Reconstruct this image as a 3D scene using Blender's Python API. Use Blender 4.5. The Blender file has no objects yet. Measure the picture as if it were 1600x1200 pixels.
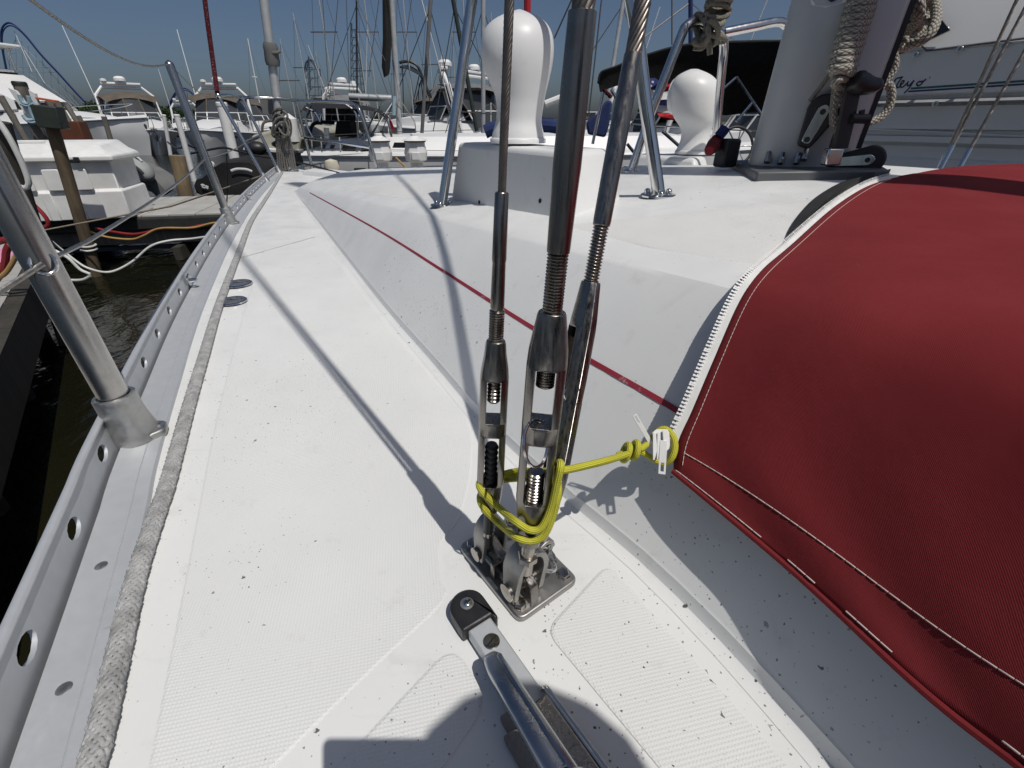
import bpy, bmesh, math, random
import numpy as np
from mathutils import Vector, Matrix
from mathutils.bvhtree import BVHTree

random.seed(7)
RNG = np.random.default_rng(7)
SC = bpy.context.scene
COL = SC.collection

# ------------------------------------------------------------------ camera
# The phone lens is the origin of the scene; x right, y ahead, z up (metres).
FPX, W0, H0 = 720.0, 1600.0, 1200.0
PITCH = math.atan(410.0 / FPX)
cam_d = bpy.data.cameras.new('camera')
cam_d.sensor_fit = 'HORIZONTAL'; cam_d.sensor_width = 36.0
cam_d.lens = 36.0 * FPX / W0
cam_d.clip_start = 0.01; cam_d.clip_end = 3000
cam = bpy.data.objects.new('camera', cam_d); COL.objects.link(cam)
cam.location = (0, 0, 0)
cam.rotation_euler = (math.pi / 2 - PITCH, 0, 0)
SC.camera = cam

# ------------------------------------------------------------------ light
SUN_EL = math.radians(61.5)
SHX, SHY = -0.650, 0.760          # way the shadows fall on the deck
SUN_TO = Vector((-SHX * math.cos(SUN_EL), -SHY * math.cos(SUN_EL), math.sin(SUN_EL)))
w = bpy.data.worlds.new('World'); SC.world = w; w.use_nodes = True
wt = w.node_tree; wt.nodes.clear()
sky = wt.nodes.new('ShaderNodeTexSky'); sky.sky_type = 'NISHITA'; sky.sun_disc = False
sky.sun_elevation = SUN_EL
sky.sun_rotation = math.atan2(SUN_TO.x, SUN_TO.y)
sky.altitude = 0; sky.air_density = 0.75; sky.dust_density = 2.4; sky.ozone_density = 4.0
wb = wt.nodes.new('ShaderNodeBackground'); wb.inputs['Strength'].default_value = 0.0525
wo = wt.nodes.new('ShaderNodeOutputWorld')
wt.links.new(sky.outputs[0], wb.inputs['Color']); wt.links.new(wb.outputs[0], wo.inputs['Surface'])
sl = bpy.data.lights.new('sun', 'SUN'); sl.energy = 2.9; sl.angle = math.radians(0.5); sl.color = (1.0, 0.965, 0.91)
so = bpy.data.objects.new('sun', sl); COL.objects.link(so)
so.rotation_euler = SUN_TO.to_track_quat('Z', 'Y').to_euler(); so.location = (3, -4, 12)
SC.view_settings.view_transform = 'Standard'; SC.view_settings.look = 'None'
SC.view_settings.gamma = 1.0; SC.view_settings.exposure = 0.0
SC.view_settings.use_curve_mapping = False
SC.render.engine = 'CYCLES'
SC.cycles.max_bounces = 6; SC.cycles.diffuse_bounces = 3; SC.cycles.glossy_bounces = 4
SC.cycles.transparent_max_bounces = 8; SC.cycles.caustics_reflective = False; SC.cycles.caustics_refractive = False
SC.cycles.use_denoising = True

# ------------------------------------------------------------------ survey helpers
# positions were taken off the photograph with a known lens: a bearing plus a height or a distance gives the point
CP, SP = math.cos(PITCH), math.sin(PITCH)
def ray(u, v):
    x = (u - 800.0) / FPX; y = (600.0 - v) / FPX
    return Vector((x, CP + y * SP, -SP + y * CP))
def at(u, v, z=None, Y=None, d=None):
    r = ray(u, v)
    if z is not None: return r * (z / r.z)
    if Y is not None: return r * (Y / r.y)
    return r * d
def depth(p): return p[1] * CP - p[2] * SP
def proj(p):
    c = depth(p); return 800 + FPX * p[0] / c, 600 - FPX * (p[1] * SP + p[2] * CP) / c
def pxlen(n, p): return n / FPX * depth(p)

DECK, DOCK, WATER = -0.40, -1.0, -1.55
FWD = Vector((-0.616, 0.788, 0)).normalized(); RGT = Vector((0.788, 0.616, 0)).normalized(); UP = Vector((0, 0, 1))
MAST = Vector((0.74, 1.2, 0))
def boat(s, t, z=DECK): return Vector((MAST.x, MAST.y, 0)) + FWD * s + RGT * t + UP * z
def boat_st(p):
    q = Vector((p[0] - MAST.x, p[1] - MAST.y, 0)); return q.dot(FWD), q.dot(RGT)

def catmull(pts, n=8, closed=False):
    P = [Vector(p) for p in pts]; out = []; m = len(P)
    if m < 3 and not closed:
        return [P[0].lerp(P[1], i / n) for i in range(n + 1)]
    rng = range(m if closed else m - 1)
    for i in rng:
        if closed: p0, p1, p2, p3 = P[(i - 1) % m], P[i], P[(i + 1) % m], P[(i + 2) % m]
        else: p0, p1, p2, p3 = P[max(i - 1, 0)], P[i], P[i + 1], P[min(i + 2, m - 1)]
        for k in range(n):
            t = k / n; t2 = t * t; t3 = t2 * t
            out.append(0.5 * ((2 * p1) + (p2 - p0) * t + (2 * p0 - 5 * p1 + 4 * p2 - p3) * t2 + (3 * p1 - p0 - 3 * p2 + p3) * t3))
    if not closed: out.append(P[-1].copy())
    return out
def resample(pts, step):
    P = [Vector(p) for p in pts]; L = [0.0]
    for a, b in zip(P, P[1:]): L.append(L[-1] + (b - a).length)
    n = max(2, int(L[-1] / step) + 1); out = []; j = 0
    for i in range(n):
        q = L[-1] * i / (n - 1)
        while j < len(P) - 2 and L[j + 1] < q: j += 1
        seg = L[j + 1] - L[j]
        out.append(P[j].lerp(P[j + 1], (q - L[j]) / seg if seg > 1e-9 else 0))
    return out
def interp(xs, ys, x):
    return float(np.interp(x, xs, ys))
def basis(d, up=None):
    d = Vector(d).normalized(); up = Vector(up) if up is not None else (Vector((0, 0, 1)) if abs(d.z) < 0.9 else Vector((0, 1, 0)))
    a = up.cross(d).normalized(); return a, d.cross(a).normalized(), d
def rotz(a): return Matrix.Rotation(a, 3, 'Z')

class MB:
    def __init__(s): s.v = []; s.f = []; s.uv = []
    def add(s, vs, fs, uv=None):
        o = len(s.v); s.v += [tuple(p) for p in vs]; s.f += [tuple(o + i for i in f) for f in fs]
        s.uv += list(uv) if uv is not None else [(0.0, 0.0)] * len(vs)
        return s
    def box(s, c, sx, sy, sz, R=None, taper=1.0):
        vs = []
        for k in (-1, 1):
            for j in (-1, 1):
                for i in (-1, 1):
                    q = taper if k == 1 else 1.0
                    p = Vector((i * sx / 2 * q, j * sy / 2 * q, k * sz / 2))
                    vs.append(Vector(c) + (R @ p if R is not None else p))
        return s.add(vs, [(0, 2, 3, 1), (4, 5, 7, 6), (0, 1, 5, 4), (2, 6, 7, 3), (0, 4, 6, 2), (1, 3, 7, 5)])
    def tube(s, pts, r, n=8, caps=True, closed=False, up=None, flat=1.0):
        P = [Vector(p) for p in pts]; m = len(P)
        R = r if isinstance(r, (list, tuple)) else [r] * m
        T = []
        for i in range(m):
            if closed: t = P[(i + 1) % m] - P[i - 1]
            else: t = P[min(i + 1, m - 1)] - P[max(i - 1, 0)]
            T.append(t.normalized() if t.length > 1e-12 else Vector((0, 0, 1)))
        a, b, _ = basis(T[0], up)
        vs = []; uv = []; L = 0.0
        for i in range(m):
            if i:
                L += (P[i] - P[i - 1]).length
                ax = T[i - 1].cross(T[i]); 
                if ax.length > 1e-9:
                    M = Matrix.Rotation(T[i - 1].angle(T[i]), 3, ax.normalized()); a = M @ a
            if up is not None:
                a = Vector(up).cross(T[i]).normalized()
            b = T[i].cross(a).normalized()
            for k in range(n):
                t = 2 * math.pi * k / n
                vs.append(P[i] + a * (R[i] * math.cos(t)) + b * (R[i] * flat * math.sin(t))); uv.append((L, k / n))
        fs = []
        for i in range(m if closed else m - 1):
            i2 = (i + 1) % m
            for k in range(n):
                k2 = (k + 1) % n
                fs.append((i * n + k, i * n + k2, i2 * n + k2, i2 * n + k))
        if caps and not closed:
            fs.append(tuple(range(n - 1, -1, -1))); fs.append(tuple((m - 1) * n + k for k in range(n)))
        return s.add(vs, fs, uv)
    def cyl(s, a, b, r, n=12, r2=None):
        return s.tube([a, b], [r, r if r2 is None else r2], n)
    def lathe(s, prof, o, axis, n=20, up=None):
        a, b, d = basis(axis, up); o = Vector(o); vs = []; uv = []
        for r, h in prof:
            for k in range(n):
                t = 2 * math.pi * k / n
                vs.append(o + d * h + (a * math.cos(t) + b * math.sin(t)) * r); uv.append((h, k / n))
        fs = []
        for i in range(len(prof) - 1):
            for k in range(n):
                k2 = (k + 1) % n; fs.append((i * n + k, i * n + k2, (i + 1) * n + k2, (i + 1) * n + k))
        fs.append(tuple(range(n - 1, -1, -1))); fs.append(tuple((len(prof) - 1) * n + k for k in range(n)))
        return s.add(vs, fs, uv)
    def prism(s, poly, o, ex, ey, ez, h):
        o, ex, ey, ez = map(Vector, (o, ex, ey, ez)); m = len(poly)
        vs = [o + ex * x + ey * y for x, y in poly] + [o + ex * x + ey * y + ez * h for x, y in poly]
        fs = [tuple(range(m - 1, -1, -1)), tuple(range(m, 2 * m))]
        fs += [(i, (i + 1) % m, m + (i + 1) % m, m + i) for i in range(m)]
        return s.add(vs, fs, [tuple(p) for p in poly] * 2)
    def loft(s, secs, closed=False, caps=True, uv=None):
        n = len(secs[0]); vs = [p for q in secs for p in q]; fs = []
        for i in range(len(secs) - 1):
            for k in range(n if closed else n - 1):
                k2 = (k + 1) % n; fs.append((i * n + k, i * n + k2, (i + 1) * n + k2, (i + 1) * n + k))
        if closed and caps:
            fs.append(tuple(range(n - 1, -1, -1))); fs.append(tuple((len(secs) - 1) * n + k for k in range(n)))
        return s.add(vs, fs, uv)
    def ball(s, c, r, n=12, m=8, sc=(1, 1, 1), R=None):
        vs = []; fs = []
        for j in range(m + 1):
            ph = math.pi * j / m
            for k in range(n):
                t = 2 * math.pi * k / n
                p = Vector((math.sin(ph) * math.cos(t) * r * sc[0], math.sin(ph) * math.sin(t) * r * sc[1], math.cos(ph) * r * sc[2]))
                vs.append(Vector(c) + (R @ p if R is not None else p))
        for j in range(m):
            for k in range(n):
                k2 = (k + 1) % n; fs.append((j * n + k, (j + 1) * n + k, (j + 1) * n + k2, j * n + k2))
        return s.add(vs, fs)
    def helix_wire(s, a, b, R, n=12, pitch=None, rs=None, step=None, sides=6):
        a = Vector(a); b = Vector(b); L = (b - a).length; e1, e2, d = basis(b - a)
        pitch = pitch or R * 16; rs = rs or R * math.sin(math.pi / n) * 1.02; rc = R - rs
        step = step or pitch / 10; m = max(3, int(L / step) + 1)
        for k in range(n):
            pts = []
            for i in range(m):
                h = L * i / (m - 1); t = 2 * math.pi * (k / n + h / pitch)
                pts.append(a + d * h + (e1 * math.cos(t) + e2 * math.sin(t)) * rc)
            s.tube(pts, rs, sides, caps=False)
        s.tube([a, b], rc, 8)
        return s
    def build(s, name, mat, parent=None, smooth=35, bevel=0.0, bseg=2, kind=None, label=None):
        me = bpy.data.meshes.new(name); me.from_pydata(s.v, [], s.f)
        at_ = me.attributes.new('uvp', 'FLOAT2', 'POINT')
        at_.data.foreach_set('vector', np.array(s.uv, dtype=np.float32).ravel())
        bm = bmesh.new(); bm.from_mesh(me)
        bmesh.ops.recalc_face_normals(bm, faces=bm.faces); bm.to_mesh(me); bm.free()
        if smooth:
            me.polygons.foreach_set('use_smooth', [True] * len(me.polygons))
            me.set_sharp_from_angle(angle=math.radians(smooth))
        me.materials.append(mat); me.update()
        o = bpy.data.objects.new(name, me); COL.objects.link(o)
        if parent is not None: o.parent = parent
        if bevel:
            b = o.modifiers.new('bevel', 'BEVEL'); b.width = bevel; b.segments = bseg; b.limit_method = 'ANGLE'; b.angle_limit = math.radians(40)
        if kind: o['kind'] = kind
        if label: o['label'] = label
        return o

def tag(o, label, cat, group=None, kind=None):
    o['label'] = label; o['category'] = cat
    if group: o['group'] = group
    if kind: o['kind'] = kind
    return o
def thing(name, label, cat, loc=(0, 0, 0), rz=0.0, group=None):
    o = bpy.data.objects.new(name, None); COL.objects.link(o); o.empty_display_size = 0.05
    o.location = loc; o.rotation_euler = (0, 0, rz)
    return tag(o, label, cat, group)
def copy_tree(o, parent=None):
    c = o.copy(); COL.objects.link(c); c.parent = parent
    for ch in list(o.children): copy_tree(ch, c)
    return c

# ------------------------------------------------------------------ materials
class NT:
    def __init__(s, name):
        s.m = bpy.data.materials.new(name); s.m.use_nodes = True; s.t = s.m.node_tree
        s.b = s.t.nodes['Principled BSDF']; s.L = s.t.links.new
    def n(s, kind, **kw):
        x = s.t.nodes.new('ShaderNode' + kind)
        for k, v in kw.items():
            if k in x.inputs.keys() if isinstance(k, str) else False: x.inputs[k].default_value = v
            else: setattr(x, k, v)
        return x
    def coord(s, which='Object'):
        return s.n('TexCoord').outputs[which]
    def attr(s, name='uvp'):
        a = s.n('Attribute'); a.attribute_name = name; return a.outputs['Vector']
    def noise(s, vec, scale, detail=4, rough=0.55):
        x = s.n('TexNoise'); x.inputs['Scale'].default_value = scale; x.inputs['Detail'].default_value = detail; x.inputs['Roughness'].default_value = rough
        s.L(vec, x.inputs['Vector']); return x.outputs['Fac']
    def mapping(s, vec, scale=(1, 1, 1), rot=(0, 0, 0), loc=(0, 0, 0)):
        x = s.n('Mapping'); x.inputs['Scale'].default_value = scale; x.inputs['Rotation'].default_value = rot; x.inputs['Location'].default_value = loc
        s.L(vec, x.inputs['Vector']); return x.outputs[0]
    def ramp(s, fac, stops):
        x = s.n('ValToRGB'); s.L(fac, x.inputs[0]); e = x.color_ramp.elements
        while len(e) < len(stops): e.new(0.5)
        for i, (p, c) in enumerate(stops):
            e[i].position = p; e[i].color = (c, c, c, 1) if isinstance(c, (int, float)) else (*c, 1)
        return x.outputs[0]
    def math(s, op, a, b=None):
        x = s.n('Math'); x.operation = op
        for i, q in enumerate((a, b)):
            if q is None: continue
            if isinstance(q, (int, float)): x.inputs[i].default_value = q
            else: s.L(q, x.inputs[i])
        return x.outputs[0]
    def mix(s, fac, a, b):
        x = s.n('Mix'); x.data_type = 'RGBA'
        for key, q in ((0, fac), (6, a), (7, b)):
            if isinstance(q, (int, float)): x.inputs[key].default_value = q
            elif isinstance(q, tuple): x.inputs[key].default_value = (*q, 1)
            else: s.L(q, x.inputs[key])
        return x.outputs[2]
    def sep(s, vec):
        x = s.n('SeparateXYZ'); s.L(vec, x.inputs[0]); return x.outputs
    def bump(s, h, strength=0.5, dist=0.001, prev=None):
        x = s.n('Bump'); x.inputs['Strength'].default_value = strength; x.inputs['Distance'].default_value = dist
        s.L(h, x.inputs['Height'])
        if prev is not None: s.L(prev, x.inputs['Normal'])
        s.L(x.outputs[0], s.b.inputs['Normal']); return x.outputs[0]
    def set(s, col=None, rough=None, metal=None, spec=None, coat=None):
        for k, q in (('Base Color', col), ('Roughness', rough), ('Metallic', metal), ('Specular IOR Level', spec), ('Coat Weight', coat)):
            if q is None: continue
            if isinstance(q, (int, float)): s.b.inputs[k].default_value = q
            elif isinstance(q, tuple): s.b.inputs[k].default_value = (*q, 1)
            else: s.L(q, s.b.inputs[k])
        return s
def pm(name, col, rough=0.5, metal=0.0, var=0.12, scale=8.0, bump=0.0, bscale=120.0, bdist=0.001, rvar=0.1, spec=None, coat=None, stretch=(1, 1, 1)):
    t = NT(name); v = t.mapping(t.coord(), stretch)
    n1 = t.noise(v, scale, 5)
    lo = tuple(max(0, c * (1 - var)) for c in col); hi = tuple(min(1, c * (1 + var)) for c in col)
    t.set(t.mix(t.ramp(n1, [(0.3, 0.0), (0.7, 1.0)]), lo, hi), None, metal, spec, coat)
    n2 = t.noise(v, scale * 4, 4)
    t.set(rough=t.ramp(n2, [(0.3, max(0.02, rough - rvar)), (0.7, min(1, rough + rvar))]))
    if bump: t.bump(t.noise(v, bscale, 4), bump, bdist)
    return t.m

def dirt_specks(t, vec, base, scale=None, amount=0.45, col=(0.035, 0.032, 0.027), sm=0.16):
    """blown grit lying on a pale surface: many fine grains and a few larger flakes, gathered in patches"""
    big = t.noise(vec, 3.2, 4); patch = t.ramp(big, [(0.4, 0.3), (0.64, 1.4)])
    layers = ((250.0, 2.4, 1.3, 0.3), (90.0, 5.0, 1.15, 0.5)) if scale is None else ((scale, 3.0, 1.0, amount),)
    for sc_, pw_, k_, am in layers:
        wob = t.n('TexNoise'); wob.inputs['Scale'].default_value = sc_ * 3; t.L(vec, wob.inputs['Vector'])
        wv = t.n('VectorMath'); wv.operation = 'MULTIPLY_ADD'; t.L(wob.outputs['Color'], wv.inputs[0]); wv.inputs[1].default_value = (0.5 / sc_,) * 3; t.L(vec, wv.inputs[2])
        vo = t.n('TexVoronoi'); vo.inputs['Scale'].default_value = sc_; vo.inputs['Randomness'].default_value = 1.0; t.L(wv.outputs[0], vo.inputs['Vector'])
        rnd, rnd2, _ = t.sep(vo.outputs['Color'])
        thr = t.math('MULTIPLY', t.math('MULTIPLY', t.math('POWER', rnd, pw_), sm * k_), patch)
        edge = t.math('SUBTRACT', thr, vo.outputs['Distance']); soft = t.ramp(edge, [(0.0, 0.0), (0.045, 1.0)])
        fac = t.math('MULTIPLY', soft, t.ramp(rnd2, [(0.0, am), (1.0, 0.95)]))
        base = t.mix(fac, base, col)
    return base

def m_gelcoat(name='gelcoat', col=(0.8, 0.805, 0.79), sp=0.16):
    t = NT(name); v = t.coord()
    n1 = t.noise(v, 3.5, 5); base = t.mix(t.ramp(n1, [(0.35, 0.0), (0.7, 1.0)]), tuple(c * 0.93 for c in col), col)
    n3 = t.noise(t.mapping(v, (1, 1, 1)), 26, 6, 0.7); base = t.mix(t.ramp(n3, [(0.58, 0.0), (0.8, 0.34)]), base, (0.45, 0.42, 0.36))
    sm_ = t.noise(t.mapping(v, (1.0, 5.0, 1.0), (0, 0, 0.9)), 7, 6, 0.72); base = t.mix(t.ramp(sm_, [(0.6, 0.0), (0.78, 0.28)]), base, (0.46, 0.455, 0.43))
    t.set(dirt_specks(t, v, base, sm=sp * 1.02), t.ramp(t.noise(v, 14, 4), [(0.3, 0.3), (0.7, 0.5)]), 0.0, 0.4)
    t.bump(t.noise(v, 60, 3), 0.06, 0.002)
    return t.m
def m_nonskid(name='nonskid', rot=0.0, pitch=0.0042, col=(0.78, 0.785, 0.77)):
    t = NT(name); v = t.coord(); m = t.mapping(v, (1, 1, 1), (0, 0, rot))
    x, y, _ = t.sep(m)
    k = 2 * math.pi / pitch
    h = t.math('MULTIPLY', t.math('SINE', t.math('MULTIPLY', x, k)), t.math('SINE', t.math('MULTIPLY', y, k)))
    hh = t.ramp(h, [(0.0, 0.0), (0.55, 1.0)])
    n1 = t.noise(v, 4.0, 5)
    base = t.mix(t.ramp(n1, [(0.35, 0.0), (0.7, 1.0)]), tuple(c * 0.93 for c in col), col)
    base = t.mix(t.ramp(t.noise(v, 30, 6, 0.7), [(0.6, 0.0), (0.8, 0.25)]), base, (0.42, 0.39, 0.33))
    t.set(dirt_specks(t, v, base, sm=0.14), t.ramp(t.noise(v, 18, 4), [(0.3, 0.42), (0.7, 0.62)]), 0.0, 0.35)
    t.bump(hh, 0.38, 0.0009)
    return t.m
def m_steel(name, col=(0.62, 0.62, 0.61), rough=0.25, axis=(1, 1, 1), stain=0.25, streak=60, bmp=0.12):
    t = NT(name); v = t.coord()
    s1 = t.noise(t.mapping(v, axis), streak, 4); s2 = t.noise(v, 55, 5, 0.65)
    base = t.mix(t.ramp(s2, [(0.48, 0.0), (0.75, stain)]), col, (0.16, 0.12, 0.09))
    base = t.mix(t.ramp(s1, [(0.35, 0.25), (0.65, 0.0)]), base, tuple(c * 0.5 for c in col))
    t.set(base, t.ramp(s1, [(0.3, max(0.04, rough - 0.1)), (0.7, rough + 0.14)]), 1.0)
    t.bump(s1, bmp, 0.0006) if bmp else None
    return t.m
def m_rope(name, col=(0.52, 0.49, 0.42), dark=(0.1, 0.08, 0.07), k_l=320.0, k_a=3, fleck=0.5, rough=0.85, depth=0.003):
    """braided cover: diamonds of yarn from the (length, angle) attribute of the tube"""
    t = NT(name); u, a, _ = t.sep(t.attr())
    A = t.math('MULTIPLY', a, 2 * math.pi * k_a); Lg = t.math('MULTIPLY', u, k_l)
    s1 = t.math('SINE', t.math('ADD', Lg, A)); s2 = t.math('SINE', t.math('SUBTRACT', Lg, A))
    h = t.math('ABSOLUTE', t.math('MULTIPLY', s1, s2)); hh = t.ramp(t.math('MULTIPLY_ADD', h, 0.5), [(0.0, 0.0), (1.0, 1.0)])
    v = t.coord(); n = t.noise(v, 90, 5, 0.7)
    base = t.mix(t.ramp(n, [(0.3, 0.0), (0.75, 1.0)]), tuple(c * 0.62 for c in col), col)
    base = t.mix(t.ramp(h, [(0.05, 0.85), (0.45, 0.0)]), base, tuple(c * 0.22 for c in col))
    cells = t.noise(v, 150, 2, 0.5)
    base = t.mix(t.ramp(cells, [(0.62, 0.0), (0.66, fleck)]), base, dark)
    t.set(base, rough, 0.0, 0.2); t.bump(h, 0.6, depth)
    return t.m
def m_canvas(name='red_canvas', col=(0.16, 0.016, 0.02)):
    t = NT(name); u, a, _ = t.sep(t.attr())
    k = 2 * math.pi / 0.0013
    tw = t.math('SINE', t.math('MULTIPLY', t.math('ADD', u, t.math('MULTIPLY', a, 0.6)), k))
    tw2 = t.math('SINE', t.math('MULTIPLY', t.math('SUBTRACT', a, t.math('MULTIPLY', u, 0.4)), k * 1.3))
    h = t.math('ADD', tw, t.math('MULTIPLY', tw2, 0.5)); v = t.coord()
    n = t.noise(v, 7, 6, 0.6); base = t.mix(t.ramp(n, [(0.3, 0.0), (0.7, 1.0)]), col, (0.225, 0.030, 0.033))
    base = t.mix(t.ramp(t.noise(v, 2.2, 5, 0.65), [(0.5, 0.0), (0.8, 0.35)]), base, (0.24, 0.06, 0.06))
    base = t.mix(t.ramp(h, [(0.0, 0.16), (0.6, 0.0)]), base, tuple(c * 0.4 for c in col))
    t.set(dirt_specks(t, v, base, 26, 0.5, (0.4, 0.3, 0.28), 0.05), 0.95, 0.0, 0.08)
    t.b.inputs['Sheen Weight'].default_value = 0.02; t.b.inputs['Sheen Roughness'].default_value = 0.5
    nb = t.bump(t.noise(v, 38, 4, 0.6), 0.18, 0.004); t.bump(h, 0.22, 0.0004, nb)
    return t.m
def m_wood(name, c1, c2, scale=3.0, stretch=(1, 1, 0.08), rough=0.85, bump=0.5):
    t = NT(name); v = t.mapping(t.coord(), stretch); n = t.noise(v, scale * 12, 7, 0.7); n2 = t.noise(t.coord(), scale, 4)
    base = t.mix(t.ramp(n, [(0.3, 0.0), (0.7, 1.0)]), c1, c2)
    base = t.mix(t.ramp(n2, [(0.4, 0.0), (0.7, 0.5)]), base, tuple(c * 0.5 for c in c1))
    t.set(base, rough); t.bump(n, bump, 0.004); return t.m

M = {}
M['gel'] = m_gelcoat()
M['gelbox'] = m_gelcoat('gelcoat_clean', (0.8, 0.8, 0.79), 0.07)
M['nonskid'] = m_nonskid(rot=math.radians(33))
M['nonskid_fine'] = m_nonskid('nonskid_roof', rot=math.radians(33), pitch=0.0048, col=(0.77, 0.765, 0.74))
M['steel'] = m_steel('stainless_dull', (0.29, 0.275, 0.255), 0.29, (1, 1, 0.04), 0.45, 420, 0.1)
M['steel_p'] = m_steel('stainless_plate', (0.4, 0.395, 0.385), 0.46, (1, 1, 1), 0.35, 30)
M['steel_s'] = m_steel('stanchion_tube', (0.5, 0.485, 0.465), 0.24, (1, 1, 0.06), 0.25, 40)
M['steel_b'] = m_steel('stainless_bright', (0.72, 0.72, 0.71), 0.12, (1, 1, 0.1), 0.12, 40)
M['wire'] = m_steel('stainless_wire', (0.26, 0.235, 0.21), 0.42, (1, 1, 1), 0.5, 90)
M['thread'] = m_steel('stud_thread', (0.42, 0.39, 0.35), 0.24, (1, 1, 1), 0.25, 80)
M['blackmetal'] = pm('black_coated_stud', (0.02, 0.02, 0.022), 0.4)
M['alu'] = pm('anodised_aluminium', (0.58, 0.6, 0.62), 0.5, 0.4, 0.04, 55, 0.0, rvar=0.04)
M['cast'] = m_steel('cast_aluminium', (0.5, 0.5, 0.49), 0.48, (1, 1, 1), 0.2, 120)
M['mast'] = pm('mast_aluminium', (0.47, 0.485, 0.49), 0.45, 0.35, 0.1, 5, 0.03, 60)
M['chrome'] = m_steel('chromed_car', (0.5, 0.52, 0.54), 0.27, (1, 1, 1), 0.12, 30)
M['blackpl'] = pm('black_plastic', (0.018, 0.018, 0.02), 0.45, 0, 0.2, 30, 0.1, 300)
M['blackrub'] = pm('black_rubber', (0.02, 0.02, 0.02), 0.75, 0, 0.3, 12, 0.2, 90)
def m_stripe():
    t = NT('worn_red_stripe'); v = t.coord(); n = t.noise(v, 26, 6, 0.7)
    base = t.mix(t.ramp(t.noise(v, 6, 4), [(0.3, 0.0), (0.7, 1.0)]), (0.25, 0.012, 0.028), (0.33, 0.04, 0.055))
    t.set(t.mix(t.ramp(n, [(0.6, 0.0), (0.7, 0.75)]), base, (0.62, 0.5, 0.5)), 0.5); return t.m
M['redstripe'] = m_stripe()
M['canvas'] = m_canvas(col=(0.18, 0.021, 0.025))
M['zipwhite'] = pm('zipper_plastic', (0.8, 0.8, 0.78), 0.45, 0, 0.06, 40)
M['ziptape'] = pm('zipper_tape', (0.72, 0.72, 0.7), 0.9, 0, 0.08, 60, 0.3, 1500, 0.0003)
M['thread_w'] = pm('white_thread', (0.62, 0.5, 0.46), 0.9, 0, 0.1, 60)
M['yellow'] = None
def m_cord():
    t = NT('yellow_cord'); u, a, _ = t.sep(t.attr())
    h = t.math('SINE', t.math('ADD', t.math('MULTIPLY', a, 2 * math.pi * 11), t.math('MULTIPLY', u, 60.0)))
    h2 = t.math('SINE', t.math('MULTIPLY', u, 2600.0))
    n = t.noise(t.coord(), 120, 4)
    base = t.mix(t.ramp(h, [(0.0, 0.55), (0.5, 0.0)]), (0.66, 0.64, 0.06), (0.3, 0.29, 0.02))
    base = t.mix(t.ramp(n, [(0.5, 0.0), (0.8, 0.4)]), base, (0.4, 0.36, 0.08))
    t.set(base, 0.6, 0, 0.35); t.bump(t.math('ADD', h, t.math('MULTIPLY', h2, 0.2)), 0.5, 0.0006); return t.m
M['yellow'] = m_cord()
M['rope'] = m_rope('halyard_rope')
M['rope_d'] = m_rope('furling_rope', (0.3, 0.29, 0.27), (0.05, 0.05, 0.05), 700, 8, 0.5)
M['rope_fleck'] = m_rope('flecked_rope', (0.45, 0.42, 0.34), (0.03, 0.03, 0.03), 500, 8, 0.85)
M['rope_red'] = m_rope('red_rope', (0.1, 0.012, 0.02), (0.3, 0.2, 0.2), 300, 4, 0.7)
M['braid'] = pm('grey_braid_yarn', (0.36, 0.36, 0.355), 0.7, 0, 0.3, 70, 0.3, 900, 0.0005)
M['lifeline'] = m_steel('lifeline_wire', (0.42, 0.4, 0.37), 0.4, (1, 1, 1), 0.3, 150)
M['dark_in'] = pm('dark_recess', (0.01, 0.01, 0.01), 0.9)
M['white_pl'] = pm('white_plastic', (0.76, 0.76, 0.74), 0.45, 0, 0.08, 6, 0.05, 60)
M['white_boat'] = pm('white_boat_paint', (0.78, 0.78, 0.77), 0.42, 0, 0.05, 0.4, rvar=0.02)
M['hull_shade'] = pm('shaded_white_hull', (0.62, 0.62, 0.61), 0.36, 0, 0.08, 0.6, rvar=0.03)  # white boat paint greyed in colour to stand for hull sides in shade
M['glass_dark'] = pm('tinted_window', (0.012, 0.014, 0.018), 0.06, 0, 0.1, 2, rvar=0.02)
M['glass_grey'] = pm('grey_windscreen', (0.05, 0.055, 0.06), 0.1, 0, 0.2, 1, rvar=0.03)
M['canvas_blk'] = pm('black_canvas', (0.01, 0.01, 0.011), 0.9, 0, 0.3, 4, 0.3, 40, 0.01)
M['canvas_blue'] = pm('blue_canvas', (0.015, 0.03, 0.11), 0.9, 0, 0.25, 4, 0.3, 30, 0.01)
M['canvas_tan'] = pm('tan_canvas', (0.11, 0.09, 0.07), 0.9, 0, 0.25, 2)
M['canvas_gry'] = pm('grey_canvas', (0.16, 0.16, 0.16), 0.9, 0, 0.2, 3)
M['wood_pile'] = m_wood('piling_wood', (0.17, 0.12, 0.07), (0.36, 0.27, 0.16), 3)
M['pole'] = m_wood('brown_pole_wood', (0.075, 0.055, 0.035), (0.17, 0.125, 0.075), 3)
M['wood_grey'] = m_wood('grey_weathered_wood', (0.1, 0.09, 0.075), (0.24, 0.22, 0.19), 3)
M['wood_dark'] = m_wood('dark_wet_wood', (0.028, 0.026, 0.02), (0.07, 0.062, 0.05), 3)
M['plank'] = pm('grey_deck_board', (0.4, 0.39, 0.365), 0.8, 0, 0.12, 2.5, 0.2, 80, 0.002, stretch=(1, 1, 1))
M['hose_red'] = pm('red_hose', (0.24, 0.015, 0.02), 0.5, 0, 0.15)
M['hose_yel'] = pm('tan_hose', (0.42, 0.26, 0.09), 0.5, 0, 0.15)
M['hose_wht'] = pm('white_hose', (0.62, 0.62, 0.6), 0.5, 0, 0.15)
M['cable_blk'] = pm('black_cable', (0.015, 0.015, 0.015), 0.5)
M['blue_steel'] = pm('blue_painted_steel', (0.012, 0.03, 0.13), 0.5)
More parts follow.
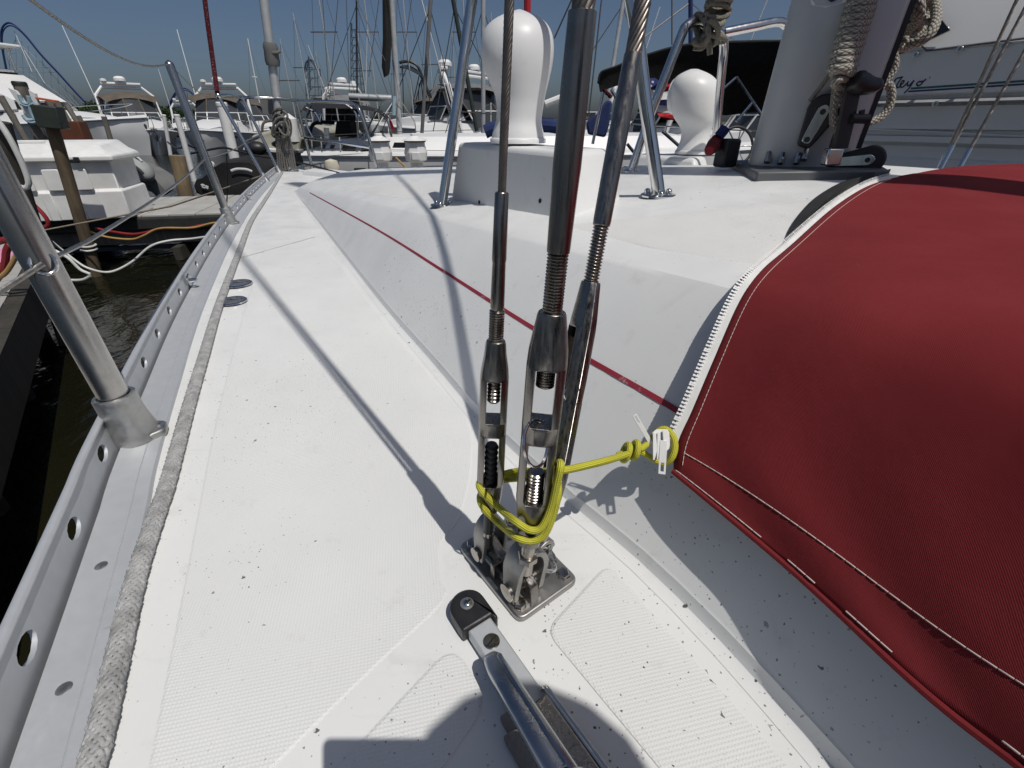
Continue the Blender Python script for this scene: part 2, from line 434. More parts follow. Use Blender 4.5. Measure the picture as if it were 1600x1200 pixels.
M['pale_steel'] = pm('pale_blue_steel', (0.2, 0.25, 0.32), 0.5)
M['grey_steel'] = pm('grey_blue_steel', (0.06, 0.085, 0.12), 0.5)
M['black_steel'] = pm('black_painted_steel', (0.02, 0.022, 0.03), 0.5)
M['red_flag'] = pm('red_cloth', (0.4, 0.012, 0.02), 0.85)
M['white_cloth'] = pm('white_cloth', (0.7, 0.7, 0.7), 0.85)
M['blue_flag'] = pm('blue_cloth', (0.012, 0.02, 0.11), 0.85)
M['print_white'] = pm('white_print', (0.75, 0.75, 0.75), 0.6, 0, 0.03)
M['navy'] = pm('navy_vinyl', (0.01, 0.012, 0.06), 0.35)
M['teal'] = pm('teal_vinyl', (0.01, 0.09, 0.1), 0.35)
M['pink_paper'] = pm('pink_paper', (0.6, 0.3, 0.42), 0.8, 0, 0.25, 30)
M['orange'] = pm('faded_orange_plastic', (0.5, 0.13, 0.07), 0.6)
M['ltblue'] = pm('pale_blue_rope', (0.3, 0.42, 0.48), 0.85)
M['green_box'] = pm('dark_green_box', (0.022, 0.03, 0.024), 0.55)
M['inflatable'] = pm('grey_inflatable', (0.3, 0.31, 0.31), 0.6)
def m_leaf(name, c1, c2):
    t = NT(name); n = t.noise(t.coord(), 0.9, 5); t.set(t.mix(t.ramp(n, [(0.3, 0.0), (0.7, 1.0)]), c1, c2), 0.7, 0, 0.2); return t.m
M['leaf'] = m_leaf('foliage', (0.018, 0.035, 0.012), (0.045, 0.075, 0.022))
M['bark'] = pm('bark', (0.06, 0.045, 0.03), 0.9)
# ================================================================== setting: water
def m_water():
    t = NT('harbour_water'); v = t.coord()
    n1 = t.noise(t.mapping(v, (1, 0.6, 1)), 3.2, 4, 0.55); n2 = t.noise(t.mapping(v, (1, 0.5, 1)), 0.5, 3)
    t.set(t.mix(t.ramp(n2, [(0.3, 0.0), (0.7, 1.0)]), (0.006, 0.0065, 0.003), (0.012, 0.012, 0.006)), 0.1, 0.0, 0.5)
    b1 = t.bump(n1, 0.5, 0.06); t.bump(t.noise(v, 16, 3), 0.25, 0.012, b1)
    return t.m
wm = MB(); G = 60
xs = [-900, -300, -120, -60, -30, -12, -4, 0, 4, 12, 30, 60, 120, 300, 900]
ys = [-60, -20, -6, 0, 6, 15, 30, 60, 110, 132]
wm.add([(x, y, WATER) for y in ys for x in xs], [(j * 15 + i, j * 15 + i + 1, (j + 1) * 15 + i + 1, (j + 1) * 15 + i) for j in range(len(ys) - 1) for i in range(14)])
o = wm.build('water', m_water()); o['kind'] = 'structure'; o['label'] = 'dark green harbour water'
gm = MB(); gm.box((0, 900, WATER + 0.2), 4000, 1540, 1.4)
o = gm.build('far_shore', pm('shore_ground', (0.08, 0.08, 0.05), 0.9)); o['kind'] = 'structure'; o['label'] = 'low far shore beyond the marina'

# ================================================================== own sailboat
RAIL = [(-40, 1400), (25, 1200), (93, 1000), (160, 800), (175, 750), (225, 622), (287, 478), (350, 366), (395, 307), (430, 273)]
rail_w = [at(u, v, DECK) for u, v in RAIL]
rail_w = [rail_w[0] + (rail_w[0] - rail_w[2]) * 4.0, rail_w[0] + (rail_w[0] - rail_w[2]) * 1.5] + rail_w
bow = boat(4.93, 0.0)
l2 = at(434, 268, DECK)
rail_w += [Vector((-2.16, 4.72, DECK)), bow + RGT * -0.03]
rail_c = resample(catmull(rail_w, 10), 0.03)
star = []
for p in rail_w:
    s, t = boat_st(p); star.append(boat(s, -t))
star_c = resample(catmull(star, 10), 0.08)
COVE = [(1700, 1640), (1300, 1200), (1140, 1020), (1000, 880), (870, 770), (750, 655), (680, 573), (600, 480), (530, 390), (490, 338), (462, 303)]
cove_w = [at(u, v, DECK) for u, v in COVE]
cove_w[0] = cove_w[1] + (cove_w[1] - cove_w[2]) * 2.2
cove_c = resample(catmull(cove_w, 10), 0.05)
E_near = at(1150, 452, z=-0.157); E_far = at(458, 291, z=DECK + 0.015)
def edge_at(s):
    s0 = boat_st(E_near)[0]; s1 = boat_st(E_far)[0]; k = (s - s0) / (s1 - s0)
    p = E_near.lerp(E_far, k); bow_ = 0.04 * k * (1 - k) * 4 if 0 < k < 1 else 0
    if k < 0: p.z = E_near.z + (E_near.z - E_far.z) * 0.25 * -k
    return p + UP * bow_ * 0.25
def roof_z(s, t):
    e = edge_at(s); te = boat_st(e)[1]; q = max(0.0, 1 - (t / te) ** 2)
    return e.z + 0.082 * q * min(1.0, max(0.3, (s + 1.0)))
S_ST = sorted(set([boat_st(p)[0] for p in cove_c if -1.6 < boat_st(p)[0]]))
sailboat = thing('sailboat', 'white sailboat deck seen from its side deck, cabin trunk with red stripe', 'sailboat', boat(0, 0, WATER))
sailboat.location = (0, 0, 0)
# cabin: side + roof in one skin, with a hollow cove at the foot and a rounded shoulder
def cabin_section(c):
    s, t = boat_st(c); e = edge_at(s); te = boat_st(e)[1]
    ec = boat(s, te, e.z); out = []
    side = [(0.0, 0.0), (0.035, 0.012), (0.07, 0.045)]
    h = max(0.004, ec.z - DECK); run = te - t
    g = min(1.0, h / 0.12); pts = [boat(s, t - 0.014, DECK + 0.0005), boat(s, t - 0.006, DECK + 0.0012), boat(s, t - 0.001, DECK + 0.0035 * g), boat(s, t + 0.0015, DECK + 0.009 * g), boat(s, t + 0.003, DECK + 0.0165 * g), boat(s, t + 0.0055, DECK + 0.019 * g)]
    a = Vector((t + 0.008, DECK + 0.0215 * g)); b = Vector((te, ec.z))
    for k in (0.15, 0.4, 0.65, 0.85): 
        q = a.lerp(b, k); bulge = 0.010 * math.sin(math.pi * k) * min(1, h / 0.2)
        pts.append(boat(s, q.x - bulge * .6, q.y + bulge))
    r = min(0.008, h * 0.5)
    q = b + (a - b).normalized() * r; pts.append(boat(s, q.x, q.y))
    pts.append(boat(s, te + r * 0.15, ec.z - r * 0.28 + 0.001))
    for k in (0.03, 0.12, 0.3, 0.6, 1.0):
        tt = te * (1 - k); pts.append(boat(s, tt, roof_z(s, tt)))
    return pts
secs = [cabin_section(c) for c in cove_c if -1.6 < boat_st(c)[0] < boat_st(E_far)[0] - 0.02]
# starboard half of the roof and side by mirror
def mirror(p):
    s, t = boat_st(p); return boat(s, -t, p.z)
full = [q + [mirror(p) for p in reversed(q[:-1])] for q in secs]
# fade the front of the trunk down into the foredeck
front = []
sl_, tl_ = boat_st(full[-1][0])
for k in (0.35, 0.7, 1.0):
    row = []
    for p in full[-1]:
        s, t = boat_st(p); 
        row.append(boat(s + 0.55 * k * (1 - (t / tl_) ** 2 * 0.75), t * (1 - 0.06 * k), DECK + 0.001 + (p.z - DECK - 0.001) * (1 - k) ** 1.5))
    front.append(row)
cabin = MB(); cabin.loft(full + front); cabin_o = cabin.build('cabin_trunk', M['gel'], sailboat, smooth=24); cabin_o.modifiers.new('wn', 'WEIGHTED_NORMAL').keep_sharp = True
# deck sheet between the rails
dk = MB(); n = 70
pa = [rail_c[int(i * (len(rail_c) - 1) / (n - 1))] for i in range(n)]
rows = []
for p in pa:
    s, t = boat_st(p); rows.append([boat(s, t * k, DECK) for k in (1, .85, .6, .3, 0, -.3, -.6, -1)])
dk.loft(rows); deck_o = dk.build('deck', M['gel'], sailboat, smooth=30)
hl = MB(); rows = []
for p in pa:
    s, t = boat_st(p); f_ = min(1.0, max(0.0, (4.95 - s) / 3.0)); e = 0.012
    rows.append([boat(s + 0.0, t - e, DECK + 0.002), boat(s, t - e - 0.01, DECK - 0.05), boat(s - 0.12 * (1 - f_), t * (0.93 * f_ + .8 * (1 - f_)), -1.0), boat(s - 0.4 * (1 - f_), t * (0.75 * f_ + .5 * (1 - f_)), -1.75)])
hl.loft(rows); rows2 = [[mirror(p) for p in r] for r in rows]; hl.loft(rows2)
hl.build('hull', M['white_boat'], sailboat, smooth=40)

# survey the built skin so that fittings can be set down on it
def bvh_of(*obs):
    vs = []; fs = []
    for ob in obs:
        k = len(vs); vs += [v.co.copy() for v in ob.data.vertices]; fs += [tuple(k + i for i in p.vertices) for p in ob.data.polygons]
    return BVHTree.FromPolygons(vs, fs)
SKIN = bvh_of(cabin_o, deck_o); ROOF = bvh_of(cabin_o)
def hit(u, v, off=0.0, tree=None):
    r = ray(u, v).normalized(); q = (tree or SKIN).ray_cast(Vector((0, 0, 0)), r)
    if q[0] is None: return at(u, v, DECK), UP
    n_ = q[1]; n_ = n_ if n_.dot(r) < 0 else -n_
    return q[0] + n_ * off, n_
def drop(x, y):
    q = SKIN.ray_cast(Vector((x, y, 3)), Vector((0, 0, -1))); return q[0] if q[0] is not None else Vector((x, y, DECK))

# red stripe along the cabin side
def strip_on(pix, width, off, thick=0.0006, n=60):
    """narrow band laid on the skin through the points seen at these bearings"""
    pts = []; nn = []
    us = [(Vector((u, v, 0))) for u, v in pix]; cs = catmull(us, 12)
    for c in cs:
        p, q = hit(c.x, c.y, off); pts.append(p); nn.append(q)
    m = MB(); secs_ = []
    for i, p in enumerate(pts):
        d = (pts[min(i + 1, len(pts) - 1)] - pts[max(i - 1, 0)]).normalized(); b = nn[i].cross(d).normalized() * (width * interp([0, 1.2, 3.5], [1.0, 0.72, 0.5], depth(p)) / 2)
        secs_.append([p - b, p + b, p + b - nn[i] * thick * 4, p - b - nn[i] * thick * 4])
    m.loft(secs_, closed=True); return m
strip_on([(484, 301), (600, 365), (700, 428), (834, 513), (950, 579), (1062, 644), (1200, 735)], 0.0072, 0.0008).build('red_stripe', M['redstripe'], sailboat, smooth=60)

# non-skid panels: thin raised sheets with rounded corners, a smooth gutter left between them
def round_poly(pts, r, seg=5):
    out = []; n_ = len(pts)
    for i in range(n_):
        p = Vector(pts[i]); a = Vector(pts[i - 1]) - p; b = Vector(pts[(i + 1) % n_]) - p
        k = min(r, a.length * .45, b.length * .45); pa_ = p + a.normalized() * k; pb = p + b.normalized() * k
        for j in range(seg + 1):
            t = j / seg; out.append((1 - t) ** 2 * pa_ + 2 * t * (1 - t) * p + t * t * pb)
    return out
def deck_panel(poly, name='nonskid_panel', mat='nonskid', h=0.0007, inset=0.0025):
    c = sum(poly, Vector((0, 0, 0))) / len(poly); m = MB(); k = len(poly)
    area = sum(poly[i - 1].x * poly[i].y - poly[i].x * poly[i - 1].y for i in range(k))
    inner = []
    for i, p in enumerate(poly):
        d = (poly[(i + 1) % k] - poly[i - 1]); d = Vector((d.x, d.y, 0)).normalized(); nrm = UP.cross(d) * (1 if area > 0 else -1)
        inner.append(p + nrm * inset + UP * h)
    m.add(list(poly) + inner, [(i, (i + 1) % k, k + (i + 1) % k, k + i) for i in range(k)] + [tuple(range(k, 2 * k))])
    return m.build(name, M[mat], sailboat, smooth=0)
def dpt(u, v): return at(u, v, DECK + 0.0008)
# side-deck panels run counter-clockwise seen from above
def between(s0, s1, a_off, b_off, n_=14):
    """outline of a panel between the rope side and the cabin side of the side deck from s0 to s1"""
    rc = [(boat_st(p)) for p in rail_c]; cc = [(boat_st(p)) for p in cove_c]
    rc.sort(); cc.sort()
    rs, rt = zip(*rc); cs_, ct = zip(*cc)
    L_ = []; R_ = []
    for i in range(n_ + 1):
        s = s0 + (s1 - s0) * i / n_
        L_.append(boat(s, interp(rs, rt, s) + a_off, DECK + 0.0008)); R_.append(boat(s, interp(cs_, ct, s) - b_off, DECK + 0.0008))
    return R_ + L_[::-1]
P1 = [dpt(*q) for q in [(742, 792), (700, 800), (655, 880), (700, 950), (500, 1128), (330, 1290), (262, 1290)]]
rc_line = [dpt(*q) for q in [(262, 1290), (285, 1195), (330, 1000), (372, 850), (410, 700), (440, 560)]]
main_poly = [dpt(*q) for q in [(300, 1230), (345, 960), (330, 800), (345, 660), (366, 540), (392, 440), (414, 385)]]
side_out = [dpt(*q) for q in [(214, 1290), (233, 1195), (298, 860), (337, 660), (376, 505), (400, 425), (413, 388)]]
side_in = [dpt(*q) for q in [(500, 374), (540, 425), (600, 503), (680, 596), (730, 654), (738, 720), (722, 800), (690, 850), (690, 905), (694, 940), (600, 1030), (500, 1128), (400, 1230), (370, 1290)]]
deck_panel(catmull(side_in, 3)[::-1] + catmull(side_out, 3)) if False else deck_panel(catmull(side_in, 3) + catmull(side_out, 3))
near1 = round_poly([dpt(*q) for q in [(560, 1290), (718, 1010), (760, 1085), (640, 1290)]], 0.02)
deck_panel(round_poly([dpt(*q) for q in [(420, 1310), (708, 1005), (765, 1095), (600, 1330)]], 0.022, 6))
deck_panel(round_poly([dpt(*q) for q in [(950, 880), (1340, 1320), (1130, 1320), (852, 985)]], 0.016, 6))
# faint moulded seam across the side deck
def seam(a, b):
    m = MB(); p, q = at(*a, DECK + 0.0026), at(*b, DECK + 0.0026)
    m.tube([p, q], 0.0012, 5); return m
seam((378, 402), (492, 370)).build('moulded_seam', pm('seam_grey', (0.5, 0.5, 0.48), 0.6), sailboat)
# roof non-skid field
def roof_panel(pix, name='roof_nonskid_panel'):
    m = MB(); g = 14; A_, B_, C_, D_ = [Vector((*q, 0)) for q in pix]; vs = []
    for j in range(g + 1):
        for i in range(g + 1):
            q = A_.lerp(B_, i / g).lerp(D_.lerp(C_, i / g), j / g)
            p, nrm = hit(q.x, q.y, 0.0012 if 0 < i < g and 0 < j < g else -0.001, ROOF); vs.append(p)
    m.add(vs, [(j * (g + 1) + i, j * (g + 1) + i + 1, (j + 1) * (g + 1) + i + 1, (j + 1) * (g + 1) + i) for j in range(g) for i in range(g)])
    return m.build(name, M['nonskid_fine'], sailboat, smooth=60)
roof_panel([(862, 352), (1330, 300), (1192, 420), (1010, 388)])
roof_panel([(520, 292), (700, 280), (700, 318), (600, 308)])

# ------------------------------------------------------------------ perforated toe rail (holes are real)
toe = thing('toe_rail', 'perforated aluminium toe rail along the port deck edge', 'toe rail')
def st_rail():
    s_idx = [p for p in rail_c]
    return s_idx
RC = rail_c; HT = 0.046
def rail_frame(i):
    d = (RC[min(i + 1, len(RC) - 1)] - RC[max(i - 1, 0)]); d.z = 0; d.normalize(); out = UP.cross(d)  # points to port
    return d, out
bf = MB(); rows = []
for i, p in enumerate(RC):
    d, out = rail_frame(i); inn = -out
    rows.append([p + inn * 0.0005 + UP * 0.0075, p + inn * 0.012 + UP * 0.0045, p + inn * 0.030 + UP * 0.0042, p + inn * 0.0305 + UP * 0.0036, p + inn * 0.0315 + UP * 0.0042,
                 p + inn * 0.046 + UP * 0.0042, p + inn * 0.0485 + UP * 0.0014, p + inn * 0.0485 - UP * 0.001, p - UP * 0.001])
bf.loft(rows, closed=True); bf.build('base_flange', M['alu'], toe, smooth=30)
# vertical flange: hole centres about 0.093 m apart, the first ones fixed on those in view
fl = MB(); pitch = 0.1445; dense = resample(RC, 0.004); cum = 0.0004
arc = [0.0]
for a, b in zip(dense, dense[1:]): arc.append(arc[-1] + (b - a).length)
anchor_p = at(62, 1010, DECK + 0.022); ai = min(range(len(dense)), key=lambda i: (dense[i].xy - anchor_p.xy).length)
a0 = arc[ai]; c0 = a0 - pitch * int(a0 / pitch)
def pos(sv):
    i = min(max(np.searchsorted(arc, sv) - 1, 0), len(dense) - 2); k = (sv - arc[i]) / max(1e-9, arc[i + 1] - arc[i])
    p = dense[i].lerp(dense[i + 1], min(max(k, 0), 1)); d = (dense[min(i + 4, len(dense) - 1)] - dense[max(i - 4, 0)]); d.z = 0; d.normalize()
    return p, UP.cross(d)
cell = 0; cS = c0
NH = 20
while cS < arc[-1] - pitch:
    sA, sB = cS - pitch / 2, cS + pitch / 2
    hole_l, hole_h, zc = 0.0165, 0.0098, 0.024
    def fl_pt(sv, z, side):
        p, out = pos(sv); lean = out * (0.004 + z * 0.12)
        return p + lean + out * (0.0 if side == 0 else 0.0042) + UP * z
    outer = []; inner = []
    ca_ = math.atan2(HT / 2, pitch / 2); angs = list(np.linspace(-ca_, ca_, 6))[:-1] + list(np.linspace(ca_, math.pi - ca_, 6))[:-1] + list(np.linspace(math.pi - ca_, math.pi + ca_, 6))[:-1] + list(np.linspace(math.pi + ca_, 2 * math.pi - ca_, 6))[:-1]
    for t in angs:
        cx, cy = math.cos(t), math.sin(t)
        inner.append((cS + hole_l * cx, zc + hole_h * cy))
        m_ = max(abs(cx) / (pitch / 2), abs(cy) / (HT / 2)); outer.append((cS + cx / m_, HT / 2 + cy / m_))
    vs = []
    for side in (0, 1):
        vs += [fl_pt(a, z, side) for a, z in outer] + [fl_pt(a, z, side) for a, z in inner]
    fs = []
    for k in range(NH):
        k2 = (k + 1) % NH
        fs.append((k, k2, NH + k2, NH + k)); fs.append((2 * NH + k, 3 * NH + k, 3 * NH + k2, 2 * NH + k2))
        fs.append((NH + k, NH + k2, 3 * NH + k2, 3 * NH + k))
    fl.add(vs, fs); cS += pitch
fl.build('perforated_flange', M['alu'], toe, smooth=30)
cap = MB(); cap_pts = []
for i in range(0, len(dense), 6):
    p, out = pos(arc[i]); cap_pts.append(p + out * (0.004 + HT * 0.12 + 0.0026) + UP * HT)
cap.tube(cap_pts, 0.0052, 10, flat=0.8, up=UP); cap.build('rail_bead', M['alu'], toe, smooth=60)
for q in [(100, 1076), (158, 884), (52, 1262)]:
    p = at(*q, DECK + 0.0044); m = MB(); d = FWD
    m.lathe([(0.0001, 0.0), (0.0052, 0.0), (0.0056, 0.0003), (0.0048, 0.0007), (0.0001, 0.0006)], p, UP, 16); m.build('flush_screw', M['cast'], toe)
# padeyes bolted to the flange
def padeye(u, v, k, label):
    p = at(u, v, DECK + 0.026); i = min(range(len(dense)), key=lambda j: (dense[j].xy - p.xy).length); q, out = pos(arc[i]); d = UP.cross(out) * -1
    base = q + out * 0.002 + UP * 0.026
    t = thing('rail_padeye', label, 'padeye', base); 
    m = MB(); m.prism([(math.cos(a) * 0.021 * k, math.sin(a) * 0.017 * k) for a in np.linspace(0, 2 * math.pi, 15)[:-1]], Vector((0, 0, 0)), d, UP, -out, 0.005); m.build('plate', M['steel_b'], t, bevel=0.001)
    m = MB(); m.tube([Vector((0, 0, 0)) + d * (0.013 * k * math.cos(a)) * 0.7 - out * (0.004 + 0.018 * k * math.sin(a)) for a in np.linspace(0, math.pi, 12)], 0.0048 * k, 10); m.build('eye', M['steel_b'], t)
padeye(310, 437, 0.85, 'stainless padeye bolted inside the toe rail level with the filler caps')
padeye(402, 306, 0.85, 'small padeye on the toe rail just aft of the bow pulpit')

# ------------------------------------------------------------------ braided jackline lying along the rail
RL = [(70, 1400), (143, 1195), (180, 1040), (213, 900), (247, 797), (263, 750), (296, 630), (320, 550), (343, 474), (372, 397), (392, 346), (410, 318), (425, 295), (441, 269)]
rl = resample(catmull([at(u, v, DECK + 0.006) for u, v in RL], 10), 0.004)
jack = thing('jackline', 'flat grey braided jackline rope lying along the inside of the toe rail', 'rope')
core = MB(); core.tube(rl[::4], 0.0075, 10, flat=0.45, up=UP); core.build('core', pm('braid_core', (0.25, 0.25, 0.24), 0.9), jack)
br = MB(); NS = 8; PIT = 0.054; Lr = [0.0]
for a, b in zip(rl, rl[1:]): Lr.append(Lr[-1] + (b - a).length)
for dirn in (1, -1):
    for k in range(NS):
        pts = []
        for i in range(0, len(rl)):
            h = Lr[i]; t = dirn * 2 * math.pi * h / PIT + 2 * math.pi * (k + (0.0 if dirn > 0 else 0.5)) / NS
            d = (rl[min(i + 1, len(rl) - 1)] - rl[max(i - 1, 0)]).normalized(); a = UP.cross(d).normalized()
            ph = NS * (t * dirn - 0) if dirn > 0 else NS * t
            wv = math.sin(2 * math.pi * h / PIT * NS) * 0.0014 * dirn
            R_ = 0.0079 + wv * 0.7
            pts.append(rl[i] + a * (R_ * math.cos(t)) + UP * ((R_ * 0.52) * math.sin(t)))
        br.tube(pts, 0.0019, 6, caps=False)
br.build('braided_strands', M['braid'], jack, smooth=60, kind='stuff')
fz = MB()
for i in range(260):
    j = random.randrange(0, int(len(rl) * 0.35)); p = rl[j]; a = random.uniform(0, math.pi); d = Vector((random.gauss(0, 1), random.gauss(0, 1), random.uniform(0, .8))).normalized()
    side = RGT * math.cos(a) * 0.0098 + UP * math.sin(a) * 0.006
    fz.tube([p + side, p + side + d * 0.003, p + side + d * 0.006 + Vector((random.gauss(0, .002), random.gauss(0, .002), 0))], 0.00016, 3)
fz.build('frayed_fibres', M['braid'], jack, kind='stuff')

# ------------------------------------------------------------------ stanchions and life lines
def stanchion(base_px, top_px, Ytop, wpx, height, label, hole=None, big=False):
    b = at(*base_px, DECK + 0.004); tp = at(*top_px, Y=Ytop if Ytop else b.y); ax = (tp - b).normalized(); top = b + ax * height
    r = pxlen(wpx, b.lerp(tp, 0.5)) / 2
    i = min(range(len(dense)), key=lambda j: (dense[j].xy - b.xy).length); q, out = pos(arc[i]); fw = out.cross(UP)
    t = thing('stanchion', label, 'stanchion', b, group='life line stanchions')
    e1, e2, _ = basis(ax, fw); inv = lambda p: p - b
    m = MB(); m.lathe([(r, 0.03), (r, height), (r * 0.9, height + r * 0.5), (r * 0.5, height + r * 0.9), (0.001, height + r)], (0, 0, 0), ax, 28); m.build('post', M['steel_s'], t, smooth=50)
    m = MB(); rs = r * 1.42
    m.lathe([(rs * 1.25, 0.0), (rs * 1.2, 0.012), (rs * 1.06, 0.03), (rs * 1.0, 0.045), (rs, 0.068), (rs * 0.97, 0.070), (r * 1.12, 0.0705), (r * 1.08, 0.066)], (0, 0, 0), ax, 28); m.build('socket', M['cast'], t, smooth=40)
    m = MB(); inn = -out
    poly = round_poly([Vector((-0.030, -0.012, 0)), Vector((0.030, -0.012, 0)), Vector((0.034, 0.014, 0)), Vector((0.016, 0.048, 0)), Vector((-0.016, 0.048, 0)), Vector((-0.034, 0.014, 0))], 0.008, 3)
    k = r / 0.0125 * 0.56
    m.prism([(p.x * k, p.y * k) for p in poly], UP * -0.003, fw, inn, UP, 0.0125); foot_o = m.build('foot', M['cast'], t, smooth=40, bevel=0.0022)
    for sx, sy in ((0.0, 0.036), (-0.023, 0.012), (0.023, 0.012)):
        m = MB(); p = fw * sx * k + inn * sy * k + UP * 0.0095; m.lathe([(0.0045, 0), (0.0045, 0.002), (0.003, 0.0032), (0.0001, 0.0034)], p, UP, 6); m.build('bolt', M['steel_b'], foot_o, smooth=20)
    return t, b, ax, top, r
st1, sb1, sa1, stp1, sr1 = stanchion((213, 682), (-2, 290), None, 44, 0.60, 'nearest stainless stanchion in its cast foot on the toe rail')
st2, sb2, sa2, stp2, sr2 = stanchion((361, 350), (266, 104), None, 12, 0.585, 'farther stanchion, its whole post and top eye in view')
# eye in stanchion one where the lower line passes, ring on top of stanchion two
def on_axis(b, ax, v):
    lo, hi = 0.0, 1.0
    for _ in range(50):
        mid = (lo + hi) / 2
        if proj(b + ax * mid)[1] > v: lo = mid
        else: hi = mid
    return b + ax * lo
he = on_axis(sb1, sa1, 412); view = (-he).normalized()
tohole = (at(57, 410, d=depth(he)) - he)
hn = (view + RGT * 0.1).normalized()
m = MB(); rr = sr1 * 0.62; a_, b_, c_ = basis(hn)
surf = he + hn * sr1 * 0.86
m.tube([surf - sb1 + a_ * rr * math.cos(t) + b_ * rr * 1.1 * math.sin(t) for t in np.linspace(0, 2 * math.pi, 20)[:-1]], sr1 * 0.12, 8, closed=True); m.build('line_eye', M['steel_b'], st1)
m = MB(); m.lathe([(rr * 0.98, 0.0), (rr * 0.98, sr1 * 0.2)], surf - sb1 - hn * sr1 * 0.13, hn, 18); m.build('eye_hole', M['dark_in'], st1)
m = MB(); m.tube([stp2 - sb2 + UP * 0.008 + Vector((0, 1, 0)) * 0.008 * math.cos(t) + UP * 0.008 * math.sin(t) for t in np.linspace(0, 2 * math.pi, 15)[:-1]], 0.003, 6, closed=True); m.build('top_eye', M['steel_b'], st2)
# pulpit
pul = thing('bow_pulpit', 'polished stainless bow pulpit rail round the foredeck', 'pulpit')
def leg(bu, bv, tu, tv, dY=0.0):
    b = at(bu, bv, DECK + 0.012); return b, at(tu, tv, Y=b.y + dY)
L1b, L1t = leg(415, 281, 341, 150); L2b, L2t = leg(436, 268, 378, 152); L3b = at(488, 264, Y=4.7); L3t = at(463, 157, Y=4.7); L4b = at(591, 268, Y=3.95); L4m = at(562, 173, Y=3.95)
top = [L1t, at(360, 149.5, Y=4.1), L2t, at(420, 153, Y=4.7), L3t, at(510, 158.5, Y=4.4), at(540, 160, Y=4.15), at(553, 163, Y=4.02), L4m, at(575, 212, Y=3.95), L4b]
m = MB(); m.tube(catmull(top, 8), 0.0125, 12); m.build('top_rail', M['steel_b'], pul, smooth=60)
for b, t_ in ((L1b, L1t), (L2b, L2t), (L3b, L3t)):
    m = MB(); m.tube([b, t_], 0.0125, 12); m.build('leg', M['steel_b'], pul, smooth=60)
    m = MB(); m.lathe([(0.026, -0.014), (0.024, 0.0), (0.018, 0.02), (0.017, 0.05)], b, (t_ - b), 14); m.build('leg_socket', M['cast'], pul)
m = MB(); mid1 = L1b.lerp(L1t, 0.46); mid2 = L2b.lerp(L2t, 0.5); m.tube([mid1, mid2], 0.0125, 10); m.build('mid_rail', M['steel_b'], pul)
m = MB(); m.tube([L3b.lerp(L3t, .47), at(525, 222, Y=4.35), at(578, 230, Y=3.95)], 0.0125, 10); m.build('mid_rail', M['steel_b'], pul)
m = MB(); m.ball(L1t, 0.022, 10, 8); m.build('end_fitting', M['steel_b'], pul)
# life lines
def sag(a, b, k=0.02, n_=14): return [a.lerp(b, i / n_) - UP * k * math.sin(math.pi * i / n_) for i in range(n_ + 1)]
up0 = stp1; a0_ = at(-60, -38, Y=0.62)
m = MB(); topeye = stp2 + UP * 0.006; pts = [at(-60, -32, Y=0.9), at(60, 26, Y=1.2), at(150, 65, Y=1.6)] + [topeye]
cur = sag(stp1 + UP * 0.006, topeye, 0.066, 24); m.tube(cur, 0.0028, 8)
m.tube(sag(topeye, L1t, 0.05), 0.0024, 8); o = m.build('upper_life_line', M['lifeline']); tag(o, 'sagging upper life line wire over the far stanchion top to the pulpit', 'life line')
hole2 = on_axis(sb2, sa2, 247)
m = MB(); p0 = at(-40, 492, Y=sb1.y * 0.86); hp = he + hn * sr1 * 0.4
m.tube([p0, at(0, 456, Y=0.5), surf + hn * 0.002], 0.0032, 8); m.tube([he - hn * sr1 * 0.2] + sag(he + Vector((-0.01, 0.03, -0.004)), hole2 - Vector((0, 0.0, 0)) , 0.012)[1:] + sag(hole2, mid1, 0.012)[1:], 0.003, 8)
o = m.build('lower_life_line', M['lifeline']); tag(o, 'lower life line wire threaded through the stanchion eyes', 'life line')
# three-strand mooring line running ashore from the bow fairlead
m = MB(); m.helix_wire(at(412, 274, Y=3.9), at(268, 322, Y=4.6), 0.008, 3, 0.05, 0.0046, 0.006, 6)
m.helix_wire(at(268, 322, Y=4.6), at(62, 361, Y=5.2), 0.009, 3, 0.05, 0.005, 0.006, 6)
o = m.build('mooring_line', pm('tan_laid_rope', (0.3, 0.25, 0.19), 0.85, 0, 0.2, 40)); tag(o, 'laid mooring line stretched from the bow to the dock', 'rope')
# red rope hoisted on the pulpit corner
m = MB(); m.tube(catmull([L1t + UP * 0.02, at(334, 105, Y=4.0), at(320, 0, Y=4.1), at(308, -120, Y=4.3)], 8), 0.0155, 10); o = m.build('red_halyard', M['rope_red']); tag(o, 'dark red braided rope rising from the pulpit corner', 'rope')
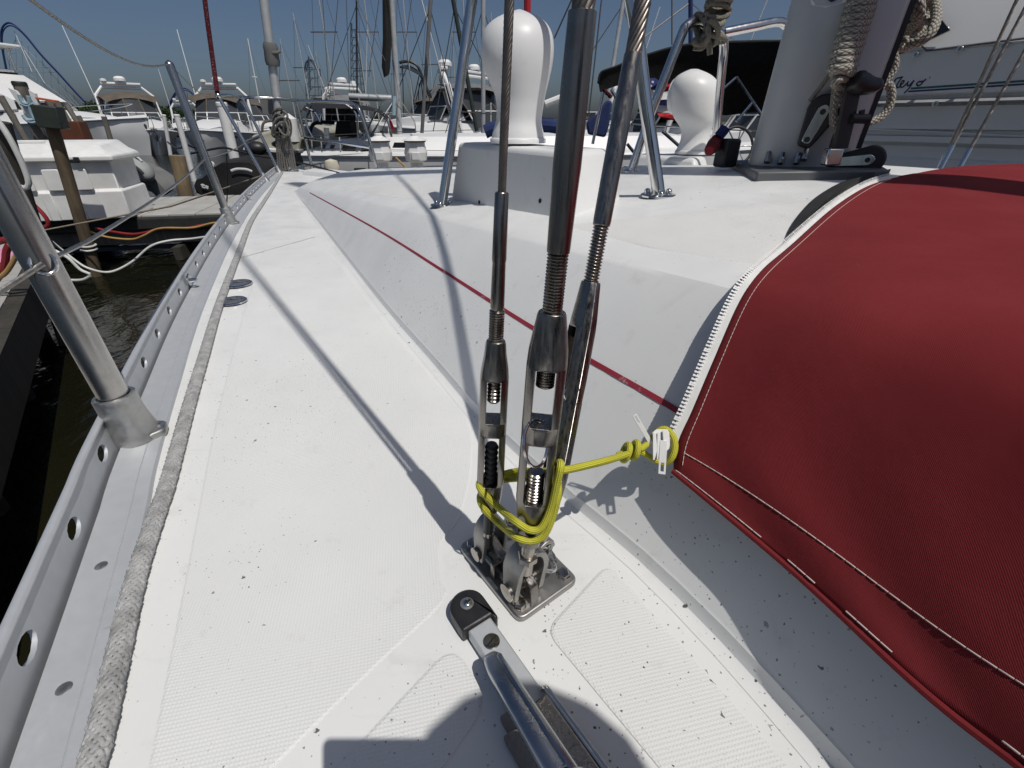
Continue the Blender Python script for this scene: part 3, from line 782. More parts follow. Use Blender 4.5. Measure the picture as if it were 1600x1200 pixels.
# deck fillers
for (u, v, lab) in ((372, 444, 'round stainless deck filler cap, the one nearer the bow'), (364, 471, 'round stainless deck filler cap, the one nearer the camera')):
    p = at(u, v, DECK + 0.003); r = pxlen(21, p) ; t = thing('deck_filler_cap', lab, 'filler cap', p, group='deck filler caps')
    m = MB(); m.lathe([(r, 0), (r * 0.97, 0.003), (r * 0.88, 0.0048), (r * 0.8, 0.0042)], (0, 0, 0), UP, 36); m.build('rim', M['steel_b'], t, smooth=40)
    m = MB(); m.lathe([(r * 0.8, 0.0), (r * 0.79, 0.0043), (r * 0.3, 0.0046), (0.0001, 0.0046)], (0, 0, 0), UP, 36); m.build('cap', M['cast'], t, smooth=40)
    for a in (0.3, 3.4):
        m = MB(); m.lathe([(r * 0.07, 0), (r * 0.06, 0.0006)], Vector((math.cos(a), math.sin(a), 0)) * r * 0.62 + UP * 0.0045, UP, 10); m.build('key_hole', M['dark_in'], t)
    m = MB()
    for k in range(5):
        q = Vector((-0.011 + 0.0055 * k, 0.003 * math.sin(k * 2), 0.0049)); m.box(q, 0.0032, 0.0055, 0.0003, rotz(0.2))
    m.build('engraved_marks', M['blackmetal'], t)
# ================================================================== chainplate and shrouds
LX = Vector((0.60, -0.80, 0)).normalized(); LY = Vector((0.80, 0.60, 0)).normalized()   # along / across the plate
pc = (at(725, 870, DECK + 0.004) + at(890, 890, DECK + 0.004)) / 2
chp = thing('chainplate', 'stainless chainplate bolted to the deck under the three shrouds', 'chainplate')
m = MB(); m.prism([(p.x, p.y) for p in round_poly([Vector((-0.054, -0.037, 0)), Vector((0.054, -0.037, 0)), Vector((0.054, 0.037, 0)), Vector((-0.054, 0.037, 0))], 0.009, 4)], pc - UP * 0.004, LX, LY, UP, 0.0075)
m.build('base_plate', M['steel_p'], chp, bevel=0.0015)
pinA = at(766, 853, z=DECK + 0.024); pinB = at(819, 908, z=DECK + 0.021); tcn = (pinA + pinB) / 2; tcn.z = DECK + 0.004
m = MB(); m.prism([(p.x, p.y) for p in round_poly([Vector((-0.047, -0.002, 0)), Vector((0.045, -0.002, 0)), Vector((0.043, 0.026, 0)), Vector((0.028, 0.032, 0)), Vector((0.006, 0.02, 0)), Vector((-0.012, 0.022, 0)), Vector((-0.028, 0.034, 0)), Vector((-0.045, 0.028, 0))], 0.006, 4)], tcn + LY * -0.004 + UP * 0.0035, LX, UP, LY, 0.0085)
m.build('tang', M['steel'], chp, bevel=0.0008)
m = MB(); m.tube([tcn + LX * -0.044 + LY * -0.0055 + UP * 0.0045, tcn + LX * 0.042 + LY * -0.0055 + UP * 0.0045], 0.0035, 8); m.tube([tcn + LX * -0.044 + LY * 0.006 + UP * 0.0045, tcn + LX * 0.042 + LY * 0.006 + UP * 0.0045], 0.0035, 8); m.build('weld_bead', M['cast'], chp)
m = MB(); m.box(tcn + LX * -0.004 + UP * 0.012, 0.006, 0.03, 0.022, Matrix((LX, LY, UP)).transposed()); m.build('gusset', M['steel'], chp, bevel=0.001)
for sx, sy in ((-0.043, -0.026), (0.042, -0.027), (0.042, 0.027), (-0.043, 0.027)):
    m = MB(); p = pc + LX * sx + LY * sy + UP * 0.0034; m.lathe([(0.0072, 0), (0.0072, 0.0008), (0.006, 0.001), (0.006, 0.0045), (0.005, 0.0056), (0.0001, 0.0058)], p, UP, 6, LX); m.build('hex_bolt', M['thread'], chp, smooth=20)

def shroud_axis(base, top):
    ax = (top - base).normalized()
    def f(v):
        lo, hi = -0.2, 1.2
        for _ in range(60):
            mid = (lo + hi) / 2
            if proj(base + (top - base) * mid)[1] > v: lo = mid
            else: hi = mid
        return base + (top - base) * lo
    return f, ax
def wid(f, v, w): p = f(v); return pxlen(w, p) / 2
def lathe_v(m, f, ax, rows, n=24, up=None):
    """solid of revolution along a shroud: rows are (image row, width there)"""
    o = f(rows[0][0]); prof = [(wid(f, v, w_), (f(v) - o).length) for v, w_ in rows]
    m.lathe(prof, o, (f(rows[-1][0]) - o), n, up)
def thread_v(m, f, v0, v1, w_, turns):
    o = f(v0); e = f(v1); L = (e - o).length; d = e - o; r = pxlen(w_, o.lerp(e, .5)) / 2; prof = [(r * 0.8, 0)]
    for k in range(turns):
        h = L * (k + 0.5) / turns; q = L / turns
        prof += [(r * 0.78, h - q * 0.45), (r, h - q * 0.1), (r, h + q * 0.1), (r * 0.78, h + q * 0.45)]
    prof.append((r * 0.8, L)); m.lathe(prof, o, d, 22)
def tb_body(m, f, ax, rows, face, thick=0.82):
    """open turnbuckle body: rows of (image row, outer width, window width or 0)"""
    ex = ax.cross(face).normalized(); ez = ex.cross(ax).normalized() * -1
    if ez.dot(face) < 0: ez = -ez
    NX = 8; grid = []
    for v, wo_, wi in rows:
        p = f(v); ro = pxlen(wo_, p) / 2; ri = pxlen(wi, p) / 2 if wi else ro * 0.3
        xs_ = [-ro, -ro * 0.97, -ro * 0.86 if ro * .86 > ri else -(ro + ri) / 2, -ri, ri, ro * 0.86 if ro * .86 > ri else (ro + ri) / 2, ro * 0.97, ro]
        grid.append((p, ro, xs_, bool(wi)))
    vs = []; 
    for p, ro, xs_, wi in grid:
        for x in xs_:
            z = ro * thick * (max(0.0, 1 - (abs(x) / ro) ** 3.2)) ** 0.5
            vs.append(p + ex * x + ez * z)
        for x in xs_:
            z = ro * thick * (max(0.0, 1 - (abs(x) / ro) ** 3.2)) ** 0.5
            vs.append(p + ex * x - ez * z)
    fs = []; S = 2 * NX
    solid = lambda i, c: not (c == 3 and grid[i][3] and grid[i + 1][3])
    for i in range(len(grid) - 1):
        for c in range(NX - 1):
            if solid(i, c):
                fs.append((i * S + c, i * S + c + 1, (i + 1) * S + c + 1, (i + 1) * S + c))
                fs.append((i * S + NX + c, (i + 1) * S + NX + c, (i + 1) * S + NX + c + 1, i * S + NX + c + 1))
            else:
                for q in (c, c + 1): fs.append((i * S + q, (i + 1) * S + q, (i + 1) * S + NX + q, i * S + NX + q))
        fs.append((i * S, i * S + NX, (i + 1) * S + NX, (i + 1) * S)); fs.append((i * S + NX - 1, (i + 1) * S + NX - 1, (i + 1) * S + 2 * NX - 1, i * S + 2 * NX - 1))
        # window heads
        if i + 2 < len(grid):
            a_s, b_s = solid(i, 3), solid(i + 1, 3)
            if a_s != b_s: fs.append(((i + 1) * S + 3, (i + 1) * S + 4, (i + 1) * S + NX + 4, (i + 1) * S + NX + 3))
    for i in (0, len(grid) - 1): fs.append(tuple(i * S + k for k in list(range(NX)) + list(range(2 * NX - 1, NX - 1, -1))))
    m.add(vs, fs)

def shroud(nm, label, base, top, wire_w, wire_v, swage, thr, body, up_thr, lo_thr, lo_mat, tail, turns, face_turn=0.0):
    f, ax = shroud_axis(base, top)
    t = thing('shroud', label, 'shroud', group='port shrouds')
    if ax.z < 0: ax = -ax
    e1 = f(wire_v); far = e1 + ax * 0.4
    m = MB(); r = wid(f, max(wire_v * .5, 5), wire_w); m.helix_wire(f(wire_v + 6), far, r, 9, r * 10, None, r * 0.9, 7)
    m.cyl(far - ax * 0.01, far + ax * 6.0, r * 0.97, 10); m.build('wire_rope', M['wire'], t, smooth=60)
    m = MB(); lathe_v(m, f, ax, swage, 28); m.build('swaged_end', M['steel'], t, smooth=40)
    m = MB(); thread_v(m, f, thr[0], thr[1], thr[2], turns); m.build('upper_stud', M['thread'], t, smooth=40)
    face = (-f(600)).normalized(); face = Matrix.Rotation(face_turn, 3, ax) @ face
    m = MB(); tb_body(m, f, ax, body, face); body_o = m.build('turnbuckle_body', M['steel'], t, smooth=32, bevel=0.0009)
    m = MB(); thread_v(m, f, up_thr[0], up_thr[1], up_thr[2], max(5, turns // 2)); m.build('stud_end', M['thread'], body_o, smooth=40)
    m = MB(); thread_v(m, f, lo_thr[0], lo_thr[1], lo_thr[2], max(8, turns // 2)); lathe_v(m, f, ax, [(lo_thr[1], lo_thr[2] * .8), (tail, lo_thr[2] * .78)]); m.build('lower_stud', M[lo_mat], body_o, smooth=40)
    return t, f, ax, face
A_b = at(762, 858, z=DECK + 0.033); A_t = at(796, 0, Y=A_b.y + 0.002)
B_b = at(820, 912, z=DECK + 0.028); B_t = at(912, 0, Y=B_b.y + 0.003)
C_b = at(846, 856, z=DECK + 0.03); C_t = at(1005, 0, Y=C_b.y + 0.12)
shA, fA, axA, faceA = shroud('a', 'left shroud with thin wire and slim turnbuckle holding a black stud', A_b, A_t, 15, 300,
    [(300, 19), (302, 22), (405, 23), (410, 21), (462, 22), (480, 22), (484, 19)], (484, 545, 24),
    [(532, 29, 0), (536, 32, 0), (552, 35, 0), (576, 43, 0), (588, 45, 0), (590, 45, 22), (654, 44, 22), (656, 44, 0), (674, 43, 0), (676, 43, 22), (748, 42, 22), (752, 42, 18), (754, 41, 0), (770, 38, 0), (792, 29, 0), (797, 26, 0)],
    (580, 627, 21), (694, 760, 21), 'blackmetal', 848, 16)
shB, fB, axB, faceB = shroud('b', 'middle and thickest shroud, turnbuckle nearest the camera with split ring', B_b, B_t, 38, 16,
    [(16, 40), (18, 45), (225, 45), (262, 45), (300, 42), (388, 37), (394, 36), (396, 30)], (396, 495, 33),
    [(487, 42, 0), (491, 46, 0), (510, 52, 0), (545, 62, 0), (568, 64, 0), (571, 64, 33), (658, 60, 32), (661, 60, 0), (683, 58, 0), (686, 58, 32), (772, 55, 30), (777, 55, 24), (780, 54, 0), (800, 47, 0), (838, 36, 0), (848, 34, 0)],
    (560, 603, 30), (736, 785, 28), 'thread', 892, 20)
shC, fC, axC, faceC = shroud('c', 'rear shroud leaning right behind the other two turnbuckles', C_b, C_t, 27, 84,
    [(84, 24), (86, 28), (200, 30), (345, 28), (352, 27), (354, 23)], (354, 446, 25),
    [(440, 33, 0), (444, 35, 0), (470, 40, 0), (498, 46, 0), (508, 47, 0), (511, 47, 24), (600, 47, 24), (604, 47, 0), (622, 46, 0), (626, 46, 24), (740, 44, 24), (744, 44, 0), (770, 38, 0), (800, 30, 0)],
    (500, 530, 22), (700, 750, 20), 'thread', 845, 18, face_turn=math.radians(-58))
# split rings through the turnbuckle bodies
def split_ring(parent, c, n_, r, wr=0.0009, sy=1.0, name='split_ring'):
    a, b, _ = basis(n_); m = MB()
    m.tube([c + a * r * math.cos(t) + b * r * sy * math.sin(t) + n_.normalized() * 0.0008 * t / 6 for t in np.linspace(0, 4.1 * math.pi, 50)], wr, 6); m.build(name, M['steel_b'], parent)
p = at(836, 693, d=depth(fB(693)) - 0.012); split_ring(shB, p, Vector((0.75, -0.6, 0.25)), 0.0135, 0.001, 1.35)
p = at(894, 615, d=depth(fC(615)) - 0.006); split_ring(shC, p, Vector((0.45, -0.8, 0.3)), 0.0085)
# toggles: bent strap forks with clevis pins over the tang
def toggle(parent, top_pt, pin, ax, k, strap=0.0045):
    """U of flat bar hanging from the stud nut down to the pin, either side of the tang"""
    w_ = 0.016 * k; half = 0.0105 * k; ht = (top_pt - pin).length
    prof = []
    for sgn in (-1, 1): pass
    path = [(-half, -0.008 * k), (-half, ht * 0.5)] + [(-half * math.cos(a), ht * 0.5 + (ht * 0.5) * math.sin(a)) for a in np.linspace(0.2, math.pi - 0.2, 10)] + [(half, ht * 0.5), (half, -0.008 * k)]
    upv = ax; ly = LY; lx = ly.cross(upv).normalized(); m = MB(); secs_ = []
    for i, (x, y) in enumerate(path):
        a = path[max(i - 1, 0)]; b = path[min(i + 1, len(path) - 1)]; d = Vector((b[0] - a[0], b[1] - a[1])).normalized(); nn = Vector((-d.y, d.x))
        c = pin + ly * x + upv * y; q = (ly * nn.x + upv * nn.y) * strap * 0.5
        ww = w_ * (0.72 if i in (0, len(path) - 1) else 1.0)
        secs_.append([c - lx * ww / 2 * 1.0 - q, c + lx * ww / 2 - q, c + lx * ww / 2 + q, c - lx * ww / 2 + q])
    m.loft(secs_, closed=True); strap_o = m.build('toggle_strap', M['steel_p'], parent, smooth=40, bevel=0.0008)
    m = MB(); m.lathe([(0.0055 * k, 0), (0.0055 * k, 0.003), (0.0038 * k, 0.0034), (0.0038 * k, half * 2 + 0.012), (0.003 * k, half * 2 + 0.013)], pin - ly * (half + 0.0055), ly, 22); m.build('clevis_pin', M['steel'], strap_o, smooth=40)
    m = MB(); m.lathe([(0.0062 * k, 0), (0.0062 * k, 0.0012), (0.0040 * k, 0.0014), (0.0040 * k, 0.0012)], pin - ly * (half + 0.0062), ly, 22)
    m.build('pin_head', M['thread'], strap_o, smooth=40)
toggle(shA, fA(826), pinA, axA, 1.2)
toggle(shB, fB(868), pinB, axB, 1.45, 0.0056)
pinC = C_b + UP * -0.004; toggle(shC, fC(845), pinC, axC, 0.8)
m = MB(); o_ = fB(875); m.lathe([(0.0085, 0), (0.0092, 0.001), (0.0092, 0.0065), (0.0085, 0.0075)], o_, axB, 6, LX); m.build('lock_nut', M['thread'], shB, smooth=20)
m = MB(); o_ = fA(835); m.lathe([(0.0055, 0), (0.0058, 0.001), (0.0058, 0.004), (0.0055, 0.005)], o_, axA, 6, LX); m.build('lock_nut', M['thread'], shA, smooth=20)
split_ring(shB, pinB + LY * 0.026 + UP * 0.004, (LY * 0.5 + UP), 0.011, 0.001); split_ring(shB, pinB + LY * 0.03 + UP * 0.006 - LX * 0.004, (LY * 0.4 + UP * 0.8 + LX * .4), 0.012, 0.001)

# ================================================================== red canvas dodger
# canvas edges taken as bearings with a small stand-off from the cabin skin
Zed = [(1052, 735), (1056, 690), (1078, 640), (1112, 560), (1152, 470), (1185, 425), (1232, 385), (1300, 325), (1352, 292), (1392, 279)]
def zed_depth(i, u, v):
    p, nrm = hit(u, v, 0.0, ROOF); off = [0.026, 0.027, 0.026, 0.021, 0.016, 0.014, 0.012, 0.014, 0.014, 0.016][i]
    r = ray(u, v); d = depth(p); c = -nrm.dot(r.normalized()); return d - off / max(0.35, c)
col0 = [at(u, v, d=zed_depth(i, u, v)) for i, (u, v) in enumerate(Zed)]
R_right = [(1840, 1400, .285), (1840, 1180, .30), (1840, 960, .325), (1840, 760, .36), (1840, 600, .41), (1840, 500, .47), (1840, 420, .56), (1840, 335, .72), (1840, 275, .9), (1840, 243, 1.02)]
mid1 = [(1236, 888, .405), (1240, 790, .40), (1250, 690, .42), (1270, 600, .455), (1300, 505, .52), (1320, 440, .60), (1345, 388, .70), (1395, 322, .88), (1440, 280, 1.0), (1482, 247, 1.1)]
mid2 = [(1440, 1075, .335), (1440, 950, .335), (1440, 820, .355), (1450, 690, .395), (1460, 580, .45), (1470, 490, .53), (1485, 415, .64), (1510, 340, .83), (1540, 285, .97), (1570, 243, 1.1)]
mid3 = [(1620, 1216, .30), (1620, 1060, .305), (1620, 890, .33), (1625, 730, .37), (1630, 600, .425), (1640, 500, .495), (1650, 425, .59), (1660, 340, .78), (1680, 280, .95), (1690, 241, 1.07)]
def over(u, v, d, j):
    r_ = ray(u, v); q = ROOF.ray_cast(Vector((0, 0, 0)), r_.normalized())
    if q[0] is not None and j <= 6:
        c = abs(q[1].dot(r_.normalized())); d = depth(q[0]) - (0.025, 0.027, 0.030, 0.035, 0.041, 0.041, 0.034)[j] / max(0.45, c)
    elif q[0] is not None: d = min(d * (0.95 if j == 7 else 1.0), depth(q[0]) * 0.93 - 0.02)
    return at(u, v, d=d)
cols = [col0] + [[over(u, v, d, j) for j, (u, v, d) in enumerate(c)] for ci, c in enumerate((mid1, mid2, mid3, R_right))]
cols.append([p + FWD * -0.35 for p in cols[-1]])
# the silhouette on top bends away behind
for c in cols[1:]:
    c.append(c[-1] + RGT * 0.16 - UP * 0.03 + FWD * 0.02)
cols[0].append(cols[0][-1] + RGT * 0.12 - UP * 0.0)
cc_ = [catmull(c, 8) for c in cols]; grid = []
for j in range(len(cc_[0])): grid.append(catmull([c[j] for c in cc_], 10))
NJ, NI = len(grid), len(grid[0])
for it in range(150):       # taut cloth: relax the interior between its edges
    g2 = [row[:] for row in grid]
    for j in range(1, NJ - 1):
        for i in range(1, NI - 1):
            g2[j][i] = grid[j][i] * 0.4 + (grid[j - 1][i] + grid[j + 1][i] + grid[j][i - 1] + grid[j][i + 1]) * 0.15
    grid = g2
for j in range(NJ):
    for i in range(NI):
        x = i / NI; y = j / NJ
        wr = 0.0012 * math.sin(x * 9 + y * 14) * math.sin(y * 7 + 1) * min(1, x * 6) + 0.0010 * math.exp(-((y - 0.05) / 0.03) ** 2) * math.sin(x * 9 + 1.2) * min(1, x * 8) + 0.003 * math.sin((x + y * .5) * 22 + 3 * math.sin(y * 9)) * math.exp(-x * 3) * min(1, x * 8)
        grid[j][i] = grid[j][i] + (-grid[j][i]).normalized() * wr
dod = thing('canvas_dodger', 'dark red canvas spray dodger with a white zipper edge', 'dodger')
uv = []; U = [0.0] * NI
for j in range(NJ):
    acc = 0.0
    for i in range(NI):
        if i: acc += (grid[j][i] - grid[j][i - 1]).length
        if j: U[i] += (grid[j][i] - grid[j - 1][i]).length
        uv.append((acc, U[i]))
m = MB(); m.loft(grid, uv=uv); cv = m.build('canvas', M['canvas'], dod, smooth=80)
so_ = cv.modifiers.new('cloth', 'SOLIDIFY'); so_.thickness = 0.0016; so_.offset = -1
def gp(j, i): # bilinear point and normal on the canvas
    j = min(max(j, 0), NJ - 1.001); i = min(max(i, 0), NI - 1.001); a, b = int(j), int(i); fj, fi = j - a, i - b
    p = grid[a][b].lerp(grid[a][b + 1], fi).lerp(grid[a + 1][b].lerp(grid[a + 1][b + 1], fi), fj)
    nrm = (grid[a][b + 1] - grid[a][b]).cross(grid[a + 1][b] - grid[a][b]).normalized()
    if nrm.dot(-p) < 0: nrm = -nrm
    return p, nrm
# hem along the lower edge and piping
m = MB(); hem = [gp(0, i)[0] - UP * 0.001 for i in np.linspace(0, NI - 1, 80)]; m.tube(hem, 0.0026, 8); m.build('rolled_hem', M['canvas'], dod)
def stitches(path, dash, gap, name, r=0.0005, skip=()):
    m = MB(); P = resample([p + n_ * 0.0006 for p, n_ in path], 0.0007); i = 0; di = int(dash / 0.0007); gi = int(gap / 0.0007); tot = len(P)
    while i + di < tot:
        fr = i / tot
        if not any(a < fr < b for a, b in skip):
            q = P[i:i + di + 1]; m.tube([q[0] - (-q[0]).normalized() * 0.0006] + q[1:-1:3] + [q[-1] - (-q[-1]).normalized() * 0.0006], r, 5)
        i += di + gi
    return m.build(name, M['thread_w'], dod, kind='stuff')
stitches([gp(j, 1.0 + 0.6 * (j / NJ)) for j in np.linspace(3.5, NJ - 12, 200)], 0.0042, 0.0008, 'edge_stitching', 0.00036)
stitches([gp(6.5, i) for i in np.linspace(1.0, NI - 1, 200)], 0.0065, 0.0012, 'hem_stitching', skip=((0.53, 0.56),))
stitches([gp(0.9, i) for i in np.linspace(0.4, NI - 1, 200)], 0.0075, 0.001, 'lower_stitching', 0.0006, skip=((0.14, 0.175), (0.2, 0.235), (0.29, 0.37), (0.43, 0.47), (0.62, 0.7)))
# zipper: tape and teeth along the free edge
zz = resample([gp(j, 0)[0] for j in np.linspace(4.0, NJ - 9, 160)], 0.002)
def zn(i):
    d = (zz[min(i + 1, len(zz) - 1)] - zz[max(i - 1, 0)]).normalized(); p = zz[i]; nrm = -p.normalized(); out = d.cross(nrm).normalized()
    if out.x > 0: out = -out
    return d, nrm, out
m = MB(); rows = []
for i in range(len(zz)):
    d, nrm, out = zn(i); wq = 0.0065; rows.append([zz[i] - out * 0.002 + nrm * 0.0018, zz[i] + out * wq + nrm * 0.0010, zz[i] + out * wq, zz[i] - out * 0.002])
m.loft(rows, closed=True); m.build('zipper_tape', M['ziptape'], dod, smooth=40)
m = MB(); pitch_ = 0.0038; k = 0; acc = 0.0
for i in range(1, len(zz)):
    acc += (zz[i] - zz[i - 1]).length
    if acc >= pitch_:
        acc -= pitch_; d, nrm, out = zn(i); c = zz[i] + out * 0.0066 + nrm * 0.0008; Rm = Matrix((out, d, nrm)).transposed()
        m.box(c, 0.0040, 0.0017, 0.0026, Rm); m.box(c + out * 0.0026, 0.0017, 0.0026, 0.0026, Rm, 0.8); k += 1
m.build('zipper_teeth', M['zipwhite'], dod, smooth=0, kind='stuff')
# black bolt rope strip on the roof behind the zipper
sk = [hit(u, v, 0.0015, ROOF)[0] for u, v in [(1228, 392), (1262, 352), (1300, 316), (1345, 287), (1388, 275)]]; sk2 = [hit(u, v, 0.0015, ROOF)[0] for u, v in [(1222, 392), (1240, 350), (1275, 312), (1325, 285), (1384, 274)]]
m = MB(); a = catmull(sk, 6); b = catmull(sk2, 6); m.loft([[p, q, q + UP * 0.004, p + UP * 0.012] for p, q in zip(a, b)], closed=True); m.build('black_gasket', M['blackrub'], dod, smooth=40)
# zip slider with its two pulls
sd = depth(col0[1]) - 0.006
def zp(u, v, o=0.0): return at(u, v, d=sd + o)
sldr = thing('zip_slider', 'white plastic zip slider with two pull tabs at the canvas corner', 'zip slider')
vz = (-zp(1035, 695)).normalized(); ux = (zp(1045, 695) - zp(1025, 695)).normalized(); uy = vz.cross(ux)
def plate(name, pts, th, o=0.0, holes=None, bevel=0.0006):
    m = MB(); m.prism([(0, 0)], (0, 0, 0), (1, 0, 0), (0, 1, 0), (0, 0, 1), 1) if False else None
    P = [zp(u, v, o) for u, v in pts]; n_ = len(P); m.add(P + [p + vz * th for p in P], [tuple(range(n_)), tuple(range(2 * n_ - 1, n_ - 1, -1))] + [(i, (i + 1) % n_, n_ + (i + 1) % n_, n_ + i) for i in range(n_)])
    return m.build(name, M['zipwhite'], sldr, bevel=bevel)
plate('slider_body', [(1019, 676), (1026, 671), (1043, 671), (1046, 678), (1047, 697), (1040, 705), (1030, 704), (1021, 698)], 0.004, 0.003)
plate('slider_rib', [(1020, 676), (1025, 675), (1027, 703), (1023, 719), (1020, 719)], 0.004, -0.002)
plate('slider_rib', [(1027, 676), (1032, 675), (1032, 702), (1029, 718), (1026, 718)], 0.004, -0.002)
plate('slider_cap', [(1035, 672), (1043, 671), (1046, 680), (1046, 701), (1040, 706), (1036, 690)], 0.004, -0.003)
def pull(a, b, w_, o, hole):
    """tab with a slot in its free end"""
    a = zp(*a, o); b = zp(*b, o - 0.001); d = (b - a).normalized(); s_ = d.cross(vz).normalized(); m = MB(); L_ = (b - a).length; t_ = vz * 0.0013
    def ringpts(y0, y1, hw): return [a + d * y0 - s_ * hw, a + d * y0 + s_ * hw, a + d * y1 + s_ * hw, a + d * y1 - s_ * hw]
    hw = pxlen(w_, a) / 2; o4 = ringpts(0, L_, hw); i4 = ringpts(L_ * hole[0], L_ * hole[1], hw * 0.45)
    vs = o4 + i4 + [p + t_ for p in o4] + [p + t_ for p in i4]; fs = []
    for k in range(4):
        k2 = (k + 1) % 4; fs += [(k, k2, 4 + k2, 4 + k), (8 + k, 12 + k, 12 + k2, 8 + k2), (k, 8 + k, 8 + k2, k2), (4 + k, 4 + k2, 12 + k2, 12 + k)]
    m.add(vs, fs); m.build('pull_tab', M['zipwhite'], sldr, smooth=30, bevel=0.0004)
pull((1037, 688), (1034, 741), 11, -0.006, (0.66, 0.92)); pull((1018, 694), (991, 648), 7, 0.0, (0.72, 0.94))

# ================================================================== yellow cord
def cpt(u, v, f, off): return at(u, v, d=depth(f(v)) + off)
fr, bk = -0.016, 0.012
def mk(u, v, base, off): return at(u, v, d=base + off)
dB = lambda v: depth(fB(v)); dA = lambda v: depth(fA(v))
kn = at(985, 708, d=sd - 0.002 + 0.004)
cord = thing('yellow_cord', 'yellow cord tied round the turnbuckles and knotted to the zip slider', 'cord')
rC = pxlen(12.5, fB(740)) / 2
loop1 = [kn, at(950, 719, d=dB(730) + .035), at(905, 730, d=dB(730) + .018), at(878, 735, d=dB(732) + 0.006), at(850, 737, d=dB(735) + 0.02), at(812, 736, d=dA(736) + 0.012), at(785, 741, d=dA(741) + 0.014), at(762, 746, d=dA(746) + 0.010), at(749, 755, d=dA(755) - 0.003), at(755, 770, d=dA(770) - 0.015), at(778, 792, d=dA(790) - 0.016), at(805, 814, d=dB(810) - 0.012), at(828, 828, d=dB(825) - 0.017), at(846, 824, d=dB(820) - 0.016), at(860, 795, d=dB(795) - 0.012), at(870, 755, d=dB(755) - 0.010), at(876, 730, d=dB(730) - 0.008), at(875, 723, d=dB(724) + 0.0)]
loop2 = [at(875, 723, d=dB(724) + 0.0), at(862, 735, d=dB(740) + 0.018), at(835, 745, d=dB(745) + 0.018), at(800, 748, d=dA(748) + 0.016), at(775, 752, d=dA(752) + 0.014), at(757, 764, d=dA(765) + 0.006), at(750, 778, d=dA(778) - 0.006), at(757, 795, d=dA(795) - 0.013), at(780, 818, d=dA(815) - 0.013), at(805, 838, d=dB(835) - 0.012), at(830, 845, d=dB(842) - 0.016), at(850, 836, d=dB(832) - 0.015), at(864, 805, d=dB(800) - 0.010), at(872, 770, d=dB(770) - 0.006), at(870, 745, d=dB(745) + 0.008)]
m = MB(); m.tube(resample(catmull(loop1, 10), 0.0015), rC, 14); m.build('long_strand', M['yellow'], cord, smooth=60)
m = MB(); m.tube(resample(catmull(loop2, 10), 0.0015), rC, 14); m.build('second_turn', M['yellow'], cord, smooth=60)
# overhand knot: two fat turns, then the bight through the slider
kd = sd + 0.002
for cx, tilt in ((978, -9), (992, -6)):
    pts = []
    for t in np.linspace(0, 2 * math.pi, 26)[:-1]:
        u = cx + 5 * math.cos(t) + tilt * 0.4 * math.sin(t); v = 707 - (cx - 978) * 0.25 + 12.5 * math.sin(t); pts.append(at(u, v, d=kd - 0.009 * math.cos(t)))
    m = MB(); m.tube(pts, rC * 0.95, 12, closed=True); m.build('knot_turn', M['yellow'], cord, smooth=60)
m = MB(); m.tube(catmull([at(965, 712, d=kd), at(985, 707, d=kd), at(1000, 701, d=kd)], 6), rC * 1.2, 12); m.build('knot_core', M['yellow'], cord, smooth=60)
m = MB(); m.tube(resample(catmull([at(1000, 702, d=kd - .003), at(1013, 692, d=kd), at(1024, 677, d=kd + 0.006), at(1038, 670, d=kd + 0.004), at(1051, 680, d=kd - 0.002), at(1055, 698, d=kd - 0.004), at(1050, 715, d=kd - 0.003), at(1038, 724, d=kd + 0.004), at(1022, 718, d=kd + 0.008), at(1004, 707, d=kd + 0.005), at(995, 704, d=kd)], 8), 0.0015), rC * 0.95, 14); m.build('bight', M['yellow'], cord, smooth=60)

# ================================================================== genoa track, end stop and car
TX = (at(905, 1200, DECK) - at(733, 948, DECK)).normalized(); TY = UP.cross(TX)
t0 = at(731, 950, DECK + 0.012); t0.z = DECK
trk = thing('genoa_track', 'aluminium genoa track with black plastic end stop screwed to the deck', 'track')
rot_t = Matrix((TX, TY, UP)).transposed()
m = MB(); m.box(t0 + TX * 0.30 + UP * 0.0085, 0.56, 0.0235, 0.0115, rot_t); m.build('track_bar', M['alu'], trk, bevel=0.0015)
m = MB(); m.box(t0 + TX * 0.30 + UP * 0.003, 0.56, 0.016, 0.007, rot_t); m.build('track_web', M['alu'], trk)
outl = [(-0.016 * math.cos(a), 0.0165 * math.sin(a)) for a in np.linspace(-math.pi / 2, math.pi / 2, 14)]
outl = [(0.020, -0.0165)] + outl + [(0.026, 0.0165), (0.026, 0.0125), (0.020, 0.0125)]
m = MB(); m.prism(outl, t0 + UP * 0.001, TX, TY, UP, 0.0165); m.build('end_stop', M['blackpl'], trk, bevel=0.0025, smooth=40)
sc_ = t0 + TX * -0.001 + UP * 0.0176
m = MB(); m.lathe([(0.0062, 0), (0.0062, 0.0006), (0.0052, 0.0008)], sc_ - UP * 0.0003, UP, 24); m.build('washer', M['cast'], trk)
m = MB(); m.lathe([(0.0044, 0), (0.0044, 0.0012), (0.0032, 0.0022), (0.0001, 0.0025)], sc_, UP, 24); sh_o = m.build('screw_head', M['steel_b'], trk, smooth=50)
m = MB(); m.box(sc_ + UP * 0.00245, 0.0045, 0.0009, 0.0006, rot_t); m.box(sc_ + UP * 0.0025, 0.0009, 0.0045, 0.0006, rot_t); m.build('cross_slot', M['dark_in'], sh_o)
s2 = t0 + TX * 0.040 + UP * 0.0143
m = MB(); m.lathe([(0.0072, 0), (0.0072, 0.0006), (0.0064, 0.0012), (0.0001, 0.0013)], s2, UP, 28); ss_o = m.build('slotted_screw', M['thread'], trk, smooth=30)
m = MB(); m.box(s2 + UP * 0.00125, 0.0012, 0.0115, 0.0005, rot_t @ rotz(0.35)); m.build('screw_slot', M['dark_in'], ss_o)
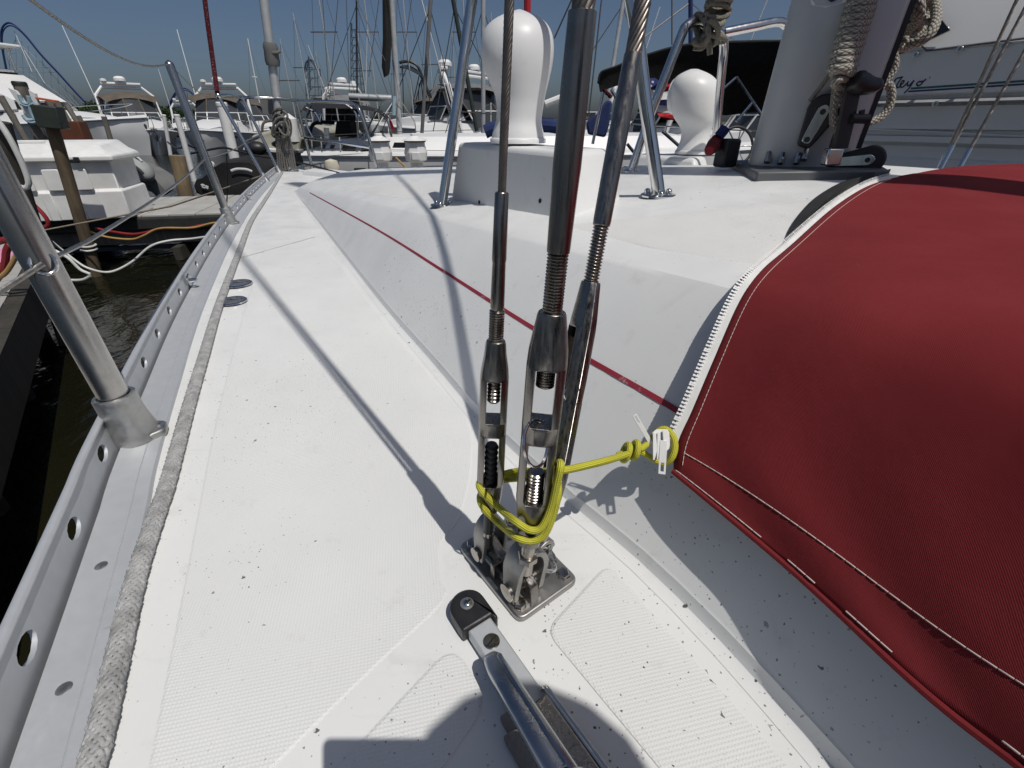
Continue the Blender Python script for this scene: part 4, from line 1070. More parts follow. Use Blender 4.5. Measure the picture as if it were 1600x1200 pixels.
car = thing('track_car', 'chromed jib car lever and sheave plates sitting on the genoa track', 'car')
# long lever body: rounded nose, gently wider aft
def lever(path, ws, hs, name, mat, bev=0.0):
    m = MB(); secs_ = []
    for i, (p, w_, h_) in enumerate(zip(path, ws, hs)):
        d = (path[min(i + 1, len(path) - 1)] - path[max(i - 1, 0)]).normalized(); s_ = UP.cross(d).normalized(); n_ = d.cross(s_)
        sec = []
        for a in np.linspace(0, 2 * math.pi, 21)[:-1]:
            cx, cy = math.cos(a), math.sin(a); q = (abs(cx) ** 3 + abs(cy) ** 3) ** (-1 / 3)
            sec.append(p + s_ * (cx * q * w_ / 2) + n_ * (cy * q * h_ / 2))
        secs_.append(sec)
    m.loft(secs_, closed=True); return m.build(name, M[mat], car, smooth=50, bevel=bev)
lp = [t0 + TX * x + TY * y + UP * z for x, y, z in [(0.0565, -0.012, 0.030), (0.058, -0.0122, 0.0315), (0.062, -0.0128, 0.033), (0.07, -0.0138, 0.0345), (0.10, -0.0155, 0.036), (0.14, -0.017, 0.037), (0.20, -0.018, 0.037), (0.28, -0.018, 0.036)]]
lever(lp, [0.004, 0.010, 0.0145, 0.0165, 0.0185, 0.0205, 0.022, 0.022], [0.002, 0.005, 0.008, 0.010, 0.012, 0.013, 0.014, 0.014], 'lever', 'chrome')
m = MB(); sp_ = [t0 + TX * x + TY * y + UP * z for x, y, z in [(0.064, -0.0085, 0.0385), (0.08, -0.0102, 0.0402), (0.11, -0.0115, 0.042), (0.15, -0.0125, 0.0436), (0.22, -0.013, 0.0438)]]; m.tube(catmull(sp_, 5), [0.0012] + [0.0024] * 20, 8); m.build('lever_spine', M['chrome'], car)
def side_plate(y, z0, x0, hgt, tilt, name='side_plate'):
    m = MB(); poly = round_poly([Vector((x0, 0, 0)), Vector((x0 + 0.012, hgt, 0)), Vector((0.3, hgt, 0)), Vector((0.3, 0, 0))], 0.008, 4)
    ez = (TY + UP * tilt).normalized(); ey = TX.cross(ez) * -1
    if ey.z < 0: ey = -ey
    m.prism([(p.x, p.y) for p in poly], t0 + TY * y + UP * z0, TX, ey, ez, 0.0022); return m.build(name, M['steel'], car, bevel=0.0006)
for y_, z_ in ((0.0125, 0.016), (0.0165, 0.012)):
    m = MB(); m.tube(catmull([t0 + TX * 0.098 + TY * (y_ - .003) + UP * (z_ + .004), t0 + TX * 0.103 + TY * y_ + UP * z_, t0 + TX * 0.2 + TY * (y_ + .001) + UP * z_, t0 + TX * 0.3 + TY * (y_ + .001) + UP * z_], 5), 0.0016, 8); m.build('guide_rail', M['steel_b'], car)
side_plate(-0.026, 0.006, 0.088, 0.030, -0.25); side_plate(-0.031, 0.006, 0.10, 0.028, -0.25)
m = MB(); m.box(t0 + TX * 0.20 + UP * 0.0165, 0.20, 0.022, 0.006, rot_t); m.build('car_base', M['steel'], car, bevel=0.002)
m = MB(); m.lathe([(0.011, 0), (0.011, 0.006), (0.0085, 0.009), (0.0001, 0.0095)], t0 + TX * 0.165 + TY * -0.016 + UP * 0.042, UP, 22); m.build('pivot_boss', M['chrome'], car, smooth=50)
m = MB(); ov = [(0.150 + 0.03 * (math.cos(a) + 1), 0.0075 * math.sin(a)) for a in np.linspace(0, 2 * math.pi, 21)[:-1]]
m.tube([t0 + TX * x + TY * (y - 0.016) + UP * 0.0442 for x, y in ov], 0.0011, 6, closed=True); m.build('rim', M['steel_b'], car)
# ================================================================== dorade boxes and cowls
def dorade_box(base_px, top_v, inset, label, mat='gelbox', Ys=None):
    B = [hit(u, v, 0.0, ROOF)[0] for u, v in base_px] if Ys is None else [at(u, v, Y=y) for (u, v), y in zip(base_px, Ys)]
    B.append(B[0] + (B[2] - B[1]))                       # fourth corner behind
    zt = at(*top_v, Y=B[0].y + 0.03).z; c = sum(B, Vector((0, 0, 0))) / 4
    T = []
    for p in B:
        q = p + (c - p) * inset; q.z = zt; T.append(q)
    m = MB(); secs_ = []
    for k, zoff in ((0.0, -0.03), (0.02, 0.0), (1.0, 0.0)):
        secs_.append([b.lerp(t_, k) + UP * zoff for b, t_ in zip(B, T)])
    m.loft(secs_, closed=True); t = thing('dorade_box', label, 'dorade box', group='dorade vent boxes')
    o = m.build('box', M[mat], t, smooth=30, bevel=0.012, bseg=4); return t, B, T, zt
db1, B1, T1, z1 = dorade_box([(704, 312), (886, 342), (972, 309)], (737, 221), 0.16, 'large white moulded vent box behind the shrouds carrying the tall cowl')
for u, v in ((749, 316), (844, 314)):
    r_ = ray(u, v); n_ = (B1[1] - B1[0]).cross(T1[0] - B1[0]).normalized(); k = (B1[0] - Vector((0, 0, 0))).dot(n_) / r_.dot(n_); p = r_ * k
    n_ = n_ if n_.dot(p) < 0 else -n_
    m = MB(); m.lathe([(0.0045, 0), (0.0045, 0.001)], p + n_ * 0.0002, n_, 12); m.build('drain_hole', M['dark_in'], db1)
db2, B2, T2, z2 = dorade_box([(980, 266), (1088, 270), (1108, 266)], (1004, 240), 0.14, 'second vent box farther off beside the mast step', Ys=(1.82, 1.58, 1.70))
def cowl(rows, Yc, label, parent_box, mouth_dir, seam_az, depth_k=0.95):
    """cowl vent lofted through its outline rows (image row, left, right)"""
    t = thing('vent_cowl', label, 'vent cowl', group='white vent cowls'); m = MB(); secs_ = []; cs = []
    xs_ = [r[0] for r in rows]
    ker = lambda a: np.concatenate([[a[0]], (a[:-2] + 2 * a[1:-1] + a[2:]) / 4, [a[-1]]])
    fine = np.linspace(rows[0][0], rows[-1][0], 44)
    Ls = np.array([interp([-q for q in xs_], [r[1] for r in rows], -v) for v in fine]); Rs = np.array([interp([-q for q in xs_], [r[2] for r in rows], -v) for v in fine])
    for _ in range(5): Ls, Rs = ker(Ls), ker(Rs)
    for v, l, r_ in zip(fine, Ls, Rs):
        a = at(l, v, Y=Yc); b = at(r_, v, Y=Yc); c = (a + b) / 2; hw = (b - a).length / 2
        k = (rows[0][0] - v) / (rows[0][0] - rows[-1][0]); sh = mouth_dir * (0.03 * max(0, k - 0.35))
        c = c + sh; cs.append((c, hw)); secs_.append([c + Vector((math.cos(q) * hw, math.sin(q) * hw * depth_k, 0)) for q in np.linspace(0, 2 * math.pi, 33)[:-1]])
    m.loft(secs_, closed=True); m.build('cowl_shell', M['gelbox'], t, smooth=70)
    i = int(len(cs) * 0.66); c, hw = cs[i]; md = mouth_dir.normalized()
    m = MB(); m.lathe([(hw * 0.66, 0), (hw * 0.68, 0.008), (hw * 0.65, 0.014), (hw * 0.58, 0.014), (hw * 0.55, 0.002)], c + md * hw * 0.74, md, 30); m.build('mouth_rim', M['gelbox'], t, smooth=50)
    m = MB(); m.lathe([(hw * 0.56, 0), (hw * 0.56, 0.002)], c + md * (hw * 0.74 + 0.008), md, 30); m.build('mouth', M['dark_in'], t)
    c0_, hw0 = cs[0]; m = MB(); m.lathe([(hw0 * 1.05, -0.008), (hw0 * 1.05, 0.0), (hw0 * 1.0, 0.003)], Vector((c0_.x, c0_.y, c0_.z)), UP, 32); m.build('base_ring', M['gelbox'], t, smooth=50)
    return t
c1 = (B1[0] + B1[1] + B1[2] + B1[3]) / 4
cowl([(217, 768, 851), (207, 768, 851), (199, 773, 846), (190, 776, 845), (160, 776, 850), (145, 773, 853), (130, 765, 857), (110, 757, 862), (90, 751, 865.5), (70, 750, 866.5), (55, 752, 865), (40, 758, 860), (28, 769, 850), (20, 782, 838), (15, 796, 826), (12, 808, 816)], T1[0].lerp(T1[2], .5).y, 'tall white cowl vent partly hidden behind the left shroud wire', db1, Vector((0.0, 1.0, 0)), -0.95)
cowl([(236, 1057, 1109), (228, 1060, 1108), (222, 1064, 1107), (206, 1066, 1109), (198, 1064, 1112), (190, 1057, 1117), (180, 1053, 1121), (165, 1052, 1126), (145, 1053, 1130), (132, 1056, 1129), (122, 1062, 1124), (115, 1069, 1117), (110, 1078, 1109), (107.5, 1088, 1100)], T2[0].lerp(T2[2], .55).y, 'smaller white cowl vent beside the mast under the black awning', db2, Vector((-0.75, 0.65, 0)), -0.45)
# stainless guard hoops over the vents
def foot(t, p, k=1.0):
    m = MB(); m.lathe([(0.034 * k, 0), (0.034 * k, 0.003), (0.031 * k, 0.005), (0.016 * k, 0.0055)], p - UP * 0.001, UP, 28); fo_ = m.build('foot_plate', M['steel_b'], t, smooth=40)
    for a in (0.4, 2.5, 4.6):
        m = MB(); m.ball(p + Vector((math.cos(a), math.sin(a), 0)) * 0.023 * k + UP * 0.006, 0.0065 * k, 10, 6); m.build('dome_bolt', M['steel_b'], fo_)
g1 = thing('vent_guard', 'large stainless guard hoop straddling the big vent box', 'guard rail', group='stainless vent guards')
p1, _ = hit(691, 321, 0, ROOF); p2, _ = hit(1029, 306, 0, ROOF)
q1 = at(741, -20, Y=p1.y + 0.05); q2 = at(984, -15, Y=p2.y + 0.03); top_ = (q1 + q2) / 2 + UP * 0.22
m = MB(); m.tube(catmull([p1 + UP * 0.003, p1.lerp(q1, .5), q1, q1.lerp(top_, .55) + UP * 0.07 + (q1 - top_) * 0.12, top_, q2.lerp(top_, .55) + UP * 0.07 + (q2 - top_) * 0.12, q2, p2.lerp(q2, .5), p2 + UP * 0.003], 10), 0.0125, 18); m.build('hoop', M['steel_b'], g1, smooth=60)
foot(g1, p1, 0.95); foot(g1, p2, 1.05)
g2 = thing('vent_guard', 'smaller guard hoop round the vent beside the mast, tied with flecked rope', 'guard rail', group='stainless vent guards')
p3, _ = hit(986, 268, 0, ROOF); Yg = p3.y
m = MB(); m.tube(catmull([p3, at(1020, 170, Y=Yg), at(1062, 62, Y=Yg), at(1072, 42, Y=Yg), at(1088, 34, Y=Yg + .02), at(1106, 42, Y=Yg + .05), at(1127, 56, Y=Yg + .1), at(1131, 75, Y=Yg + .12), at(1128, 110, Y=Yg + .14), at(1122, 175, Y=Yg + .16), at(1117, 240, Y=Yg + .18)], 8), 0.0118, 16); m.build('hoop', M['steel_b'], g2, smooth=60)
m = MB(); m.tube(catmull([at(1131, 51, Y=Yg + .1), at(1180, 41, Y=Yg + .12), at(1212, 35, Y=Yg + .14), at(1226, 38, Y=Yg + .15), at(1232, 52, Y=Yg + .15), at(1226, 120, Y=Yg + .16)], 8), 0.0118, 16); m.build('cross_rail', M['steel_b'], g2, smooth=60)
foot(g2, p3, 0.7)
kt = thing('tied_rope', 'black-flecked rope wound and knotted on the vent guard', 'rope')
def hank(parent, centre_px, Yk, loops, mat, r):
    for i, (du, dv, ru, rv, tilt, dy) in enumerate(loops):
        pts = []
        for a in np.linspace(0, 2 * math.pi, 30)[:-1]:
            x = ru * math.cos(a); y = rv * math.sin(a); u = centre_px[0] + du + x * math.cos(tilt) - y * math.sin(tilt); v = centre_px[1] + dv + x * math.sin(tilt) + y * math.cos(tilt)
            pts.append(at(u, v, Y=Yk + dy + 0.03 * math.sin(a + i)))
        m = MB(); m.tube(pts, r, 10, closed=True); m.build('turn', M[mat], parent, smooth=60)
rk = 0.0068
hank(kt, (1110, 40), Yg + 0.02, [(14, -38, 18, 5, -.1, 0), (12, -28, 18, 6, .1, 0), (10, -18, 18, 6, -.05, 0), (6, -8, 14, 8, .2, 0), (-14, 4, 9, 22, -.3, -.02), (-8, 10, 8, 24, .3, .01), (2, 12, 10, 18, 0, -.02), (6, 20, 18, 5, .1, 0), (-6, 22, 20, 6, -.2, 0), (-14, 24, 8, 12, .4, .02)], 'rope_fleck', rk)
m = MB(); m.tube(catmull([at(1103, 55, Y=Yg), at(1108, 70, Y=Yg), at(1109, 86, Y=Yg)], 5), rk, 10); m.tube(catmull([at(1092, 60, Y=Yg), at(1088, 72, Y=Yg), at(1086, 79, Y=Yg)], 5), rk, 10); m.build('tail', M['rope_fleck'], kt)
m = MB(); m.tube(catmull([at(1122, 0, Y=Yg + .02), at(1125, -30, Y=Yg + .05), at(1130, -120, Y=Yg + .1)], 5), rk * 1.2, 10); m.build('standing_part', M['rope_fleck'], kt)

# ================================================================== mast
mb, _ = hit(1242, 266, 0, ROOF); mtop = at(1326, 0, Y=mb.y - 0.01); max_ = (mtop - mb).normalized()
mast = thing('mast', 'silver aluminium mast standing on the coachroof', 'mast')
ma = RGT * 0.5 - FWD * 0.85; ma = (ma - max_ * ma.dot(max_)).normalized(); mb2 = max_.cross(ma).normalized()
hw_m = pxlen(65, mb); sec = [(math.copysign(abs(math.cos(a)) ** 0.8, math.cos(a)) * hw_m * 1.06, math.copysign(abs(math.sin(a)) ** 0.9, math.sin(a)) * hw_m * 0.72) for a in np.linspace(0, 2 * math.pi, 49)[:-1]]
m = MB(); m.prism(sec, mb - max_ * 0.02, ma, mb2, max_, 6.5); m.build('mast_section', M['mast'], mast, smooth=50)
m = MB(); tk = mb + ma * (hw_m * 1.05); m.box(tk + max_ * 3.2, 0.018, 0.03, 6.3, Matrix((ma, mb2, max_)).transposed()); m.build('sail_track', M['blackpl'], mast)
m = MB(); st_c = [hit(1140, 262, 0.0, ROOF)[0], hit(1180, 284, 0.0, ROOF)[0], hit(1385, 281, 0.0, ROOF)[0], hit(1352, 259, 0.0, ROOF)[0]]
m.loft([[p - UP * 0.01 for p in st_c], [p + UP * 0.018 for p in st_c]], closed=True); m.build('mast_step', pm('dark_grey_step', (0.09, 0.095, 0.1), 0.5), mast, bevel=0.004)
mdep = lambda u, v: depth(mb + max_ * 0.2) - 0.12
Mtree = bvh_of(mast.children[0])
def mhit(u, v, off=0.0):
    r_ = ray(u, v).normalized(); q = Mtree.ray_cast(Vector((0, 0, 0)), r_)
    if q[0] is None: return at(u, v, d=depth(mb) - 0.05), -r_
    n_ = q[1] if q[1].dot(r_) < 0 else -q[1]; return q[0] + n_ * off, n_
for u, v in ((1221, 246), (1246, 246), (1200, 244), (1258, 240)):
    p, n_ = mhit(u, v, 0.004); m = MB(); m.tube([at(u - 2, v + 10, d=depth(p)), at(u + 2, v - 6, d=depth(p))], 0.006, 8); m.build('base_clip', M['steel_b'], mast)
m = MB(); pp = [mhit(u, v, 0.0012)[0] for u, v in [(1264, -14), (1268, 8), (1290, 12), (1322, 3), (1330, -14)]]; m.add(pp, [tuple(range(5))]); m.build('sticker', M['print_white'], mast)
m = MB(); pp = [mhit(u, v, 0.0022)[0] for u, v in [(1292, -14), (1293, 0), (1299, 4), (1308, 0), (1308, -14)]]; m.add(pp, [tuple(range(5))]); m.build('sticker_print', M['navy'], mast)
# lower scuffed sleeve edge of the mast section
def block_thing(label, c_px, length, width, ang, dpt_, thick, strap_mat='steel_b'):
    """teardrop cheek block: round end, tapered end, steel strap with two pins"""
    t = thing('cheek_block', label, 'block', group='black cheek blocks at the mast foot')
    c = at(*c_px, d=dpt_); vz_ = (-c).normalized(); ux_ = Vector((1, 0, 0)); ux_ = (ux_ - vz_ * ux_.dot(vz_)).normalized(); uy_ = vz_.cross(ux_)
    L_ = pxlen(length, c); Wd = pxlen(width, c); ex = ux_ * math.cos(ang) + uy_ * math.sin(ang); ey = vz_.cross(ex)
    poly = [(L_ / 2 - Wd / 2 + Wd / 2 * math.cos(a), Wd / 2 * math.sin(a)) for a in np.linspace(-math.pi * 0.62, math.pi * 0.62, 22)]
    poly += [(-L_ / 2 + 0.006, Wd * 0.24), (-L_ / 2, Wd * 0.18), (-L_ / 2, -Wd * 0.18), (-L_ / 2 + 0.006, -Wd * 0.24)]
    for k, sgn in ((0.0, 1), (1.0, 1)):
        m = MB(); m.prism(poly, c - vz_ * (thick * (0.5 + k * 0.62)), ex, ey, vz_, thick * 0.42); m.build('cheek', M['blackpl'], t, bevel=0.004, bseg=3)
    m = MB(); m.lathe([(Wd * 0.36, 0), (Wd * 0.30, thick * 0.3), (Wd * 0.36, thick * 0.6)], c + ex * (L_ / 2 - Wd / 2) - vz_ * thick * 0.85, vz_, 24); m.build('sheave', M['alu'], t)
    m = MB(); sp = round_poly([Vector((-L_ * 0.42, -Wd * 0.15, 0)), Vector((L_ * 0.24, -Wd * 0.19, 0)), Vector((L_ * 0.33, 0, 0)), Vector((L_ * 0.24, Wd * 0.19, 0)), Vector((-L_ * 0.42, Wd * 0.15, 0))], 0.008, 3)
    m.prism([(q.x, q.y) for q in sp], c - vz_ * (thick * 0.08) + vz_ * 0.001, ex, ey, vz_, 0.003); st_o = m.build('strap', M[strap_mat], t, bevel=0.0008)
    for x in (-L_ * 0.34, L_ * 0.18):
        m = MB(); m.lathe([(Wd * 0.09, 0), (Wd * 0.09, 0.0012)], c + ex * x + vz_ * (0.0041 - thick * .08), vz_, 14); m.build('pin', M['blackmetal'], st_o)
    return t
p, _ = mhit(1277, 190); block_thing('black cheek block with steel strap on the mast face', (1277, 190), 76, 46, math.radians(74), depth(p) - 0.015, 0.03)
p, _ = mhit(1295, 250); block_thing('black block lying on its side at the foot of the mast', (1339, 251), 74, 41, math.radians(4), depth(p) - 0.03, 0.032)
sb = thing('turning_block', 'small perforated silver block under the coiled halyard', 'block'); p, _ = mhit(1300, 200)
dS = depth(p) - 0.03; c = at(1321, 196, d=dS); vz_ = (-c).normalized(); ux_ = Vector((1, 0, 0)); uy_ = vz_.cross(ux_); ang = math.radians(76); ex = ux_ * math.cos(ang) + uy_ * math.sin(ang); ey = vz_.cross(ex)
L_ = pxlen(52, c); Wd = pxlen(18, c); m = MB(); m.prism([(L_ / 2 * math.cos(a), Wd / 2 * math.sin(a) * (1.1 if math.cos(a) > 0 else .85)) for a in np.linspace(0, 2 * math.pi, 25)[:-1]], c, ex, ey, vz_, 0.004); m.build('side_plate', M['steel_b'], sb, bevel=0.001)
for k, (x, y) in enumerate([(-.3, .1), (-.3, -.15), (-.05, .2), (0, -.2), (.2, .15), (.3, -.12)]):
    m = MB(); m.lathe([(0.0024, 0), (0.0024, 0.0006)], c + ex * x * L_ + ey * y * Wd * 1.2 + vz_ * 0.0042, vz_, 10); m.build('hole', M['dark_in'], sb)
m = MB(); m.box(at(1308, 222, d=dS + .005), 0.018, 0.02, 0.035); m.box(at(1300, 245, d=dS), 0.03, 0.02, 0.03); m.build('swivel', M['steel_b'], sb, bevel=0.003)
# ropes at the mast
hal = thing('coiled_halyard', 'cream halyard wound in a long hank down the mast', 'rope'); rR = pxlen(4.7, mb)
def mrope(pix, off=-0.03, r=None, name='line', parent=None, mat='rope'):
    P = [at(u, v, d=depth(mhit(min(u, 1300), v)[0]) + off) for u, v in pix]; m = MB(); m.tube(resample(catmull(P, 8), 0.006), r or rR, 12); return m.build(name, M[mat], parent or hal, smooth=60)
turns = 13; pts = []; b0, b1 = Vector((1358, -34, 0)), Vector((1314, 112, 0)); dH = depth(mhit(1300, 80)[0]) - 0.035
for i in range(turns * 18 + 1):
    a = 2 * math.pi * i / 18; k = i / (turns * 18); c = b0.lerp(b1, k); ru = 20 - 1.5 * k + 0.8 * math.sin(i * 0.21)
    pts.append(at(c.x + ru * math.cos(a), c.y + 3.0 * math.sin(a) + 0.6 * math.sin(i * .37), d=dH - 0.034 * math.sin(a)))
m = MB(); m.tube(pts, rR, 12); m.build('wound_turns', M['rope'], hal, smooth=60)
hank(hal, (1317, 117), at(1317, 117, d=dH).y, [(0, -2, 15, 5, .05, 0), (0, 12, 13, 6, -.1, 0)], 'rope', rR)
mrope([(1308, 118), (1306, 140), (1303, 165), (1302, 190), (1307, 207)]); mrope([(1318, 128), (1322, 150), (1323, 172), (1326, 182)]); mrope([(1310, 128), (1307, 150), (1309, 168)])
mrope([(1303, 108), (1285, 132), (1265, 158)], 0.0, rR * 0.6)
hk = thing('hanging_rope_coil', 'big loose coil of grey-white rope hung behind the mast', 'rope'); rL = pxlen(6.2, mb); Yh = mb.y + 0.05
for k, (cx, cy, ru, rv, tl, dy) in enumerate([(1412, 28, 52, 44, -.5, 0), (1408, 22, 44, 38, -.5, .03), (1416, 20, 46, 50, -.6, -.03), (1400, 34, 40, 32, -.4, .05), (1402, 8, 34, 42, -.4, -.05), (1395, 45, 42, 26, -.3, .02), (1408, 2, 50, 56, -.5, .06)]):
    P = []
    for a in np.linspace(0, 2 * math.pi, 40)[:-1]:
        x, y = ru * math.cos(a), rv * math.sin(a); P.append(at(cx + x * math.cos(tl) - y * math.sin(tl), cy + x * math.sin(tl) + y * math.cos(tl), Y=Yh + dy + 0.03 * math.sin(2 * a + k)))
    m = MB(); m.tube(P, rL, 12, closed=True); m.build('loop', M['rope'], hk, smooth=60)
for P in ([(1366, 92), (1378, 76), (1394, 82), (1397, 104), (1385, 126), (1372, 140)], [(1352, 120), (1372, 116), (1381, 126), (1392, 140), (1390, 165), (1375, 184), (1350, 193), (1330, 190)], [(1345, 140), (1340, 160), (1332, 190), (1322, 220)], [(1338, 85), (1358, 78), (1376, 88), (1370, 104), (1346, 112), (1336, 128)], [(1345, 62), (1366, 60), (1386, 72), (1398, 60)]):
    m = MB(); m.tube(resample(catmull([at(u, v, Y=Yh - 0.04) for u, v in P], 8), 0.006), rL * 0.92, 12); m.build('loop', M['rope'], hk, smooth=60)
cl = thing('mast_cleat', 'black horn cleat and lever on the side of the mast', 'cleat')
Yc_ = at(1345, 130, d=dH).y - 0.01
m = MB(); m.tube(catmull([at(1334, 122, Y=Yc_), at(1345, 131, Y=Yc_), at(1362, 134, Y=Yc_), at(1379, 130, Y=Yc_)], 5), [0.012, 0.016, 0.018, 0.018, 0.018, 0.018, 0.018, 0.017, 0.016, 0.015, 0.014, 0.013, 0.012, 0.01, 0.008, 0.004][:16], 10); m.build('horn', M['blackpl'], cl, smooth=60)
m = MB(); m.tube([at(1330, 185, Y=Yc_), at(1356, 186, Y=Yc_)], 0.0085, 10); m.tube([at(1346, 186, Y=Yc_), at(1347, 172, Y=Yc_)], 0.005, 8); m.build('lever', M['blackpl'], cl, smooth=60)
m = MB(); m.tube(catmull([at(1338, 124, Y=Yc_ + .01), at(1330, 150, Y=Yc_ + .01), at(1322, 190, Y=Yc_ + .01), at(1312, 232, Y=Yc_ + .01)], 5), 0.016, 10, flat=.5); m.build('bracket', M['blackpl'], cl)
# gear by the mast foot
gb = thing('gear_bag', 'red and blue rolled burgee and black box by the mast foot', 'bag'); Yb = mb.y + 0.1
m = MB(); pb = at(1133, 252, Y=Yb); m.box(pb + UP * 0.018, 0.042, 0.04, 0.062, rotz(0.3)); m.build('black_box', M['blackpl'], gb, bevel=0.006)
m = MB(); m.tube(catmull([at(1108, 236, Y=Yb - .05), at(1116, 225, Y=Yb), at(1122, 214, Y=Yb)], 4), [0.010, 0.013, 0.015, 0.016, 0.016, 0.015, 0.014, 0.013, 0.011], 10); m.build('red_roll', pm('dark_red_cloth', (0.16, 0.012, 0.016), 0.9, 0, 0.3, 40), gb)
m = MB(); m.tube(catmull([at(1123, 213, Y=Yb), at(1129, 206, Y=Yb), at(1134, 199, Y=Yb)], 4), 0.012, 10); m.build('blue_roll', M['blue_flag'], gb)
sw = thing('steering_wheel', 'dark boat wheel rim seen between vent and mast', 'wheel'); c = at(1150, 228, Y=3.6)
m = MB(); m.tube([c + Vector((0.115 * math.cos(a), 0.05 * math.sin(a), 0.115 * math.sin(a))) for a in np.linspace(0, 2 * math.pi, 28)[:-1]], 0.009, 8, closed=True); m.build('rim', M['blackpl'], sw)
for a in np.linspace(0, 2 * math.pi, 7)[:-1]:
    m = MB(); m.tube([c, c + Vector((0.115 * math.cos(a), 0.05 * math.sin(a), 0.115 * math.sin(a)))], 0.005, 6); m.build('spoke', M['steel_b'], sw)
m = MB(); m.tube([c, c - UP * 1.4], 0.03, 10); m.build('pedestal', M['white_boat'], sw)
# boom with its cover, above the picture: it shades the top of the dodger
bm_ = thing('boom', 'boom under a rolled red sail cover above the dodger', 'boom'); g0 = mb + max_ * 1.48 - FWD * 0.14
m = MB(); m.tube([g0, g0 - FWD * 3.4 + UP * 0.08], 0.06, 16); m.build('spar', M['mast'], bm_)
m = MB(); m.tube(catmull([g0 - FWD * 0.1 + UP * 0.14, g0 - FWD * 1.2 + UP * 0.13, g0 - FWD * 2.4 + UP * 0.14, g0 - FWD * 3.3 + UP * 0.15], 6), [0.095] * 19, 14); m.build('sail_cover', M['canvas'], bm_, smooth=60)
# starboard shrouds
for i, (a, b, lab) in enumerate((((1475, 250), (1589, 0), 'leftmost of the thin wires rising beyond the red canvas'), ((1484, 236), (1600, 16), 'middle thin wire rising beyond the red canvas'), ((1511, 241), (1600, 82), 'rightmost thin wire rising beyond the red canvas'))):
    p, q = at(*a, Y=1.95), at(*b, Y=2.0); d = (q - p).normalized(); t = thing('starboard_shroud', lab, 'shroud', group='starboard shrouds')
    m = MB(); m.helix_wire(p, q + d * 2.5, pxlen(2.6, p), 8, 0.07, None, 0.012, 5); m.build('wire_rope', M['wire'], t, smooth=60)
    m = MB(); m.cyl(p - d * 0.5, p + d * 0.02, pxlen(4.2, p), 12); m.build('terminal', M['steel_b'], t)

# ================================================================== foredeck gear
an = thing('bow_roller', 'polished stainless anchor roller channel on the bow', 'bow roller'); Ya = 3.6
m = MB(); pts4 = [at(571, 266, Y=Ya), at(645, 265, Y=Ya), at(645, 277, Y=Ya), at(571, 279, Y=Ya)]; off = Vector((0.02, 0.22, 0.0)); m.add(pts4 + [p + off for p in pts4], [(0, 1, 2, 3), (4, 7, 6, 5), (0, 4, 5, 1), (2, 6, 7, 3), (0, 3, 7, 4), (1, 5, 6, 2)]); m.build('channel', M['steel_b'], an, bevel=0.006)
m = MB(); m.lathe([(0.04, 0), (0.05, 0.01), (0.03, 0.05), (0.05, 0.09), (0.04, 0.1)], at(646, 271, Y=Ya + .05), Vector((1, 0.1, 0)), 18); m.build('roller', M['cast'], an)
m = MB(); m.cyl(at(652, 269, Y=Ya + .05), at(664, 269, Y=Ya + .05), 0.02, 12); m.build('pin', M['steel_b'], an)
hb, _ = hit(515, 270, 0); hm = MB(); q4 = [at(u, v, z=DECK + 0.012) for u, v in [(472, 271.5), (540, 277), (552, 274), (496, 267)]]
hm.loft([[p - UP * 0.02 for p in q4], q4, [p + (sum(q4, Vector((0, 0, 0))) / 4 - p) * 0.1 + UP * 0.03 for p in q4]], closed=True); o = hm.build('anchor_locker_lid', M['gelbox'], bevel=0.008); tag(o, 'white anchor locker lid on the foredeck before the pulpit', 'hatch')
m = MB(); m.tube(resample(catmull([at(298, 240, Y=4.7), at(345, 231, Y=4.7), at(364, 234, Y=4.7), at(400, 243, Y=4.7), at(440, 249, Y=4.7), at(480, 257, Y=4.6), at(520, 268, Y=4.2), at(552, 277, Y=3.75), at(572, 277, Y=3.6), at(581, 274, Y=3.55)], 8), 0.03), 0.009, 8); o = m.build('power_cable', M['cable_blk']); tag(o, 'black shore power cable draped across the pulpit to the foredeck', 'cable')
m = MB(); m.tube(catmull([at(354, 240, Y=4.72), at(355, 300, Y=4.72), at(353, 335, Y=4.72)], 5), 0.006, 6); o = m.build('black_cord', M['cable_blk']); tag(o, 'thin black cord hanging straight down outside the pulpit', 'cord')
# forestay furler
fu = thing('furler', 'tall forestay furling tube at the bow with a wrapped collar', 'furler'); Yf = 4.75
fa, fb_ = at(436, 182, Y=Yf), at(412, 0, Y=Yf); fd = (fb_ - fa).normalized()
m = MB(); rf = pxlen(6.2, fa); m.cyl(fa - fd * 0.1, fb_ + fd * 3, rf, 16); m.build('tube', M['mast'], fu, smooth=60)
m = MB(); rw = rf * 1.55; m.lathe([(rw * .9, 0), (rw * 1.05, 0.03), (rw, 0.1), (rw * 1.08, 0.13), (rw * .9, 0.16)], at(426.5, 103, Y=Yf - .01), fd, 16); m.build('tape_wrap', M['canvas_gry'], fu)
m = MB(); m.tube([at(426 + 11 * math.cos(a), 80 + 2.5 * math.sin(a), Y=Yf - 0.05 * math.sin(a)) for a in np.linspace(0, 2 * math.pi, 16)[:-1]], 0.012, 8, closed=True); m.build('lashing', M['rope_d'], fu)
m = MB(); m.lathe([(0.05, 0), (0.085, 0.02), (0.085, 0.04), (0.05, 0.06), (0.045, 0.12), (0.085, 0.15), (0.085, 0.17)], at(441, 232, Y=Yf), fd, 20); m.build('drum', M['blackpl'], fu)
m = MB(); m.cyl(at(438, 180, Y=Yf), at(447, 268, Y=Yf), 0.02, 10); m.build('lower_stay', M['steel'], fu)
fr_ = thing('furling_rope', 'tangled bunch of furling line hung on the bow furler', 'rope')
